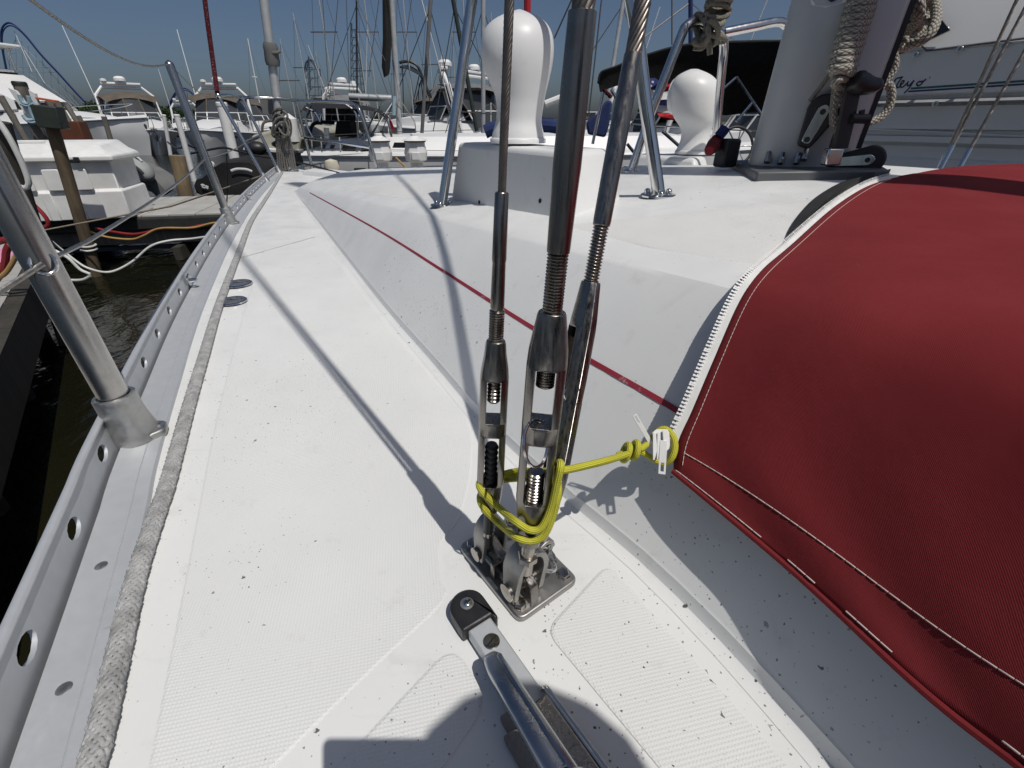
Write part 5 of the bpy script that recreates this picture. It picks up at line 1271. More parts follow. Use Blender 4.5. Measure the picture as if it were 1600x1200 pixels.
hank(fr_, (437, 197), Yf - .1, [(0, 0, 9, 20, -.25, 0), (2, 2, 12, 16, .1, -.02), (-3, 4, 8, 14, .4, .02), (4, -2, 7, 18, -.4, -.04), (0, 10, 12, 9, .2, 0), (3, -18, 10, 6, .5, 0), (-3, -22, 8, 5, -.6, 0), (12, 4, 6, 16, 0, 0), (0, 2, 5, 10, .7, -.03)], 'rope_d', 0.009)
for k in range(9):
    u0 = 431 + k * 2.6; m = MB(); m.tube(catmull([at(u0, 212, Y=Yf - .12), at(u0 + 2 + k * .5, 238, Y=Yf - .1), at(u0 + 4 + k * .9, 262 + 5 * math.sin(k), Y=Yf - .1), at(u0 + 7 + k * .9, 266 + 4 * math.sin(k * 2), Y=Yf - .1)], 5), 0.008, 8); m.build('hanging_bight', M['rope_d'], fr_)
m = MB(); q4 = [at(406, 153, Y=4.9), at(430, 155, Y=4.9), at(434, 179, Y=4.9), at(411, 178, Y=4.9)]; m.add(q4 + [p + Vector((0, .02, 0)) for p in q4], [(0, 1, 2, 3), (4, 7, 6, 5), (0, 4, 5, 1), (1, 5, 6, 2), (2, 6, 7, 3), (3, 7, 4, 0)]); o = m.build('grey_flap', M['canvas_gry']); tag(o, 'grey canvas flap hanging under the pulpit rail', 'canvas flap')

# ================================================================== photographer and phone (behind the lens; only the shadow is in the picture)
ph = thing('phone', 'black phone held flat in front of the photographer', 'phone')
cf = Vector((0, CP, -SP)); cu = Vector((0, SP, CP)); cx_ = Vector((1, 0, 0)); Rp = Matrix((cx_, cf, cu)).transposed()
m = MB(); m.box(Vector((0.086, 0, 0)) - cf * 0.014 - cu * 0.025, 0.158, 0.009, 0.076, Rp); m.build('case', M['blackpl'], ph, bevel=0.004, bseg=4)
m = MB(); m.box(Vector((0.086, 0, 0)) - cf * 0.0195 - cu * 0.025, 0.148, 0.001, 0.068, Rp); m.build('screen', M['glass_dark'], ph)
def skin_body(name, joints, bones, parent, mat, sub=2, root=0):
    me = bpy.data.meshes.new(name); me.from_pydata([j[0] for j in joints], bones, []); o = bpy.data.objects.new(name, me); COL.objects.link(o); o.parent = parent
    sk_ = o.modifiers.new('skin', 'SKIN'); 
    for i, j in enumerate(joints): me.skin_vertices[0].data[i].radius = (j[1], j[1])
    me.skin_vertices[0].data[root].use_root = True
    ss = o.modifiers.new('sub', 'SUBSURF'); ss.levels = sub; ss.render_levels = sub; me.materials.append(mat); return o
per = thing('person', 'person in a cap kneeling behind the phone, out of the picture', 'person'); PS = Vector((0.062, -0.038, -0.02))
J = [((.34, -.52, -.22), .13), ((.33, -.44, 0.0), .13), ((.31, -.36, .16), .12), ((.28, -.28, .24), .055), ((.25, -.22, .31), .075), ((.24, -.20, .38), .09), ((.235, -.19, .44), .07),
     ((.14, -.36, .14), .055), ((.02, -.36, -.02), .043), ((.08, -.14, -.04), .032), ((.105, -.05, -.035), .026),
     ((.46, -.30, .12), .055), ((.44, -.2, -.06), .043), ((.24, -.1, -.045), .03), ((.155, -.045, -.02), .026),
     ((.24, -.56, -.27), .1), ((.10, -.30, -.345), .075), ((.16, -.62, -.36), .055), ((.46, -.5, -.26), .1), ((.40, -.30, -.02), .07), ((.42, -.40, -.36), .055)]
Bn = [(0, 1), (1, 2), (2, 3), (3, 4), (4, 5), (5, 6), (2, 7), (7, 8), (8, 9), (9, 10), (2, 11), (11, 12), (12, 13), (13, 14), (0, 15), (15, 16), (16, 17), (0, 18)]
J = [(tuple(Vector(j[0]) + (PS if i not in (9, 10, 13, 14) else Vector((0, 0, 0)))), j[1]) for i, j in enumerate(J)]
skin_body('body', J[:19], Bn, per, pm('blue_shirt', (0.06, 0.09, 0.16), 0.85))
skn = pm('skin', (0.42, 0.24, 0.17), 0.5)
for bx, by, fingers in ((.105, -.05, [((.0, .03, .0), (-.004, .045, -.01)), ((.012, .034, .002), (.01, .05, -.01)), ((.024, .034, .002), (.024, .05, -.008)), ((.036, .028, .0), (.038, .042, -.008)), ((-.012, .01, .02), (-.022, .018, .03))]), (.155, -.045, [((-.02, .02, .02), (-.03, .028, .03)), ((.0, .03, .012), (-.006, .045, .014)), ((.012, .03, .004), (.006, .046, .004)), ((.018, .028, -.006), (.014, .042, -.008)), ((-.004, .022, -.02), (-.014, .034, -.024))])):
    z_ = -.035 if bx < .13 else -.02
    js = [((bx, by, z_), .024)] ; bs = []
    for a, b in fingers:
        js.append(((bx + a[0], by + a[1] * .5, z_ + a[2]), .009)); bs.append((0, len(js) - 1)); js.append(((bx + b[0], by + b[1] * .5, z_ + b[2]), .008)); bs.append((len(js) - 2, len(js) - 1))
    skin_body('hand', js, bs, per, skn, 1)
m = MB(); m.ball((.236, -.19, .425), 0.095, 18, 10, (1, 1.05, .75)); m.build('cap', M['navy'], per).location = PS
# ================================================================== white motor yacht alongside to starboard
yo = boat(0, 2.75, 0.0); yd = (FWD * 1.0 + RGT * 0.03).normalized(); yn = Vector((-yd.y, yd.x, 0)); yn = yn if yn.dot(-RGT) > 0 else -yn
def yk(u):   # station along the side seen at bearing u
    r = ray(u, 190); k = yo.dot(yn) / r.dot(yn); return (r * k - yo).dot(yd), r * k
def yp(u, v, off=0.0):
    r = ray(u, v); q = (yo + yn * off).dot(yn) / r.dot(yn); return r * q
k16, p16 = yk(1600); Y16 = p16.y
zat = lambda v: at(1600, v, Y=Y16).z
yt = thing('motor_yacht', 'big white motor yacht alongside at right with navy script on its side', 'yacht')
prof = [(0.10, -1.9), (0.03, zat(330)), (0.0, zat(262)), (0.0, zat(256)), (-0.02, zat(252)), (-0.02, zat(233)), (0.015, zat(226)), (0.015, zat(216)), (-0.035, zat(214)), (-0.035, zat(206)), (0.0, zat(203)), (0.0, zat(163)), (0.03, zat(160)), (0.045, zat(156)), (0.03, zat(152)), (0.0, zat(150)), (0.0, zat(143)), (0.015, zat(141)), (0.0, zat(139)), (0.0, zat(62)), (-0.006, zat(61)), (-0.006, zat(59)), (-0.001, zat(58)), (-0.12, zat(-60)), (-0.5, zat(-330)), (-1.6, zat(-380))]
kend = yk(1262)[0]; ks = list(np.linspace(k16 - 2.0, kend, 14))
def ysec(k, lo, hi):
    e = 0.0; return [yo + yd * k + yn * (n_ - 1.5 * e ** 2) + UP * (z + 0.15 * e * e) for n_, z in prof[lo:hi]]
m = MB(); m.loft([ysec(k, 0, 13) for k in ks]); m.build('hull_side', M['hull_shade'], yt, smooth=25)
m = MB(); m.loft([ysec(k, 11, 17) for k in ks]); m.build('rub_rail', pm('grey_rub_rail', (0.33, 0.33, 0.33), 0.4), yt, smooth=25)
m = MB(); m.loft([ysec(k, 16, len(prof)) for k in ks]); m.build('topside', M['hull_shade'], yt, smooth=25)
capv = ysec(kend, 0, len(prof)); m = MB(); m.add(capv + [p - yn * 1.6 for p in capv], [(i, i + 1, len(capv) + i + 1, len(capv) + i) for i in range(len(capv) - 1)]); m.build('transom', M['hull_shade'], yt, smooth=25)
def yband(pix_a, pix_b, h, name, mat):
    m = MB(); a, b = yp(*pix_a, 0.002), yp(*pix_b, 0.002); d = (b - a).normalized(); far = b + d * 2.0
    m.add([a - UP * h / 2, far - UP * h / 2, far + UP * h / 2, a + UP * h / 2] + [p - yn * 0.004 for p in (a - UP * h / 2, far - UP * h / 2, far + UP * h / 2, a + UP * h / 2)], [(0, 1, 2, 3), (4, 7, 6, 5), (0, 4, 5, 1), (2, 6, 7, 3), (0, 3, 7, 4)]); m.build(name, M[mat], yt, smooth=0)
yband((1423, 138.3), (1600, 126.5), 0.011, 'teal_stripe', 'teal'); yband((1419, 143), (1600, 131.5), 0.009, 'navy_stripe', 'navy')
def script(strokes, w_=0.0042):
    m = MB()
    for s_ in strokes:
        P = catmull([yp(1280 + x / 5, y / 5, 0.0022) for x, y in s_], 6); m.tube(P, w_, 6, flat=0.35, up=yn)
    return m.build('script_lettering', M['navy'], yt)
script([[(420, 715), (440, 690), (455, 672)], [(562, 655), (578, 640)], [(590, 640), (600, 616), (655, 600)], [(650, 600), (622, 640), (606, 668), (610, 686), (632, 676)],
        [(630, 668), (655, 650), (662, 632), (648, 634), (634, 660), (640, 682), (662, 674), (682, 650)], [(696, 634), (688, 660), (698, 670), (722, 648), (742, 626)], [(742, 626), (715, 670), (690, 702), (664, 728)],
        [(800, 640), (778, 638), (762, 656), (772, 670), (796, 658), (812, 636), (796, 636)], [(812, 636), (826, 626), (832, 616)], [(862, 608), (868, 605)]])
# dark cover panel up on the topside with its edge seam
m = MB(); pp = [(1300, 118), (1378, 96), (1402, 86), (1484, 47), (1466, 24), (1400, -30), (1300, -30)]; P = [yp(u, v, 0.012) for u, v in pp]; n_ = len(P); m.add(P + [p - yn * 0.02 for p in P], [tuple(range(n_)), tuple(range(2 * n_ - 1, n_ - 1, -1))] + [(i, (i + 1) % n_, n_ + (i + 1) % n_, n_ + i) for i in range(n_)]); m.build('dark_window_panel', M['glass_dark'], yt, smooth=0)
m = MB(); m.tube([yp(1440, 72, 0.012), yp(1448, 79, 0.004), yp(1600, 60, 0.004), yp(1700, 47, 0.004)], 0.0055, 6); m.build('panel_seam', pm('seam_dark', (0.08, 0.08, 0.09), 0.5), yt)
for u, v, L_ in ((1433, 86, .035), (1502, 77, .035), (1571, 72, .035), (1466, 163, .06), (1428, 48, .004), (1477, 46, .004)):
    p = yp(u, v, 0.0); m = MB(); m.cyl(p, p + yn * L_, 0.011, 10); m.lathe([(0.017, 0), (0.015, 0.006)], p + yn * max(0, L_ - .006), yn, 12); m.build('rail_stud', M['steel_b'], yt)
m = MB(); m.tube([yp(1340, 201, 0.012), yp(1600, 213, 0.012)], 0.004, 6); m.build('side_line', M['white_pl'], yt)

# ================================================================== helper builders for far craft
def frame(o, a):
    ca, sa = math.cos(a), math.sin(a)
    return lambda x, y, z: Vector((o[0] + ca * x - sa * y, o[1] + sa * x + ca * y, o[2] + z))
def motor_boat(label, wl_px, heading, L_, Bm, style, Ydist=None):
    """cruiser floating at the bearing; x' forward. style picks canvas and arch"""
    o = at(*wl_px, z=WATER) if Ydist is None else at(*wl_px, Y=Ydist); o.z = WATER; F = frame(o, heading)
    t = thing('motor_cruiser', label, 'motor boat', group='motor cruisers in the far slips')
    kz = style.get('k', 0.82); fb = 0.135 * L_ * kz; secs_ = []; ns = 15
    for i in range(ns):
        s = i / (ns - 1); x = -L_ * 0.5 + L_ * s; w_ = Bm / 2 * (1 - max(0, (s - 0.45) / 0.55) ** 2.4) + 0.02
        sh = fb * (0.82 + 0.30 * s ** 2); wl = w_ * (0.86 - 0.45 * max(0, s - .5))
        xr = x + (0 if s < .6 else (s - .6) * L_ * 0.10)
        secs_.append([F(x, -wl * 0.8, -0.25), F(x, -wl, 0.02), F(xr * .5 + x * .5, -(w_ + wl) / 2 * .98, sh * 0.5), F(xr, -w_, sh), F(xr, -w_ * .93, sh + .08), F(xr, 0, sh + .13), F(xr, w_ * .93, sh + .08), F(xr, w_, sh), F(xr * .5 + x * .5, (w_ + wl) / 2 * .98, sh * 0.5), F(x, wl, 0.02), F(x, wl * 0.8, -0.25)])
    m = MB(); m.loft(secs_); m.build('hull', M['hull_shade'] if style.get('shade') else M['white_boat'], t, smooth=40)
    rub = MB()
    for sgn in (-1, 1):
        P = [q[3] if sgn < 0 else q[7] for q in secs_]; rub.tube(P, 0.05, 6)
    rub.build('rub_rail', M['white_boat'], t)
    # foredeck house
    h0 = fb * 0.95; m = MB(); S = []
    for s, wv, h in ((0.92, .18, .16), (0.82, .5, .38), (0.68, .74, .55), (0.52, .82, .68), (0.1, .84, .6)):
        x = -L_ * .5 + L_ * s; w_ = Bm / 2 * wv; S.append([F(x, -w_, h0), F(x, -w_ * .88, h0 + h * .8), F(x, -w_ * .5, h0 + h), F(x, w_ * .5, h0 + h), F(x, w_ * .88, h0 + h * .8), F(x, w_, h0)])
    m.loft(S); m.build('foredeck', M['white_boat'], t, smooth=40)
    # windscreen panes
    zt = h0 + 0.60 * kz; xw = -L_ * .5 + L_ * .55
    pts = [(xw - 1.5, -Bm * .43), (xw - .25, -Bm * .36), (xw + .25, -Bm * .13), (xw + .25, Bm * .13), (xw - .25, Bm * .36), (xw - 1.5, Bm * .43)]
    for a, b in zip(pts, pts[1:]):
        m = MB(); m.add([F(a[0], a[1], zt - .1), F(b[0], b[1], zt - .1), F(b[0] - .35, b[1] * .93, zt + .5), F(a[0] - .35, a[1] * .93, zt + .5)], [(0, 1, 2, 3)]); m.build('windscreen_pane', M['glass_grey'], t, smooth=0)
    fm = MB()
    for a in pts: fm.tube([F(a[0], a[1], zt - .1), F(a[0] - .35, a[1] * .93, zt + .52)], .03, 5)
    fm.tube([F(a[0] - .35, a[1] * .93, zt + .5) for a in pts], .03, 5); fm.build('windscreen_frame', M['white_boat'], t)
    if style.get('canvas'):
        for j, (a, b) in enumerate(zip(pts, pts[1:])):
            m = MB(); m.add([F(a[0] - .35, a[1] * .93, zt + .54), F(b[0] - .35, b[1] * .93, zt + .54), F(b[0] - .9, b[1] * .84, zt + 1.25), F(a[0] - .9, a[1] * .84, zt + 1.25)], [(0, 1, 2, 3)]); m.build('enclosure_panel', M['glass_grey'], t, smooth=0)
            m = MB(); m.tube([F(a[0] - .35, a[1] * .93, zt + .54), F(a[0] - .9, a[1] * .84, zt + 1.25)], .04, 5); m.build('canvas_rib', M['canvas_tan'], t)
        m = MB(); S = []
        for x, z, k in ((xw - .55, 1.22, .70), (xw - .75, 1.42, .80), (xw - 1.4, 1.55, .86), (xw - 3.0, 1.5, .86), (xw - 3.3, 1.2, .84)):
            S.append([F(x, Bm / 2 * k * y, zt + z - .22 * y * y) for y in (-1, -.7, -.35, 0, .35, .7, 1)])
        m.loft(S); m.build('canvas_top', M[style['canvas']], t, smooth=50)
    if style.get('arch'):
        xa = xw - 2.6; m = MB(); m.tube([F(xa + .5, -Bm * .46, h0), F(xa, -Bm * .42, h0 + 1.9), F(xa - .15, -Bm * .3, h0 + 2.3), F(xa - .15, Bm * .3, h0 + 2.3), F(xa, Bm * .42, h0 + 1.9), F(xa + .5, Bm * .46, h0)], .09, 8); m.build('radar_arch', M['white_boat'], t)
        m = MB(); m.box(F(xa - .1, 0, h0 + 2.5), .3, Bm * .58, .12, rotz(heading)); m.build('arch_wing', M['white_boat'], t, bevel=.03)
        m = MB(); m.lathe([(.1, 0), (.3, .05), (.3, .18), (.2, .28), (.001, .3)], F(xa, 0, h0 + 2.58), UP, 14); m.build('radar_dome', M['white_boat'], t)
        m = MB(); m.lathe([(.06, 0), (.16, .1), (.15, .2), (.001, .24)], F(xa, -Bm * .24, h0 + 2.5), UP, 12); m.build('antenna_dome', M['white_boat'], t)
        m = MB(); m.tube([F(xa, -Bm * .43, h0 + 1.2), F(xa - 1.0, -Bm * .5, h0 + 5.2)], .02, 5); m.build('whip_antenna', M['white_boat'], t)
    # bow rail
    m = MB(); rail = [F(-L_ * .5 + L_ * s, sg * (Bm / 2 * (1 - max(0, (s - 0.45) / 0.55) ** 2.4) * .92), fb * (0.82 + 0.30 * s ** 2) + .62) for sg, ss in ((-1, np.linspace(.45, .985, 8)), (1, np.linspace(.985, .45, 8))) for s in ss]
    m.tube(rail, .022, 5); m.build('bow_rail', M['steel_b'], t)
    for i in range(0, len(rail), 2):
        m = MB(); m.tube([rail[i], rail[i] - UP * .6], .018, 5); m.build('rail_post', M['steel_b'], t)
    m = MB(); m.box(F(L_ * .5 + .15, 0, fb * 1.1), .5, .25, .12, rotz(heading)); m.lathe([(.1, 0), (.12, .1), (.05, .35)], F(L_ * .52, 0, fb * .95), Vector((0, 0, -1)), 8); m.build('anchor', M['steel'], t)
    for sgn in (-1, 1):
        m = MB(); p = F(L_ * .3, sgn * Bm * .40, fb * .78); m.ball(p, .11, 8, 6, (1, .4, .6)); m.build('hull_port', M['glass_dark'], t)
    return t
face_us = lambda o: math.atan2(-o[1], -o[0])
o1 = at(232, 243, z=WATER); motor_boat('white motor cruiser with tan canvas, second boat from the left, bow towards us', (229, 226), face_us(o1) + 0.10, 9.6, 3.3, {'canvas': 'canvas_tan', 'arch': 1, 'shade': 1}, 31)
o1 = at(345, 240, z=WATER); motor_boat('white motor cruiser with tan enclosure behind the white piling', (352, 226), face_us(o1) - 0.25, 9.6, 3.3, {'canvas': 'canvas_tan', 'arch': 1, 'shade': 1}, 31)
motor_boat('large white cruiser at far left, its long foredeck pointing right', (70, 215), math.radians(-14), 14, 4.2, {'canvas': None, 'arch': 1}, 29)
motor_boat('small far cruiser half hidden between the pilings left of the stanchion', (292, 205), -1.2, 8, 2.8, {'canvas': None, 'arch': 1}, 52)
motor_boat('far cruiser under dark canvas right of the furler', (405, 213), -0.6, 9, 3.2, {'canvas': 'canvas_tan'}, 40)
motor_boat('white cruiser with green-grey flybridge beyond the dock lanterns', (700, 222), 2.6, 12, 3.9, {'canvas': 'canvas_gry', 'arch': 1}, 30)
motor_boat('white runabout beyond the mast foot', (1150, 232), 2.9, 7, 2.6, {'canvas': 'canvas_gry'}, 17)
motor_boat('grey-topped cruiser seen just left of the smaller vent', (1010, 226), 2.2, 8, 2.8, {'canvas': 'canvas_gry', 'arch': 1}, 20)
for u, Yd, hd, lab in ((520, 34, 2.4, 'far white cruiser seen through the bimini frame'), (570, 42, 0.4, 'far white cruiser right of the bimini'), (655, 38, 2.9, 'far white cruiser between the two pedestals'), (775, 24, 0.2, 'white cruiser behind the tall vent base'), (900, 27, 2.7, 'white cruiser behind the middle shroud')):
    motor_boat(lab, (u, 215), hd, 9, 3.1, {'canvas': random.choice(['canvas_tan', 'canvas_gry', None]), 'arch': 1}, Yd)
# flybridge of the large cruiser at left
o = at(70, 215, Y=29); o.z = WATER; Ff = frame(o, math.radians(-14)); fly = thing('flybridge', 'white hardtop flybridge with windows on the far left cruiser', 'flybridge')
m = MB(); S = []
for x, z0, z1, w_ in ((-6.5, 2.0, 3.7, 1.8), (-1.5, 2.0, 3.8, 1.8), (1.2, 2.1, 2.5, 1.5)):
    S.append([Ff(x, -w_, z0), Ff(x - .3, -w_ * .85, z1), Ff(x - .3, w_ * .85, z1), Ff(x, w_, z0)])
m.loft(S); m.build('house', M['white_boat'], fly, smooth=30)
for a, b in ((-6.0, -4.4), (-4.1, -2.5), (-2.2, -1.0)):
    m = MB(); m.add([Ff(a, -1.83, 2.4), Ff(b, -1.83, 2.4), Ff(b - .2, -1.62, 3.5), Ff(a - .2, -1.62, 3.5)], [(0, 1, 2, 3)]); m.build('side_window', M['glass_dark'], fly, smooth=0)
m = MB(); m.add([Ff(-1.25, -1.6, 2.85), Ff(-1.25, 1.6, 2.85), Ff(-2.0, 1.4, 3.9), Ff(-2.0, -1.4, 3.9)], [(0, 1, 2, 3)]); m.build('front_window', M['glass_dark'], fly, smooth=0)
m = MB(); m.box(Ff(-3.9, 0, 5.1), 5.2, 3.4, .16, rotz(math.radians(-14))); m.build('hardtop', M['white_boat'], fly, bevel=.06)
for x, y in ((-6, -1.5), (-2.2, -1.5), (-6, 1.5), (-2.2, 1.5)):
    m = MB(); m.tube([Ff(x, y, 3.6), Ff(x + (.5 if x > -3 else 0) - .4, y, 5.1)], .06, 6); m.build('hardtop_post', M['white_boat'], fly)
m = MB(); m.box(Ff(-3.6, 0, 5.75), .25, 2.6, .14, rotz(math.radians(-14))); m.build('radar_bar', M['white_boat'], fly)
m = MB(); m.lathe([(.12, 0), (.4, .08), (.38, .3), (.2, .45), (.001, .5)], Ff(-3.8, 0, 5.2), UP, 14); m.lathe([(.05, 0), (.05, .7), (.4, .75), (.4, .95), (.001, 1.05)], Ff(-6, -.8, 5.2), UP, 14); m.build('radome', M['white_boat'], fly)

# ================================================================== sailing yacht across the dock
sy = thing('moored_sailboat', 'white sailboat with dark windows moored across the dock ahead', 'sailboat'); Ys = 10.2
oS = at(462, 240, Y=Ys); oS.z = WATER; hdg = 0.05; F = frame(oS, hdg); zs = at(620, 246, Y=Ys).z - WATER
m = MB(); S = []
for i in range(14):
    s = i / 13; x = 11.0 * s; w_ = 1.75 * (0.80 + 0.2 * math.sin(min(1, s * 2) * math.pi / 2)) * (1 - max(0, (s - .5) / .5) ** 2.2) + 0.02; sh = zs * (1.0 - .04 * math.sin(s * math.pi) + .08 * s)
    nose = 0.25 if i == 0 else 0
    S.append([F(x + nose, 1.75 - w_ * .7, -.3), F(x + nose * .7, 1.75 - w_ * .93, .05), F(x, 1.75 - w_, sh * .7), F(x, 1.75 - w_, sh), F(x, 1.75 - w_ * .96, sh + .05), F(x, 1.75, sh + .12), F(x, 1.75 + w_, sh), F(x, 1.75 + w_ * .9, .05), F(x, 1.75 + w_ * .7, -.3)])
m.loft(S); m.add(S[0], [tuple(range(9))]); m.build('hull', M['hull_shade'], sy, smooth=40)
m = MB(); m.tube([q[3] + UP * .02 for q in S], .045, 6); m.build('rub_strake', M['white_boat'], sy)
m = MB(); P = [[q[3] + UP * .04, q[3] + (q[5] - q[3]) * .12 + UP * .07, q[5] + UP * .02] for q in S]; m.loft(P); m.build('side_deck', M['white_boat'], sy, smooth=40)
xw = lambda u: (at(u, 240, Y=Ys).x - oS.x)
hz = lambda v: at(560, v, Y=Ys).z - WATER
m = MB(); S2 = []
for x, h, w_ in ((xw(478), .08, .95), (xw(500), .20, 1.1), (xw(518), .25, 1.15), (xw(560), .28, 1.15), (xw(640), .29, 1.15), (8.0, .3, .9), (9.4, .08, .5)):
    S2.append([F(x, 1.75 - w_, zs + .05), F(x, 1.75 - w_ * .84, zs + .05 + h), F(x, 1.75, zs + .1 + h), F(x, 1.75 + w_ * .84, zs + .05 + h), F(x, 1.75 + w_, zs + .05)])
m.loft(S2); m.build('coachroof', M['white_boat'], sy, smooth=35)
for u0, u1, v0, v1 in ((501, 509, 226, 232), (515, 523, 226, 232), (533, 557, 225.5, 235.5), (563, 583, 228.5, 236), (613, 640, 222.5, 231)):
    m = MB(); Yw = Ys + .5; sk_ = 3 if u1 - u0 > 15 else 2
    P = [at(u0, v1, Y=Yw), at(u1 - sk_, v1 + .2, Y=Yw), at(u1, v0 + .2, Y=Yw), at(u0 + sk_, v0, Y=Yw)]
    m.add(P + [p + Vector((0, .05, 0)) for p in P], [(0, 1, 2, 3), (0, 4, 5, 1), (1, 5, 6, 2), (2, 6, 7, 3), (3, 7, 4, 0)]); m.build('cabin_window', M['glass_dark'], sy, smooth=0)
for u0, u1, v0, v1, nm in ((553, 569, 263, 274, 'hull_port'),):
    m = MB(); P = [at(u0, v1 - 1, Y=Ys - .02), at(u1, v1, Y=Ys - .02), at(u1, v0, Y=Ys - .02), at(u0, v0, Y=Ys - .02)]; m.add(P + [p + Vector((0, .1, 0)) for p in P], [(0, 1, 2, 3), (0, 4, 5, 1), (1, 5, 6, 2), (2, 6, 7, 3), (3, 7, 4, 0)]); m.build(nm, M['blackrub'], sy)
# bimini and frame
m = MB(); S3 = []
for u, v in ((470, 172), (474, 165), (482, 161.5), (500, 160), (540, 161), (570, 165), (588, 170), (597, 178)):
    S3.append([at(u + (12 - 12 * k), v + 6 * (1 - k) ** 2 + (3 if abs(k - .5) > .45 else 0), Y=Ys + 0.3 + 2.3 * k) for k in (0, .15, .5, .85, 1)])
m.loft(S3); m.build('bimini', M['canvas_blk'], sy, smooth=50)
for Pp in ([(470, 172), (466, 190), (472, 214)], [(486, 164), (478, 190), (490, 218)], [(540, 163), (556, 178), (560, 216)], [(588, 172), (580, 190), (566, 218)], [(596, 178), (606, 190), (612, 214)], [(478, 168), (492, 176), (500, 190)]):
    m = MB(); m.tube(catmull([at(u, v, Y=Ys + .35) for u, v in Pp], 5), .022, 6); m.build('bimini_frame', M['steel_b'], sy)
m = MB(); P = [at(u, v, Y=Ys + 1.0) for u, v in ((522, 214), (525, 189), (546, 189), (550, 213), (543, 214), (536, 208), (530, 214))]; m.add(P + [p + Vector((0, .5, 0)) for p in P], [tuple(range(7)), tuple(range(13, 6, -1))] + [(i, (i + 1) % 7, 7 + (i + 1) % 7, 7 + i) for i in range(7)]); m.build('binnacle_cover', M['canvas_blk'], sy, bevel=.03)
m = MB(); P = at(511, 216, Y=Ys + .8); m.cyl(P, at(510, 200, Y=Ys + .8), .055, 10); m.build('engine_pod', M['white_boat'], sy)
m = MB(); m.tube(catmull([at(484, 212, Y=Ys + 1.2), at(488, 196, Y=Ys + 1.2), at(500, 191, Y=Ys + 1.2), at(522, 192, Y=Ys + 1.2)], 6), .035, 8); m.build('stern_arch', M['canvas_blk'], sy)
# spars
m = MB(); mp = at(625, 216, Y=Ys + 1.6); mt_ = at(609, -40, Y=Ys + 1.6); dd = (mt_ - mp).normalized(); m.cyl(mp - dd * .4, mp + dd * 9, pxlen(4.2, mp), 14); m.build('mast', M['mast'], sy)
m = MB(); m.tube([at(546, 151, Y=Ys + 1.5), at(556, 151.5, Y=Ys + 1.5), at(612, 154, Y=Ys + 1.6)], pxlen(4.6, mp), 12); m.build('boom', M['mast'], sy)
m = MB(); P = [at(u, v, Y=Ys + 1.5) for u, v in ((607, 112), (604, 118), (603, 105), (605, 60), (603, 0), (602, -40))]; m.tube(P, [.03, .07, .09, .09, .07, .06], 8); m.build('furled_mainsail', M['canvas_blk'], sy)
for a, b, mt2, r_ in (((616, 150), (615, 180), 'ltblue', .04), ((624, 155), (648, 190), 'rope', .012), ((612, 155), (628, 172), 'rope_d', .012), ((560, 152), (575, 205), 'rope', .014), ((614, 158), (578, 214), 'steel_b', .02), ((598, 160), (560, 222), 'steel_b', .016)):
    m = MB(); m.tube([at(*a, Y=Ys + 1.4), at(*b, Y=Ys + 1.4)], r_, 6); m.build('running_line', M[mt2], sy)
# backstays / shrouds
for (a, b) in (((504, 0), (514, 150)), ((528, 0), (515, 155)), ((541, 0), (546, 145)), ((592, 0), (576, 120)), ((561, 8), (602, 95)), ((622, 5), (649, 165)), ((643, 0), (626, 120))):
    m = MB(); p, q = at(*a, Y=Ys + 1.2), at(*b, Y=Ys + 1.2); m.tube([p + (p - q) * .5, q], .007, 5); m.build('stay_wire', M['wire'], sy)
for u in (488, 503, 532, 580, 596):
    m = MB(); m.tube([at(u, 238, Y=Ys + .1), at(u - 2, 214, Y=Ys + .1)], .013, 6); m.build('guard_post', M['steel_b'], sy)
m = MB(); m.tube([at(470, 213, Y=Ys + .1), at(620, 206, Y=Ys + .1), at(740, 203, Y=Ys + .1)], .006, 5); m.tube([at(470, 232, Y=Ys + .1), at(740, 236, Y=Ys + .1)], .005, 5); m.build('guard_wire', M['wire'], sy)
m = MB(); m.lathe([(.02, 0), (.14, .02), (.15, .1), (.12, .2), (.001, .24)], at(520, 269, Y=Ys - .25), UP, 14); o = m.build('fender', pm('cream_fender', (.6, .56, .45), .5)); tag(o, 'small cream ball fender below the moored sailboat', 'fender')
fg = thing('red_flag', 'red ensign hanging left of the moored mast', 'flag'); m = MB(); m.add([at(608, 184, Y=12.5), at(612, 190, Y=12.45), at(617, 203, Y=12.55), at(608, 204, Y=12.5)], [(0, 1, 2, 3)]); b_ = m.build('cloth', M['red_flag'], fg, smooth=0); b_.modifiers.new('cloth', 'SOLIDIFY').thickness = .01
m = MB(); m.tube([at(607, 180, Y=12.5), at(607, 212, Y=12.5)], .015, 5); m.build('staff', M['white_pl'], fg)

# masts of boats further off
def far_mast(label, base, top, Yd, wpx, mat, name='far_mast', spreader=None):
    t = thing(name, label, 'mast', group='masts of other boats'); p, q = at(*base, Y=Yd), at(*top, Y=Yd); d = q - p; m = MB(); q2 = p + d * (1.6 if top[1] <= 5 else 1.0); m.cyl(p, q2, pxlen(wpx, p) / 2, 10); m.build('spar', M[mat], t)
    if spreader:
        m = MB(); m.tube([at(*spreader[0], Y=Yd), at(*spreader[1], Y=Yd)], pxlen(1.6, p) / 2, 5); m.build('spreader', M[mat], t)
    m = MB(); c = p + d * .95; m.tube([c, p + Vector((1.2, .3, 0))], .012, 4); m.tube([c, p - Vector((1.2, .3, 0))], .012, 4); m.build('stay', M['wire'], t)
far_mast('weathered pale mast just right of the moored boat', (659, 212), (673, 0), 16, 5.5, 'canvas_gry')
far_mast('dark green wrapped furler leaning left of the tall vent', (745, 205), (708, 0), 15, 6, 'green_box')
far_mast('pale mast standing behind the left guard leg', (755, 210), (755, 0), 17, 6.5, 'mast')
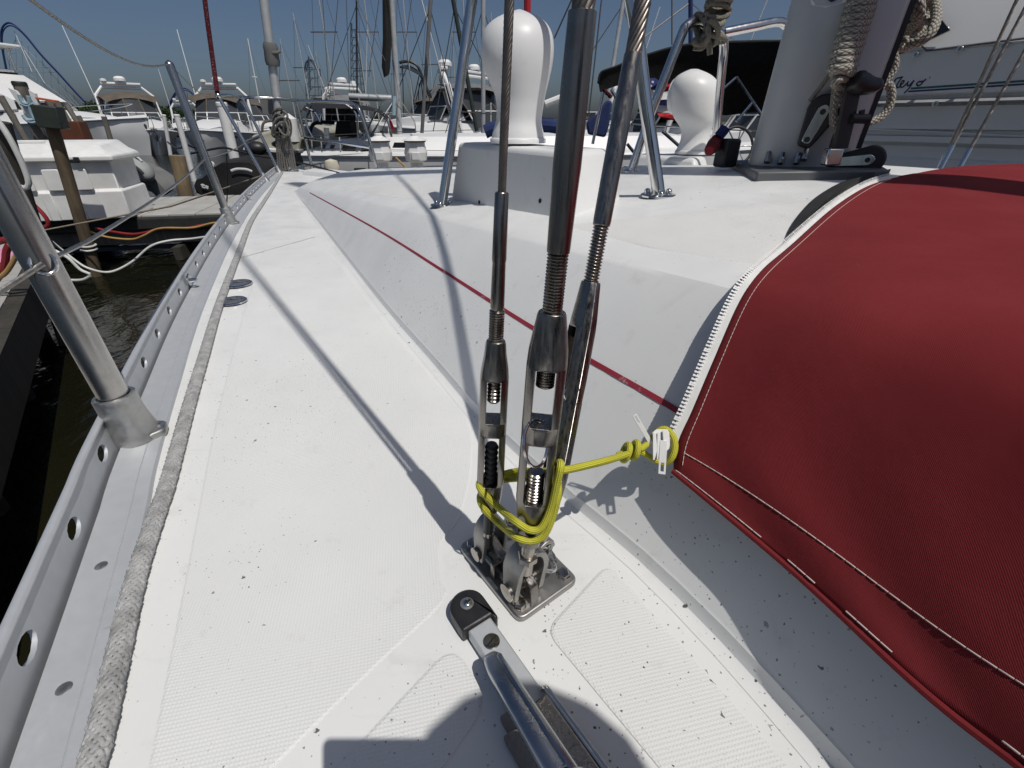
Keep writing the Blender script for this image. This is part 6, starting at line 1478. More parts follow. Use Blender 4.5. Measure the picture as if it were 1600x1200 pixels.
far_mast('thin white mast with spreaders at left over the cruisers', (410, 185), (387, 60), 60, 1.6, 'white_boat', spreader=((394, 120), (402, 121)))
far_mast('slim white mast in the gap right of the coaster', (690, 210), (690, 82), 30, 2.0, 'white_boat')
far_mast('white mast leaning behind the middle shroud at right', (950, 150), (974, 0), 14, 6, 'mast')
far_mast('blue covered mast above the black awning', (1079, 70), (1079, 0), 12, 7, 'canvas_blue')
far_mast('thin pole mast beside the tall lattice ride', (558, 150), (557, 0), 22, 2.6, 'black_steel')
far_mast('short antenna pole with a white tip left of the vent', (767, 190), (767, 160), 20, 1.5, 'white_boat')
cluster = [(472, 60, 34, 1.6), (497, 20, 40, 1.8), (519, 80, 48, 1.4), (536, 0, 30, 2.0), (583, 30, 44, 1.6), (598, 0, 38, 1.8), (634, 40, 50, 1.4), (651, 0, 36, 2.0), (682, 10, 42, 1.8), (716, 50, 45, 1.5), (733, 0, 33, 2.2), (771, 20, 41, 1.6)]
ordw = 'first second third fourth fifth sixth seventh eighth ninth tenth eleventh twelfth'.split()
for mi, (u, vt, Yd, w_) in enumerate(cluster):
    t = thing('far_mast', 'thin distant mast, %s from left of the crowd behind the moored sailboat' % ordw[mi], 'mast', group='thin distant masts'); p = at(u + (800 - u) * -.02, 200, Y=Yd); q = at(u, vt, Y=Yd); q.x = p.x + (q.x - p.x) * .3
    q = p + UP * max(2.0, q.z - p.z) * (1.4 if vt == 0 else 1.0); m = MB(); m.cyl(p - UP * 1.0, q, pxlen(w_, p) / 2, 8); m.build('spar', M['mast'], t)
    m = MB()
    for sx in (-1, 1): m.tube([q - UP * .2, p + Vector((sx * 1.4, .2, 0))], .011, 4)
    m.tube([p.lerp(q, .55) - Vector((.7, 0, 0)), p.lerp(q, .55) + Vector((.7, 0, 0))], .03, 5); m.build('rigging', M['wire'], t)
rk_ = thing('red_rope_halyard', 'red rope dropping behind the top of the tall vent', 'rope'); m = MB(); m.tube([at(822, 190, Y=6), at(824, 20, Y=6), at(824, -160, Y=6), at(824, -160, Y=6) + UP * 4], .035, 8); m.build('line', M['red_flag'], rk_)
for a, b, lab in (((893, 0), (866, 60), 'dark thin stay right of the tall vent'), ((940, 0), (920, 180), 'thin stay crossing the gap between middle and rear shrouds'), ((1050, 0), (1050, 70), 'thin stay standing above the black awning')):
    p, q = at(*a, Y=9), at(*b, Y=9); m = MB(); m.tube([p + (p - q) * .6, q], .012, 5); o = m.build('stay_wire', M['wire']); tag(o, lab, 'wire')
m = MB(); m.tube(sag(at(700, 172, Y=9), at(1020, 186, Y=9), .05), .01, 5); o = m.build('guard_wire', M['wire']); tag(o, 'horizontal guard wire passing behind the vents', 'wire')

# ================================================================== black awning boat beyond the vents
aw = thing('awning', 'black canvas awning stretched behind the small vent', 'awning'); Yw = 5.2
fe = [(933, 130), (938, 112), (960, 103), (1010, 84), (1065, 69), (1130, 64), (1215, 62), (1290, 66)]; lo = [(937, 142), (960, 132), (1000, 124), (1035, 128), (1080, 140), (1120, 176), (1180, 172), (1260, 168)]
m = MB(); m.loft([[at(*a, Y=Yw + .1), at((a[0] + b[0]) / 2, (a[1] + b[1]) / 2 - 6, Y=Yw + .45), at(*b, Y=Yw + 1.0)] for a, b in zip(catmull([Vector((*q, 0)) for q in fe], 4), catmull([Vector((*q, 0)) for q in lo], 4)) for a, b in [((a.x, a.y), (b.x, b.y))]]); o = m.build('awning_cloth', M['canvas_blk'], aw, smooth=60); o.modifiers.new('cloth', 'SOLIDIFY').thickness = 0.02
for a, b in (((1150, 120), (1190, 180)), ((1150, 121), (1128, 140)), ((1175, 160), (1150, 190)), ((942, 145), (926, 225)), ((955, 140), (985, 190)), ((980, 225), (996, 245)), ((1035, 205), (1070, 236))):
    m = MB(); m.tube([at(*a, Y=Yw + .3), at(*b, Y=Yw + .3)], .016, 8); m.build('support_tube', M['steel_b'], aw)
m = MB(); m.helix_wire(at(943, 140, Y=Yw), at(955, 152, Y=Yw), .02, 3, .1, .011, .02); m.build('tie', M['rope_red'], aw)
bun = thing('bunting', 'red white and blue star bunting under the awning', 'bunting'); Yn = 5.0
def cloth(pts, name, mat, o=0.0, par=None):
    P = [at(u, v, Y=Yn + o + .03 * math.sin(u * .4)) for u, v in pts]; m = MB(); m.add(P, [tuple(range(len(P)))]); ob = m.build(name, M[mat], par or bun, smooth=0); return ob
cloth([(1012, 122), (1024, 122), (1032, 128), (1024, 142), (1016, 138)], 'blue_field', 'blue_flag'); cloth([(1012, 138), (1026, 142), (1022, 168), (1014, 165)], 'white_field', 'white_cloth')
cloth([(1038, 134), (1058, 126), (1060, 140), (1040, 144)], 'red_band', 'red_flag'); cloth([(1036, 144), (1060, 140), (1060, 154), (1032, 156)], 'white_band', 'white_cloth'); cloth([(1031, 156), (1060, 154), (1060, 165), (1030, 164)], 'blue_band', 'blue_flag'); cloth([(1026, 164), (1060, 166), (1060, 178), (1027, 175)], 'lower_white_band', 'white_cloth'); cloth([(1025, 175), (1060, 178), (1060, 187), (1042, 188), (1030, 182)], 'lower_red_band', 'red_flag')
for u, v in ((1020, 128), (1040, 160), (1050, 158), (1017, 134)):
    P = [(u + (2.6 if k % 2 == 0 else 1.1) * math.sin(k * math.pi / 5), v - (2.6 if k % 2 == 0 else 1.1) * math.cos(k * math.pi / 5)) for k in range(10)]; cloth(P, 'star', 'white_cloth', -.02)
bs = thing('blue_sail_cover', 'navy blue canvas cover on a boom between middle and rear shrouds', 'sail cover')
m = MB(); P = [at(u, v, Y=7.5) for u, v in ((916, 190), (932, 178), (948, 156), (957, 158), (952, 195), (946, 215), (918, 210))]; n_ = 7; m.add(P + [p + Vector((.05, .35, 0)) for p in P], [tuple(range(n_)), tuple(range(2 * n_ - 1, n_ - 1, -1))] + [(i, (i + 1) % n_, n_ + (i + 1) % n_, n_ + i) for i in range(n_)]); m.build('cover', M['canvas_blue'], bs, bevel=.03)
m = MB(); m.tube([at(852, 163, Y=7.5), at(880, 152, Y=7.5)], .05, 10); m.build('boom_end', M['white_boat'], bs)
b2 = thing('blue_sail_cover', 'low blue cover right beside the foot of the tall vent', 'sail cover'); m = MB(); m.tube(catmull([at(758, 206, Y=9), at(775, 200, Y=9), at(800, 200, Y=9), at(850, 196, Y=9), at(880, 200, Y=9)], 5), .11, 10); m.build('cover', M['canvas_blue'], b2)

# ================================================================== docks, dock box, lanterns, pilings
dk1 = thing('main_dock', 'grey planked dock crossing behind the bow', 'dock')
dA, dBv = at(205, 337, DOCK), at(385, 331, DOCK); dx = (dBv - dA); dx.z = 0; dx.normalize(); dy = UP.cross(dx)
dl = dA - dx * 3.2; nb = 0; plank = None; pw = 0.30
pm_ = MB(); pm_.box((0, 0, 0), pw - 0.012, 1.72, 0.045); 
sk_a = 0.35
for i in range(36):
    c = dl + dx * (i * pw + pw / 2) + dy * 0.86 - UP * 0.0225
    if plank is None: plank = pm_.build('plank', M['plank'], dk1, bevel=.004); ob = plank
    else: ob = bpy.data.objects.new('plank', plank.data); COL.objects.link(ob); ob.parent = dk1; b_ = ob.modifiers.new('bevel', 'BEVEL'); b_.width = .004
    ob.location = c + UP * random.uniform(-.002, .002); ob.rotation_euler = (0, 0, math.atan2(dx.y, dx.x))
Rd = rotz(math.atan2(dx.y, dx.x))
m = MB(); m.box(dl + dx * 5.4 + dy * 0.02 - UP * 0.10, 10.8, 0.10, 0.16, Rd); m.build('black_fender_strip', M['blackrub'], dk1, bevel=.03)
for z_, y_, h_ in ((-.27, .12, .16), (-.34, .9, .2), (-.27, 1.6, .16)):
    m = MB(); m.box(dl + dx * 5.4 + dy * y_ + UP * z_, 10.7, .09, h_, Rd); m.build('stringer', M['wood_grey'] if y_ < .2 else M['wood_dark'], dk1)
for i in range(7):
    m = MB(); m.box(dl + dx * (.4 + i * 1.6) + dy * .8 - UP * .46, .09, 1.8, .16, Rd); m.build('cross_beam', M['wood_dark'], dk1)
m = MB(); m.box(dl + dx * 5.4 + dy * 0.3 - UP * .44, 10.7, .05, .05, Rd); m.build('steel_rail', M['grey_steel'], dk1)
fp = thing('finger_pier', 'narrow finger pier running down the port side at the left edge', 'dock')
e0 = at(-85, 640, DOCK); e1 = at(28, 430, DOCK); fx = (e1 - e0); fx.z = 0; fx.normalize(); fy = UP.cross(fx); L_f = 6.6; s0 = e0 - fx * 1.6
fpl = MB(); fpl.box((0, 0, 0), .188, 1.1, .04); first = None
for i in range(28):
    c = s0 + fx * (i * .2 + .1) + fy * .55 - UP * .02
    if first is None: first = fpl.build('plank', M['plank'], fp, bevel=.004); ob = first
    else: ob = bpy.data.objects.new('plank', first.data); COL.objects.link(ob); ob.parent = fp
    ob.location = c + UP * random.uniform(-.002, .002); ob.rotation_euler = (0, 0, math.atan2(fx.y, fx.x))
Rf = rotz(math.atan2(fx.y, fx.x))
m = MB(); m.box(s0 + fx * 2.8 - fy * .045 - UP * .14, 5.6, .09, .26, Rf); m.build('edge_board', M['wood_dark'], fp)
m = MB(); m.box(s0 + fx * 2.8 + fy * .05 - UP * .36, 5.6, .06, .08, Rf); m.build('lower_rail', M['grey_steel'], fp)
for i in range(5):
    m = MB(); m.cyl(s0 + fx * (.4 + i * 1.25) + fy * .1 - UP * .1, s0 + fx * (.4 + i * 1.25) + fy * .1 - UP * 1.2, .07, 10); m.build('float_post', M['wood_dark'], fp)
# dock box
bx = thing('dock_box', 'large white plastic dock box with black latches', 'dock box')
bR = at(207, 340, DOCK + 0.002); bL = bR + Vector((-1.75, -0.55, 0)); ex = (bR - bL); Lb = ex.length; ex.normalize(); ey = UP.cross(ex); hb_ = 0.64
def bp(x, y, z): return bL + ex * x + ey * y + UP * z
m = MB(); prof_ = [(-0.0, 0.0), (0.0, 0.30), (0.03, 0.315), (0.02, hb_)]; W_ = .75
m.loft([[bp(.0 + q[0], q[0], q[1]), bp(Lb - q[0], q[0], q[1]), bp(Lb - q[0], W_ - q[0], q[1]), bp(q[0], W_ - q[0], q[1])] for q in prof_], closed=True); m.build('tub', M['white_pl'], bx, bevel=.012)
for u, w_ in ((.62, .26), (.98, .15), (1.24, .22), (1.50, .2)):
    m = MB(); c = bp(u, .0, .42); m.prism([(p.x, p.y) for p in round_poly([Vector((-w_ / 2 * .8, -.1, 0)), Vector((w_ / 2 * .8, -.1, 0)), Vector((w_ / 2 * .7, .12, 0)), Vector((-w_ / 2 * .7, .12, 0))], .02, 3)], c, ex, UP, -ey, .03); m.build('moulded_boss', M['white_pl'], bx, bevel=.008)
for u in (.78, 1.1, 1.36):
    m = MB(); m.box(bp(u, .0, .15), .1, .03, .3, Matrix((ex, ey, UP)).transposed()); m.build('lower_rib', M['white_pl'], bx, bevel=.01)
m = MB(); ov_ = .045; m.loft([[bp(-ov_, -ov_, hb_ - .03), bp(Lb + ov_, -ov_, hb_ - .03), bp(Lb + ov_, W_ + ov_, hb_ - .03), bp(-ov_, W_ + ov_, hb_ - .03)], [bp(-ov_, -ov_, hb_ + .03), bp(Lb + ov_, -ov_, hb_ + .03), bp(Lb + ov_, W_ + ov_, hb_ + .03), bp(-ov_, W_ + ov_, hb_ + .03)], [bp(0, .02, hb_ + .05), bp(Lb - .03, .02, hb_ + .05), bp(Lb - .03, W_, hb_ + .08), bp(0, W_, hb_ + .08)], [bp(.05, .12, hb_ + .13), bp(Lb - .1, .12, hb_ + .13), bp(Lb - .1, W_ - .05, hb_ + .17), bp(.05, W_ - .05, hb_ + .17)]], closed=True); m.build('lid', M['white_pl'], bx, bevel=.018, bseg=3)
for u in (.78, 1.52):
    m = MB(); m.box(bp(u, -.055, hb_ - .02), .09, .03, .035, Matrix((ex, ey, UP)).transposed()); m.box(bp(u + .03, -.065, hb_ - .005), .05, .03, .05, Matrix((ex, ey, UP)).transposed()); m.build('latch', M['blackpl'], bx, bevel=.006)
m = MB(); m.box(bp(1.0, .35, hb_ + .165), .3, .05, .02, Matrix((ex, ey, UP)).transposed()); m.build('lid_handle', M['white_pl'], bx, bevel=.008)
# pole with green box before the dock box
def pile(label, b_px, t_px, Yd, wpx, mat, group='dock pilings', extra=None, cat='piling', name='piling', capm=None, bottom=None):
    t = thing(name, label, cat, group=group); p, q = at(*b_px, Y=Yd), at(*t_px, Y=Yd); q = Vector((p.x + (q.x - p.x), q.y, q.z)); r_ = pxlen(wpx, p.lerp(q, .5)) / 2
    d = (q - p).normalized(); low = p if bottom is None else p - d * bottom
    n_ = 9; P = [low.lerp(q, i / n_) + Vector((math.sin(i * 1.7), math.cos(i * 2.1), 0)) * r_ * (.03 if 'wood' in mat else 0) for i in range(n_ + 1)]
    m = MB(); m.tube(P, [r_ * (1 + (.05 * math.sin(i * 2.3) if 'wood' in mat else 0)) for i in range(n_ + 1)], 16); m.build('post', M[mat], t, smooth=50)
    if capm:
        m = MB(); m.lathe([(r_ * 1.08, 0), (r_ * 1.08, r_ * .5), (r_ * .9, r_ * .7)], q - d * r_ * .4, d, 16); m.build('cap', M[capm], t)
    return t, p, q, r_
tp, p_, q_, r_ = pile('brown pole with a green meter box before the dock box', (140, 392), (79, 190), 5.25, 17, 'pole', bottom=1.0)
m = MB(); c = at(79, 183, Y=5.2); m.box(c, .2, .16, .19, rotz(.3) @ Matrix.Rotation(.1, 3, 'Y')); m.build('meter_box', M['green_box'], tp, bevel=.008)
for v_ in (384, 390):
    m = MB(); cc2 = on_axis(p_, (q_ - p_).normalized(), v_); m.tube([cc2 + Vector((math.cos(a), math.sin(a), .05 * math.sin(2 * a))) * (r_ + .012) for a in np.linspace(0, 2 * math.pi, 18)[:-1]], .012, 8, closed=True); m.build('rope_turn', M['hose_wht'], tp)
pile('thick black pile leaning across the left edge', (90, 480), (-5, 190), 3.4, 28, 'wood_dark', bottom=1.4)
pile('split grey wooden pile behind the dock box rope board', (62, 212), (30, 130), 9.5, 17, 'wood_grey', bottom=2.0, capm='green_box')
for k, (u, w_) in enumerate(((80, 11), (91, 9), (104, 7))):
    pile(('left', 'middle', 'right')[k] + ' plank pile of the rusty cluster above the dock box', (u + 26, 206), (u - 4 + k * 2, 158 + k * 3), 10.5, w_, 'wood_grey', bottom=2.0)
m = MB(); c = at(110, 205, Y=10.4); m.box(c, .55, .3, .35, rotz(.2)); o = m.build('rusty_bracket', pm('rust', (.12, .04, .02), .9), bevel=.02); tag(o, 'rusty iron bracket between the wooden piles over the dock box', 'bracket')
pile('grey wooden pile between the two left cruisers', (172, 215), (162, 182), 16, 7, 'wood_grey', bottom=2.0)
pile('slim grey pile left of the second cruiser', (138, 212), (122, 181), 14, 7, 'wood_grey', bottom=2.0)
pile('leftmost dark wooden pile beside the big cruiser', (30, 200), (0, 150), 12, 9, 'wood_grey', bottom=2.0)
pile('weathered brown pile standing in the water before the black cover', (294, 318), (276, 243), 7.9, 21, 'wood_pile', bottom=1.2)
pile('tall white plastic-wrapped piling beside the pulpit leg', (367, 250), (346, 162), 9.0, 15, 'white_pl', capm='white_pl', bottom=1.5)
pile('slimmer white piling with a black line left of the stanchion', (303, 280), (276, 180), 15, 8, 'white_pl', capm='white_pl', bottom=1.5)
pile('small far white piling between the cruisers', (262, 215), (256, 180), 24, 5.5, 'white_pl', capm='white_pl', bottom=1.5)
m = MB(); m.tube(sag(at(262, 222, Y=22), at(292, 226, Y=15), .15) + sag(at(292, 226, Y=15), at(318, 220, Y=22), .15)[1:], .035, 6); o = m.build('mooring_line', M['cable_blk']); tag(o, 'black mooring line looped round the slim white piling', 'rope')
# rope board on the wooden pile
rb = thing('rope_board', 'white board hung with pale blue dock lines on the wooden pile', 'rope board'); Yr = 9.3
for P in ([(12, 137), (24, 142), (60, 190), (48, 192)], [(44, 140), (54, 146), (68, 190), (60, 192)]):
    m = MB(); q = [at(u, v, Y=Yr) for u, v in P]; m.add(q + [p + Vector((0, .05, 0)) for p in q], [(0, 1, 2, 3), (4, 7, 6, 5), (0, 4, 5, 1), (1, 5, 6, 2), (2, 6, 7, 3), (3, 7, 4, 0)]); m.build('board', M['white_boat'], rb)
for P in ([(30, 148), (36, 160), (46, 162), (44, 150)], [(33, 162), (44, 166), (54, 162)], [(36, 180), (44, 188), (58, 186), (66, 182)], [(38, 184), (50, 192), (66, 188)], [(46, 164), (50, 178), (56, 188)]):
    m = MB(); m.tube(catmull([at(u, v, Y=Yr - .05) for u, v in P], 6), .03, 8); m.build('line_turn', M['ltblue'], rb)
m = MB(); P = [at(u, v, Y=Yr) for u, v in ((55, 152), (85, 157), (86, 160), (56, 155))]; m.add(P + [p + Vector((0, .1, 0)) for p in P], [(0, 1, 2, 3), (4, 7, 6, 5), (0, 4, 5, 1), (1, 5, 6, 2), (2, 6, 7, 3), (3, 7, 4, 0)]); o = m.build('orange_bar', M['orange']); tag(o, 'faded orange plastic bar across the wooden piles', 'bar')
# hoses
def hose(label, pix, Yd, r_, mat, z=None, name='hose', cat='hose'):
    P = [at(q[0], q[1], Y=(q[2] if len(q) > 2 else Yd)) for q in pix]; m = MB(); m.tube(resample(catmull(P, 8), .03), r_, 10); o = m.build(name, M[mat]); return tag(o, label, cat, 'hoses and cables along the dock')
hose('white hose looped down the black pile at the left edge', [(-20, 172), (5, 200), (30, 245), (45, 285), (36, 294), (15, 280), (0, 258), (-25, 235)], 3.3, .017, 'hose_wht')
hose('dark red hose looped behind the black pile', [(30, 295), (48, 315), (68, 335), (76, 350), (66, 356), (50, 357)], 4.6, .018, 'hose_red')
hose('red hose drooping along the dock edge', [(150, 357), (175, 362), (205, 366), (225, 364), (250, 358), (290, 357), (315, 352), (350, 349)], 5.55, .015, 'hose_red')
hose('tan hose running beside the red one along the dock', [(130, 358), (165, 370), (205, 374), (225, 368), (250, 357), (300, 356), (330, 349), (352, 347)], 5.5, .012, 'hose_yel')
hose('white hose sagging below the dock towards our bow', [(72, 370, 4.8), (115, 405, 4.8), (140, 420, 4.8), (172, 425, 4.9), (205, 410, 5.0), (235, 385, 5.1), (265, 376, 5.2), (300, 373, 5.3), (335, 368, 5.3)], 5.0, .012, 'hose_wht')
hose('white hose ending in a short elbow beside the black pile', [(78, 388), (105, 402), (125, 421), (138, 427), (142, 430), (130, 437), (112, 438), (100, 436)], 4.4, .014, 'hose_wht')
hose('fat red hose coiled on the finger pier', [(-25, 385), (0, 377), (12, 374), (17, 378), (10, 392), (8, 410), (0, 430), (-25, 455)], 2.95, .02, 'hose_red')
hose('tan hose beside the fat red hose on the finger pier', [(14, 380), (26, 392), (24, 402), (10, 425), (-5, 435), (-30, 445)], 2.9, .014, 'hose_yel')
m = MB(); P = [at(u, v, DOCK + .012) for u, v in ((-10, 385), (30, 390), (24, 408), (-14, 412))]; m.add(P, [(0, 1, 2, 3)]); o = m.build('paper_sheet', M['pink_paper']); tag(o, 'pink printed paper lying on the finger pier', 'paper')
# dock lanterns
def lantern(u, label):
    Yl = 7.3; b = at(u, 262, Y=Yl); b.z = DOCK; t = thing('power_pedestal', label, 'power pedestal', b, group='white dock pedestals'); k = 1.0
    def oct(r_, z): return [Vector((r_ * math.cos(a + .39), r_ * math.sin(a + .39), z)) for a in np.linspace(0, 2 * math.pi, 9)[:-1]]
    zz_ = lambda v: at(u, v, Y=Yl).z - DOCK
    m = MB(); m.loft([oct(.09, 0.0), oct(.09, zz_(254)), oct(.15, zz_(250)), oct(.165, zz_(238)), oct(.14, zz_(227)), oct(.14, zz_(221))], closed=True); m.build('body', M['white_pl'], t, smooth=20)
    m = MB(); m.loft([oct(.155, zz_(222)), oct(.155, zz_(219.5))], closed=True); m.build('wood_band', M['wood_pile'], t, smooth=20)
    m = MB(); m.loft([oct(.19, zz_(219.5)), oct(.055, zz_(212.5)), oct(.055, zz_(209)), oct(.04, zz_(208))], closed=True); m.build('roof_cap', M['white_pl'], t, smooth=20)
    m = MB(); m.box((0.02, -.15, zz_(243)), .11, .03, .1); m.build('outlet_door', M['white_boat'], t, bevel=.008)
lantern(597.5, 'left of the two white roofed power pedestals on the dock'); lantern(652, 'right of the two white roofed power pedestals on the dock')
m = MB(); m.tube(catmull([at(618, 246, Y=7.2), at(634, 262, Y=7.2), at(640, 272, Y=7.2)], 5), .014, 8); o = m.build('dock_cable', M['hose_yel']); tag(o, 'yellow cable hanging from between the dock pedestals', 'cable')
# covered watercraft behind the dock
cvr = thing('covered_watercraft', 'watercraft under a black cover with white print behind the dock', 'watercraft'); Yv = 8.6
outl_ = [(304, 291), (308, 280), (318, 278), (340, 258), (352, 251), (375, 250), (400, 250), (420, 262), (425, 306), (320, 307), (308, 302)]
P = [at(u, v, Y=Yv) for u, v in outl_]; c_ = sum(P, Vector((0, 0, 0))) / len(P)
m = MB(); secs_ = [P, [p + (c_ - p) * -.0 + Vector((-.02, .3, .02)) for p in P], [p + (c_ - p) * .1 + Vector((-.1, .9, .05)) for p in P], [p + (c_ - p) * .35 + Vector((-.15, 1.2, 0)) for p in P]]; m.loft([[p + (c_ - p) * .12 + Vector((0, -.12, 0)) for p in P]] + secs_, closed=True); m.build('cover', M['canvas_blk'], cvr, smooth=60)
def vprint(path, w_, name):
    m = MB(); m.tube(catmull([at(u, v, Y=Yv - .16) for u, v in path], 5), w_, 6, flat=.3, up=Vector((0, 1, 0))); m.build(name, M['print_white'], cvr)
vprint([(361, 267), (368, 264.5), (376, 264), (386, 265), (394, 268)], .02, 'white_arc_print')
for pth in ([(314, 289), (318, 288.5), (316, 292), (321, 294)], [(319, 289), (323, 294)], [(320, 291.5), (323, 291)], [(322, 289.5), (325, 295)], [(325, 291), (323.5, 295)]):
    vprint(pth, .012, 'white_mark')
vprint([(394, 292), (398, 291.5), (399, 294), (395, 295), (394, 292)], .012, 'white_ring_print')
m = MB(); m.lathe([(.05, 0), (.05, .03)], at(331, 257, Y=Yv - .14), Vector((0, -1, 0)), 12); m.build('round_badge', M['print_white'], cvr)
# grey inflatable at the dock
inf = thing('inflatable_dinghy', 'grey inflatable dinghy afloat behind the dock box', 'dinghy'); 
m = MB(); P = [at(150, 246, Y=11.2), at(185, 254, Y=11.0), at(208, 261, Y=10.8), at(226, 272, Y=10.7), at(236, 284, Y=10.7)]; C = catmull(P, 6); m.tube(C, list(np.linspace(.26, .22, len(C) - 8)) + [.21, .2, .18, .16, .14, .11, .08, .03], 14); m.build('tube', M['inflatable'], inf, smooth=60)
m = MB(); m.tube([p + UP * .1 - Vector((-.1, .3, 0)) * .75 for p in C[:-3]], .035, 8); m.build('rubbing_strake', M['blackrub'], inf)
m = MB(); 
m.tube([p + UP * .30 for p in C[:-4]], .02, 6); m.build('grab_line', M['hose_wht'], inf)
m = MB(); m.tube([p - UP * .28 + Vector((.0, .5, 0)) for p in C[:-2]], .3, 10); m.build('floor', M['canvas_gry'], inf)
# stern of a boat with hanging fenders left of the moored sailboat
sb_ = thing('stern_platform', 'cream motor boat stern with a swim platform behind the furling line', 'motor boat'); oQ = at(425, 240, Y=12)
m = MB(); P = [at(u, v, Y=12) for u, v in ((388, 258), (462, 262), (470, 215), (455, 205), (420, 204), (392, 212))]; m.loft([P, [p + Vector((0.2, 1.2, .12)) for p in P], [p + (oQ - p) * .15 + Vector((.4, 4, .1)) for p in P]], closed=True); m.build('hull', pm('cream_gelcoat', (.4, .38, .31), .4), sb_, smooth=30, bevel=.05)
m = MB(); P = [at(u, v, Y=11.6) for u, v in ((380, 234), (458, 240), (458, 236), (380, 231))]; m.loft([P, [p + Vector((0, .6, 0)) for p in P]], closed=True); m.build('swim_platform', M['white_boat'], sb_)
m = MB(); m.tube(catmull([at(410, 210, Y=12.4), at(412, 192, Y=12.4), at(430, 189, Y=12.6), at(446, 195, Y=12.8)], 5), .03, 8); m.build('top_frame', M['canvas_tan'], sb_)
m = MB(); m.lathe([(.02, 0), (.14, .06), (.15, .5), (.02, .6)], at(460, 226, Y=11.6), UP, 14); o = m.build('fender', M['white_pl']); tag(o, 'white cylinder fender hanging left of the moored sailboat', 'fender')
m = MB(); P = at(400, 232, Y=11.2); m.ball(P, .18, 12, 8, (1.3, 1, .8)); m.build('outboard_cowl', M['blackpl'], sb_)

# ================================================================== amusement rides far off
def arch_track(label, pts, Yd, wpx, mat, group='roller coasters across the harbour', sup=None, supmat='pale_steel', sup_w=1.0, base_v=186, name='roller_coaster', cols=0, tie=None):
    t = thing(name, label, 'roller coaster', group=group); C = catmull([at(u, v, Y=Yd) for u, v in pts], 10); m = MB(); rr_ = pxlen(wpx, C[len(C) // 2]) / 2
    m.tube(C, rr_, 6); m.tube([p - UP * rr_ * 2.6 for p in C], rr_ * .7, 6); m.build('track', M[mat], t)
    if sup:
        for k, (pa, pb) in enumerate(sup):
            m = MB(); m.tube([at(*pa, Y=Yd + 1), at(*pb, Y=Yd + 1)], pxlen(sup_w, C[0]) / 2, 5); m.build('support', M[supmat], t)
    return t
hill = [(22, 190), (17, 140), (8, 100), (2, 65), (3, 45), (12, 36), (24, 40), (40, 55), (62, 82), (90, 112), (120, 145), (145, 170), (165, 190)]
sup = []
tops = [(6, 75), (14, 85), (24, 62), (34, 72), (44, 80), (56, 92), (66, 98), (78, 112), (90, 126), (102, 140), (114, 150), (126, 160)]
for u, v in tops: sup.append(((u, v - 8), (u + 4 + (u * .04), 188)))
for i in range(len(tops) - 1):
    (u0, v0), (u1, v1) = tops[i], tops[i + 1]
    for k in range(6):
        h0 = v0 + (188 - v0) * k / 6; h1 = v1 + (188 - v1) * (k + 1) / 6; sup.append(((u0 + 4 * k / 6, h0), (u1 + 4 * (k + 1) / 6, h1)))
        h1b = v1 + (188 - v1) * k / 6; 
        if k % 2 == 0: sup.append(((u0 + 4 * k / 6, h0), (u1 + 4 * k / 6, h1b)))
sup += [((20, 105), (88, 106)), ((20, 112), (92, 113))]
# the lattice carries hundreds of struts: one mesh
t = thing('roller_coaster', 'giant blue lift-hill coaster loop at far left', 'roller coaster', group='roller coasters across the harbour'); C = catmull([at(u, v, Y=260) for u, v in hill], 10); m = MB(); rr_ = pxlen(2.6, C[40]) / 2; m.tube(C, rr_, 6); m.tube([p - UP * rr_ * 2.6 for p in C], rr_ * .7, 6); m.build('track', M['blue_steel'], t)
m = MB()
for a, b in sup: m.tube([at(*a, Y=262), at(*b, Y=262)], pxlen(.55, C[40]) / 2, 4)
m.build('support_lattice', M['pale_steel'], t, kind='stuff')
m = MB(); m.tube([at(38, 78, Y=261), at(70, 130, Y=261)], pxlen(.9, C[40]) / 2, 4); m.tube([at(22, 48, Y=261), at(50, 112, Y=261)], pxlen(1.2, C[40]) / 2, 4); m.build('tie_rod', M['white_boat'], t)
arch_track('small blue coaster hump behind the far stanchion', [(259, 185), (264, 165), (274, 145), (286, 138), (298, 143), (312, 160), (328, 180)], 240, 2.0, 'blue_steel', sup=[((268, 160), (270, 186)), ((280, 146), (282, 186)), ((292, 142), (296, 186)), ((304, 152), (308, 186)), ((316, 168), (318, 186))], sup_w=.7)
arch_track('lower blue coaster hump beneath the first', [(262, 178), (270, 170), (282, 167), (292, 172)], 235, 1.6, 'blue_steel', sup=[((275, 169), (275, 186)), ((286, 168), (286, 186))], sup_w=.7)
t = arch_track('dark arch of a coaster over the second cruiser', [(190, 190), (195, 165), (200, 155), (206, 151), (212, 153), (218, 160), (222, 175), (223, 190)], 200, 1.2, 'grey_steel', sup=[((192 + 3 * i, 160 - 8 * math.sin(i / 9 * math.pi)), (193 + 3 * i, 188)) for i in range(10)], supmat='grey_steel', sup_w=.7)
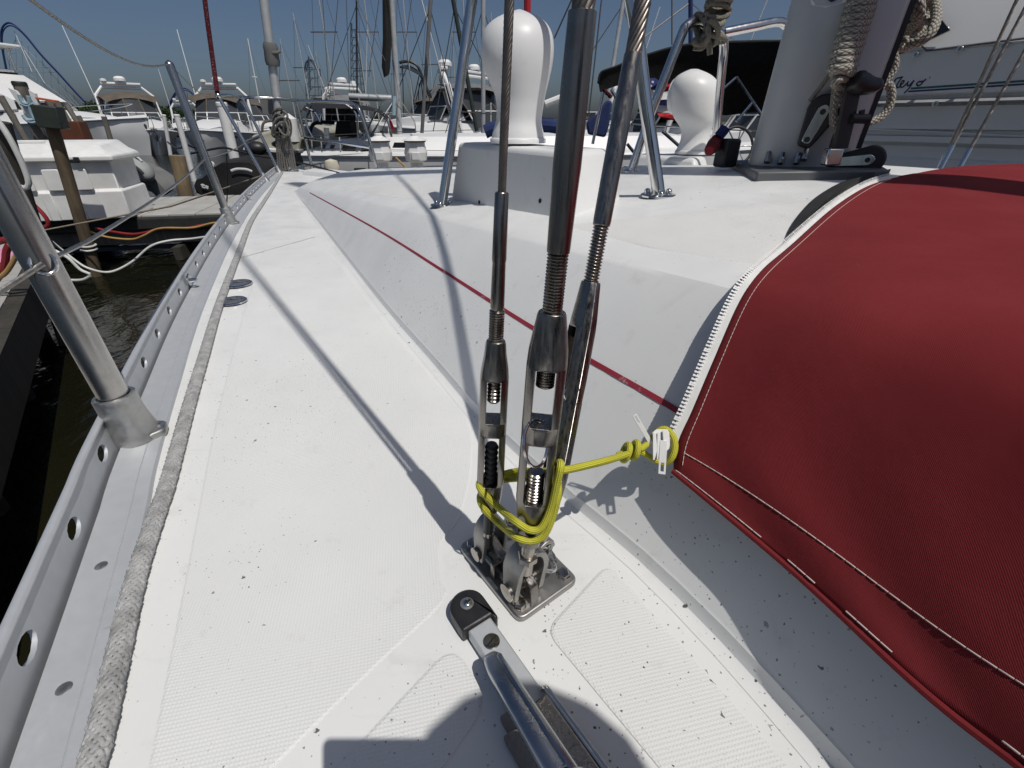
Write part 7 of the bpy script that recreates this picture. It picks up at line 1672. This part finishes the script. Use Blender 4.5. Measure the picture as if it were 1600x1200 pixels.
def lattice_tower(label, legs_, v0, v1, n_, Yd, wpx, mat, taper=None):
    t = thing('lattice_tower', label, 'ride tower', group='lattice ride towers')
    (bl, br), (tl, tr) = legs_
    for a, b in ((bl, tl), (br, tr)):
        m = MB(); m.tube([at(a, v0, Y=Yd), at(b, v1, Y=Yd)], pxlen(wpx, at(a, v0, Y=Yd)) / 2, 5); m.build('leg', M[mat], t)
        m = MB(); m.tube([at((a * .6 + (bl + br) * .2), v0, Y=Yd + 6), at((b * .6 + (tl + tr) * .2), v1, Y=Yd + 6)], pxlen(wpx * .8, at(a, v0, Y=Yd)) / 2, 5); m.build('leg', M[mat], t)
    for i in range(n_ + 1):
        k = i / n_; v = v0 + (v1 - v0) * k; l = bl + (tl - bl) * k; r_ = br + (tr - br) * k; m = MB(); ww = pxlen(wpx * .75, at(bl, v0, Y=Yd)) / 2; m.tube([at(l, v, Y=Yd), at(r_, v, Y=Yd)], ww, 4)
        if i < n_:
            k2 = (i + 1) / n_; v2 = v0 + (v1 - v0) * k2; l2_ = bl + (tl - bl) * k2; r2_ = br + (tr - br) * k2; c2 = (l2_ + r2_) / 2
            m.tube([at(l, v, Y=Yd), at(c2, v2, Y=Yd)], ww * .8, 4); m.tube([at(r_, v, Y=Yd), at(c2, v2, Y=Yd)], ww * .8, 4)
        m.build('brace', M[mat], t)
    return t
tw = lattice_tower('lattice tower with pointed oval top above the bimini', ((481, 506), (476, 500)), 190, 108, 6, 190, 1.3, 'grey_steel')
m = MB(); m.tube([at(476, 108, Y=190), at(478, 98, Y=190), at(483, 92, Y=190), at(489, 95, Y=190), at(497, 106, Y=190), at(500, 116, Y=190)], .3, 5); m.tube([at(482, 88, Y=190), at(485, 140, Y=190)], .25, 5); m.tube([at(483, 92, Y=190), at(478, 112, Y=190)], .2, 4); m.tube([at(484, 93, Y=190), at(498, 112, Y=190)], .2, 4); m.build('top_loop', M['grey_steel'], tw)
tw = lattice_tower('tall tapering lattice ride tower left of the moored mast', ((549, 577), (548, 556)), 192, 46, 12, 180, 1.3, 'grey_steel'); m = MB(); m.tube([at(549, 46, Y=180), at(549, 36, Y=180)], .3, 5); m.build('tip', M['grey_steel'], tw)
lattice_tower('short dark lattice tower behind the black cover', ((527, 540), (525, 532)), 192, 166, 3, 170, 1.2, 'black_steel')
m = MB(); m.tube([at(527, 168, Y=168), at(525, 147, Y=168)], .4, 6); m.tube([at(508, 190, Y=168), at(515, 168, Y=168)], .4, 6); o = m.build('red_ride_mast', M['red_flag']); tag(o, 'red mast of a ride rising behind the bimini', 'ride mast')
ct = arch_track('black coaster drop curving down right of the moored mast', [(624, 98), (633, 96), (643, 97), (653, 104), (660, 120), (668, 140), (680, 158), (694, 175), (708, 192)], 170, 4.5, 'black_steel', sup=[((629, 104), (631, 190)), ((658, 125), (642, 188)), ((658, 125), (664, 188)), ((660, 128), (676, 185)), ((655, 118), (640, 186)), ((679, 160), (664, 190)), ((655, 130), (652, 190))], supmat='black_steel', sup_w=1.6)
m = MB(); m.tube(catmull([at(630, 104, Y=170), at(640, 107, Y=170), at(650, 112, Y=170), at(660, 118, Y=170)], 5), .45, 5); m.tube([at(649, 161, Y=171), at(680, 155, Y=171)], .5, 5); m.build('catwalk', M['grey_steel'], ct)
arch_track('small grey coaster hump at right of the pulpit leg', [(352, 190), (356, 175), (362, 169), (368, 173), (374, 190)], 150, 1.2, 'grey_steel')

# ================================================================== trees on the far shore
def tree(label, u, v_top, Yd, wpx, seed, v_base=190):
    rs = random.Random(seed); t = thing('tree', label, 'tree', group='trees on the far shore'); b = at(u, v_base, Y=Yd); top_ = at(u, v_top, Y=Yd); H_ = max(1.0, top_.z - b.z); Rw = pxlen(wpx, b) / 2
    b.z = -2.0 if b.z > -2 else b.z; H_ = top_.z - b.z
    m = MB(); m.tube([b, b + UP * H_ * .3, b + UP * H_ * .62 + Vector((Rw * .06, 0, 0))], [H_ * .035, H_ * .026, H_ * .012], 8)
    for k in range(6):
        a = rs.uniform(0, 6.28); s = b + UP * H_ * rs.uniform(.25, .5); m.tube([s, s + Vector((math.cos(a) * Rw * .6, math.sin(a) * Rw * .6, H_ * rs.uniform(.15, .35)))], [H_ * .012, H_ * .004], 5)
    m.build('trunk', M['bark'], t)
    V = []; Fc = []
    clumps = []
    for k in range(26):
        a = rs.uniform(0, 6.28); q = rs.random() ** .5; z = rs.uniform(.16, 1.0); rad = Rw * (1 - .85 * abs(z - .5) ** 1.6 * 1.6) * q
        clumps.append((b + Vector((math.cos(a) * rad, math.sin(a) * rad, H_ * z * .94)), rs.uniform(.22, .42) * Rw))
    for c, r_ in clumps:
        for j in range(70):
            d = Vector((rs.gauss(0, 1), rs.gauss(0, 1), rs.gauss(0, .8))).normalized() * r_ * rs.uniform(.55, 1.05); p = c + d
            s = Rw * rs.uniform(.05, .10); e = Vector((rs.gauss(0, 1), rs.gauss(0, 1), rs.gauss(0, 1))).normalized(); f_ = e.orthogonal().normalized(); g_ = e.cross(f_)
            k0 = len(V); V += [p + f_ * s, p + g_ * s * .7, p - f_ * s, p - g_ * s * .7]; Fc.append((k0, k0 + 1, k0 + 2, k0 + 3))
    m = MB(); m.add(V, Fc); m.build('crown', M['leaf'], t, smooth=0)
trees = [(140, 168, 46), (150, 166, 30), (158, 160, 34), (170, 156, 30), (181, 157, 30), (192, 163, 26), (215, 172, 30), (243, 162, 30), (252, 166, 22), (275, 168, 34), (290, 172, 28), (308, 172, 34), (330, 174, 30), (372, 176, 34), (388, 179, 30), (400, 181, 30), (452, 180, 26), (468, 184, 26), (520, 186, 40), (570, 188, 30), (590, 182, 26), (602, 189, 30), (640, 186, 26), (745, 188, 30), (850, 186, 30), (985, 196, 30), (970, 205, 34), (1000, 190, 34), (1030, 184, 36), (1060, 190, 40), (860, 200, 30), (1120, 200, 40)]
zones = {}
for i, (u, v, w_) in enumerate(trees):
    z_ = ('behind the big left cruiser' if u < 175 else 'behind the second cruiser' if u < 235 else 'between the two tan-topped cruisers' if u < 285 else 'behind the tall white piling' if u < 350 else 'left of the furler' if u < 420 else 'behind the moored sailboat' if u < 700 else 'behind the tall vent' if u < 900 else 'between rear shroud and mast')
    zones.setdefault(z_, []).append(i)
words = ['leftmost', 'second from left', 'third from left', 'fourth from left', 'fifth from left', 'sixth from left', 'seventh from left', 'eighth from left']
for z_, idx in zones.items():
    idx.sort(key=lambda q: trees[q][0])
    for k, i in enumerate(idx):
        u, v, w_ = trees[i]; Yd = 120 + (i * 37) % 50 if u < 900 else 45 + (i * 13) % 15
        lab = 'dark green tree %s%s' % (z_, '' if len(idx) == 1 else ', the %s of that clump' % words[k])
        tree(lab, u, v, Yd, w_, 100 + i, 193 if u < 900 else 214)
# ================================================================== set each group empty down at the foot of its thing
bpy.context.view_layer.update()
for o in list(SC.objects):
    if o.type == 'EMPTY' and o.parent is None and o.location.length < 1e-6 and o.children:
        lo = Vector((1e9, 1e9, 1e9)); hi = -lo
        for ch in o.children:
            if ch.type != 'MESH': continue
            for c in ch.bound_box:
                p = ch.matrix_world @ Vector(c)
                for k in range(3): lo[k] = min(lo[k], p[k]); hi[k] = max(hi[k], p[k])
        if lo.x > hi.x: continue
        b = Vector(((lo.x + hi.x) / 2, (lo.y + hi.y) / 2, lo.z)); o.location = b
        for ch in o.children: ch.matrix_parent_inverse = Matrix.Translation(-b)
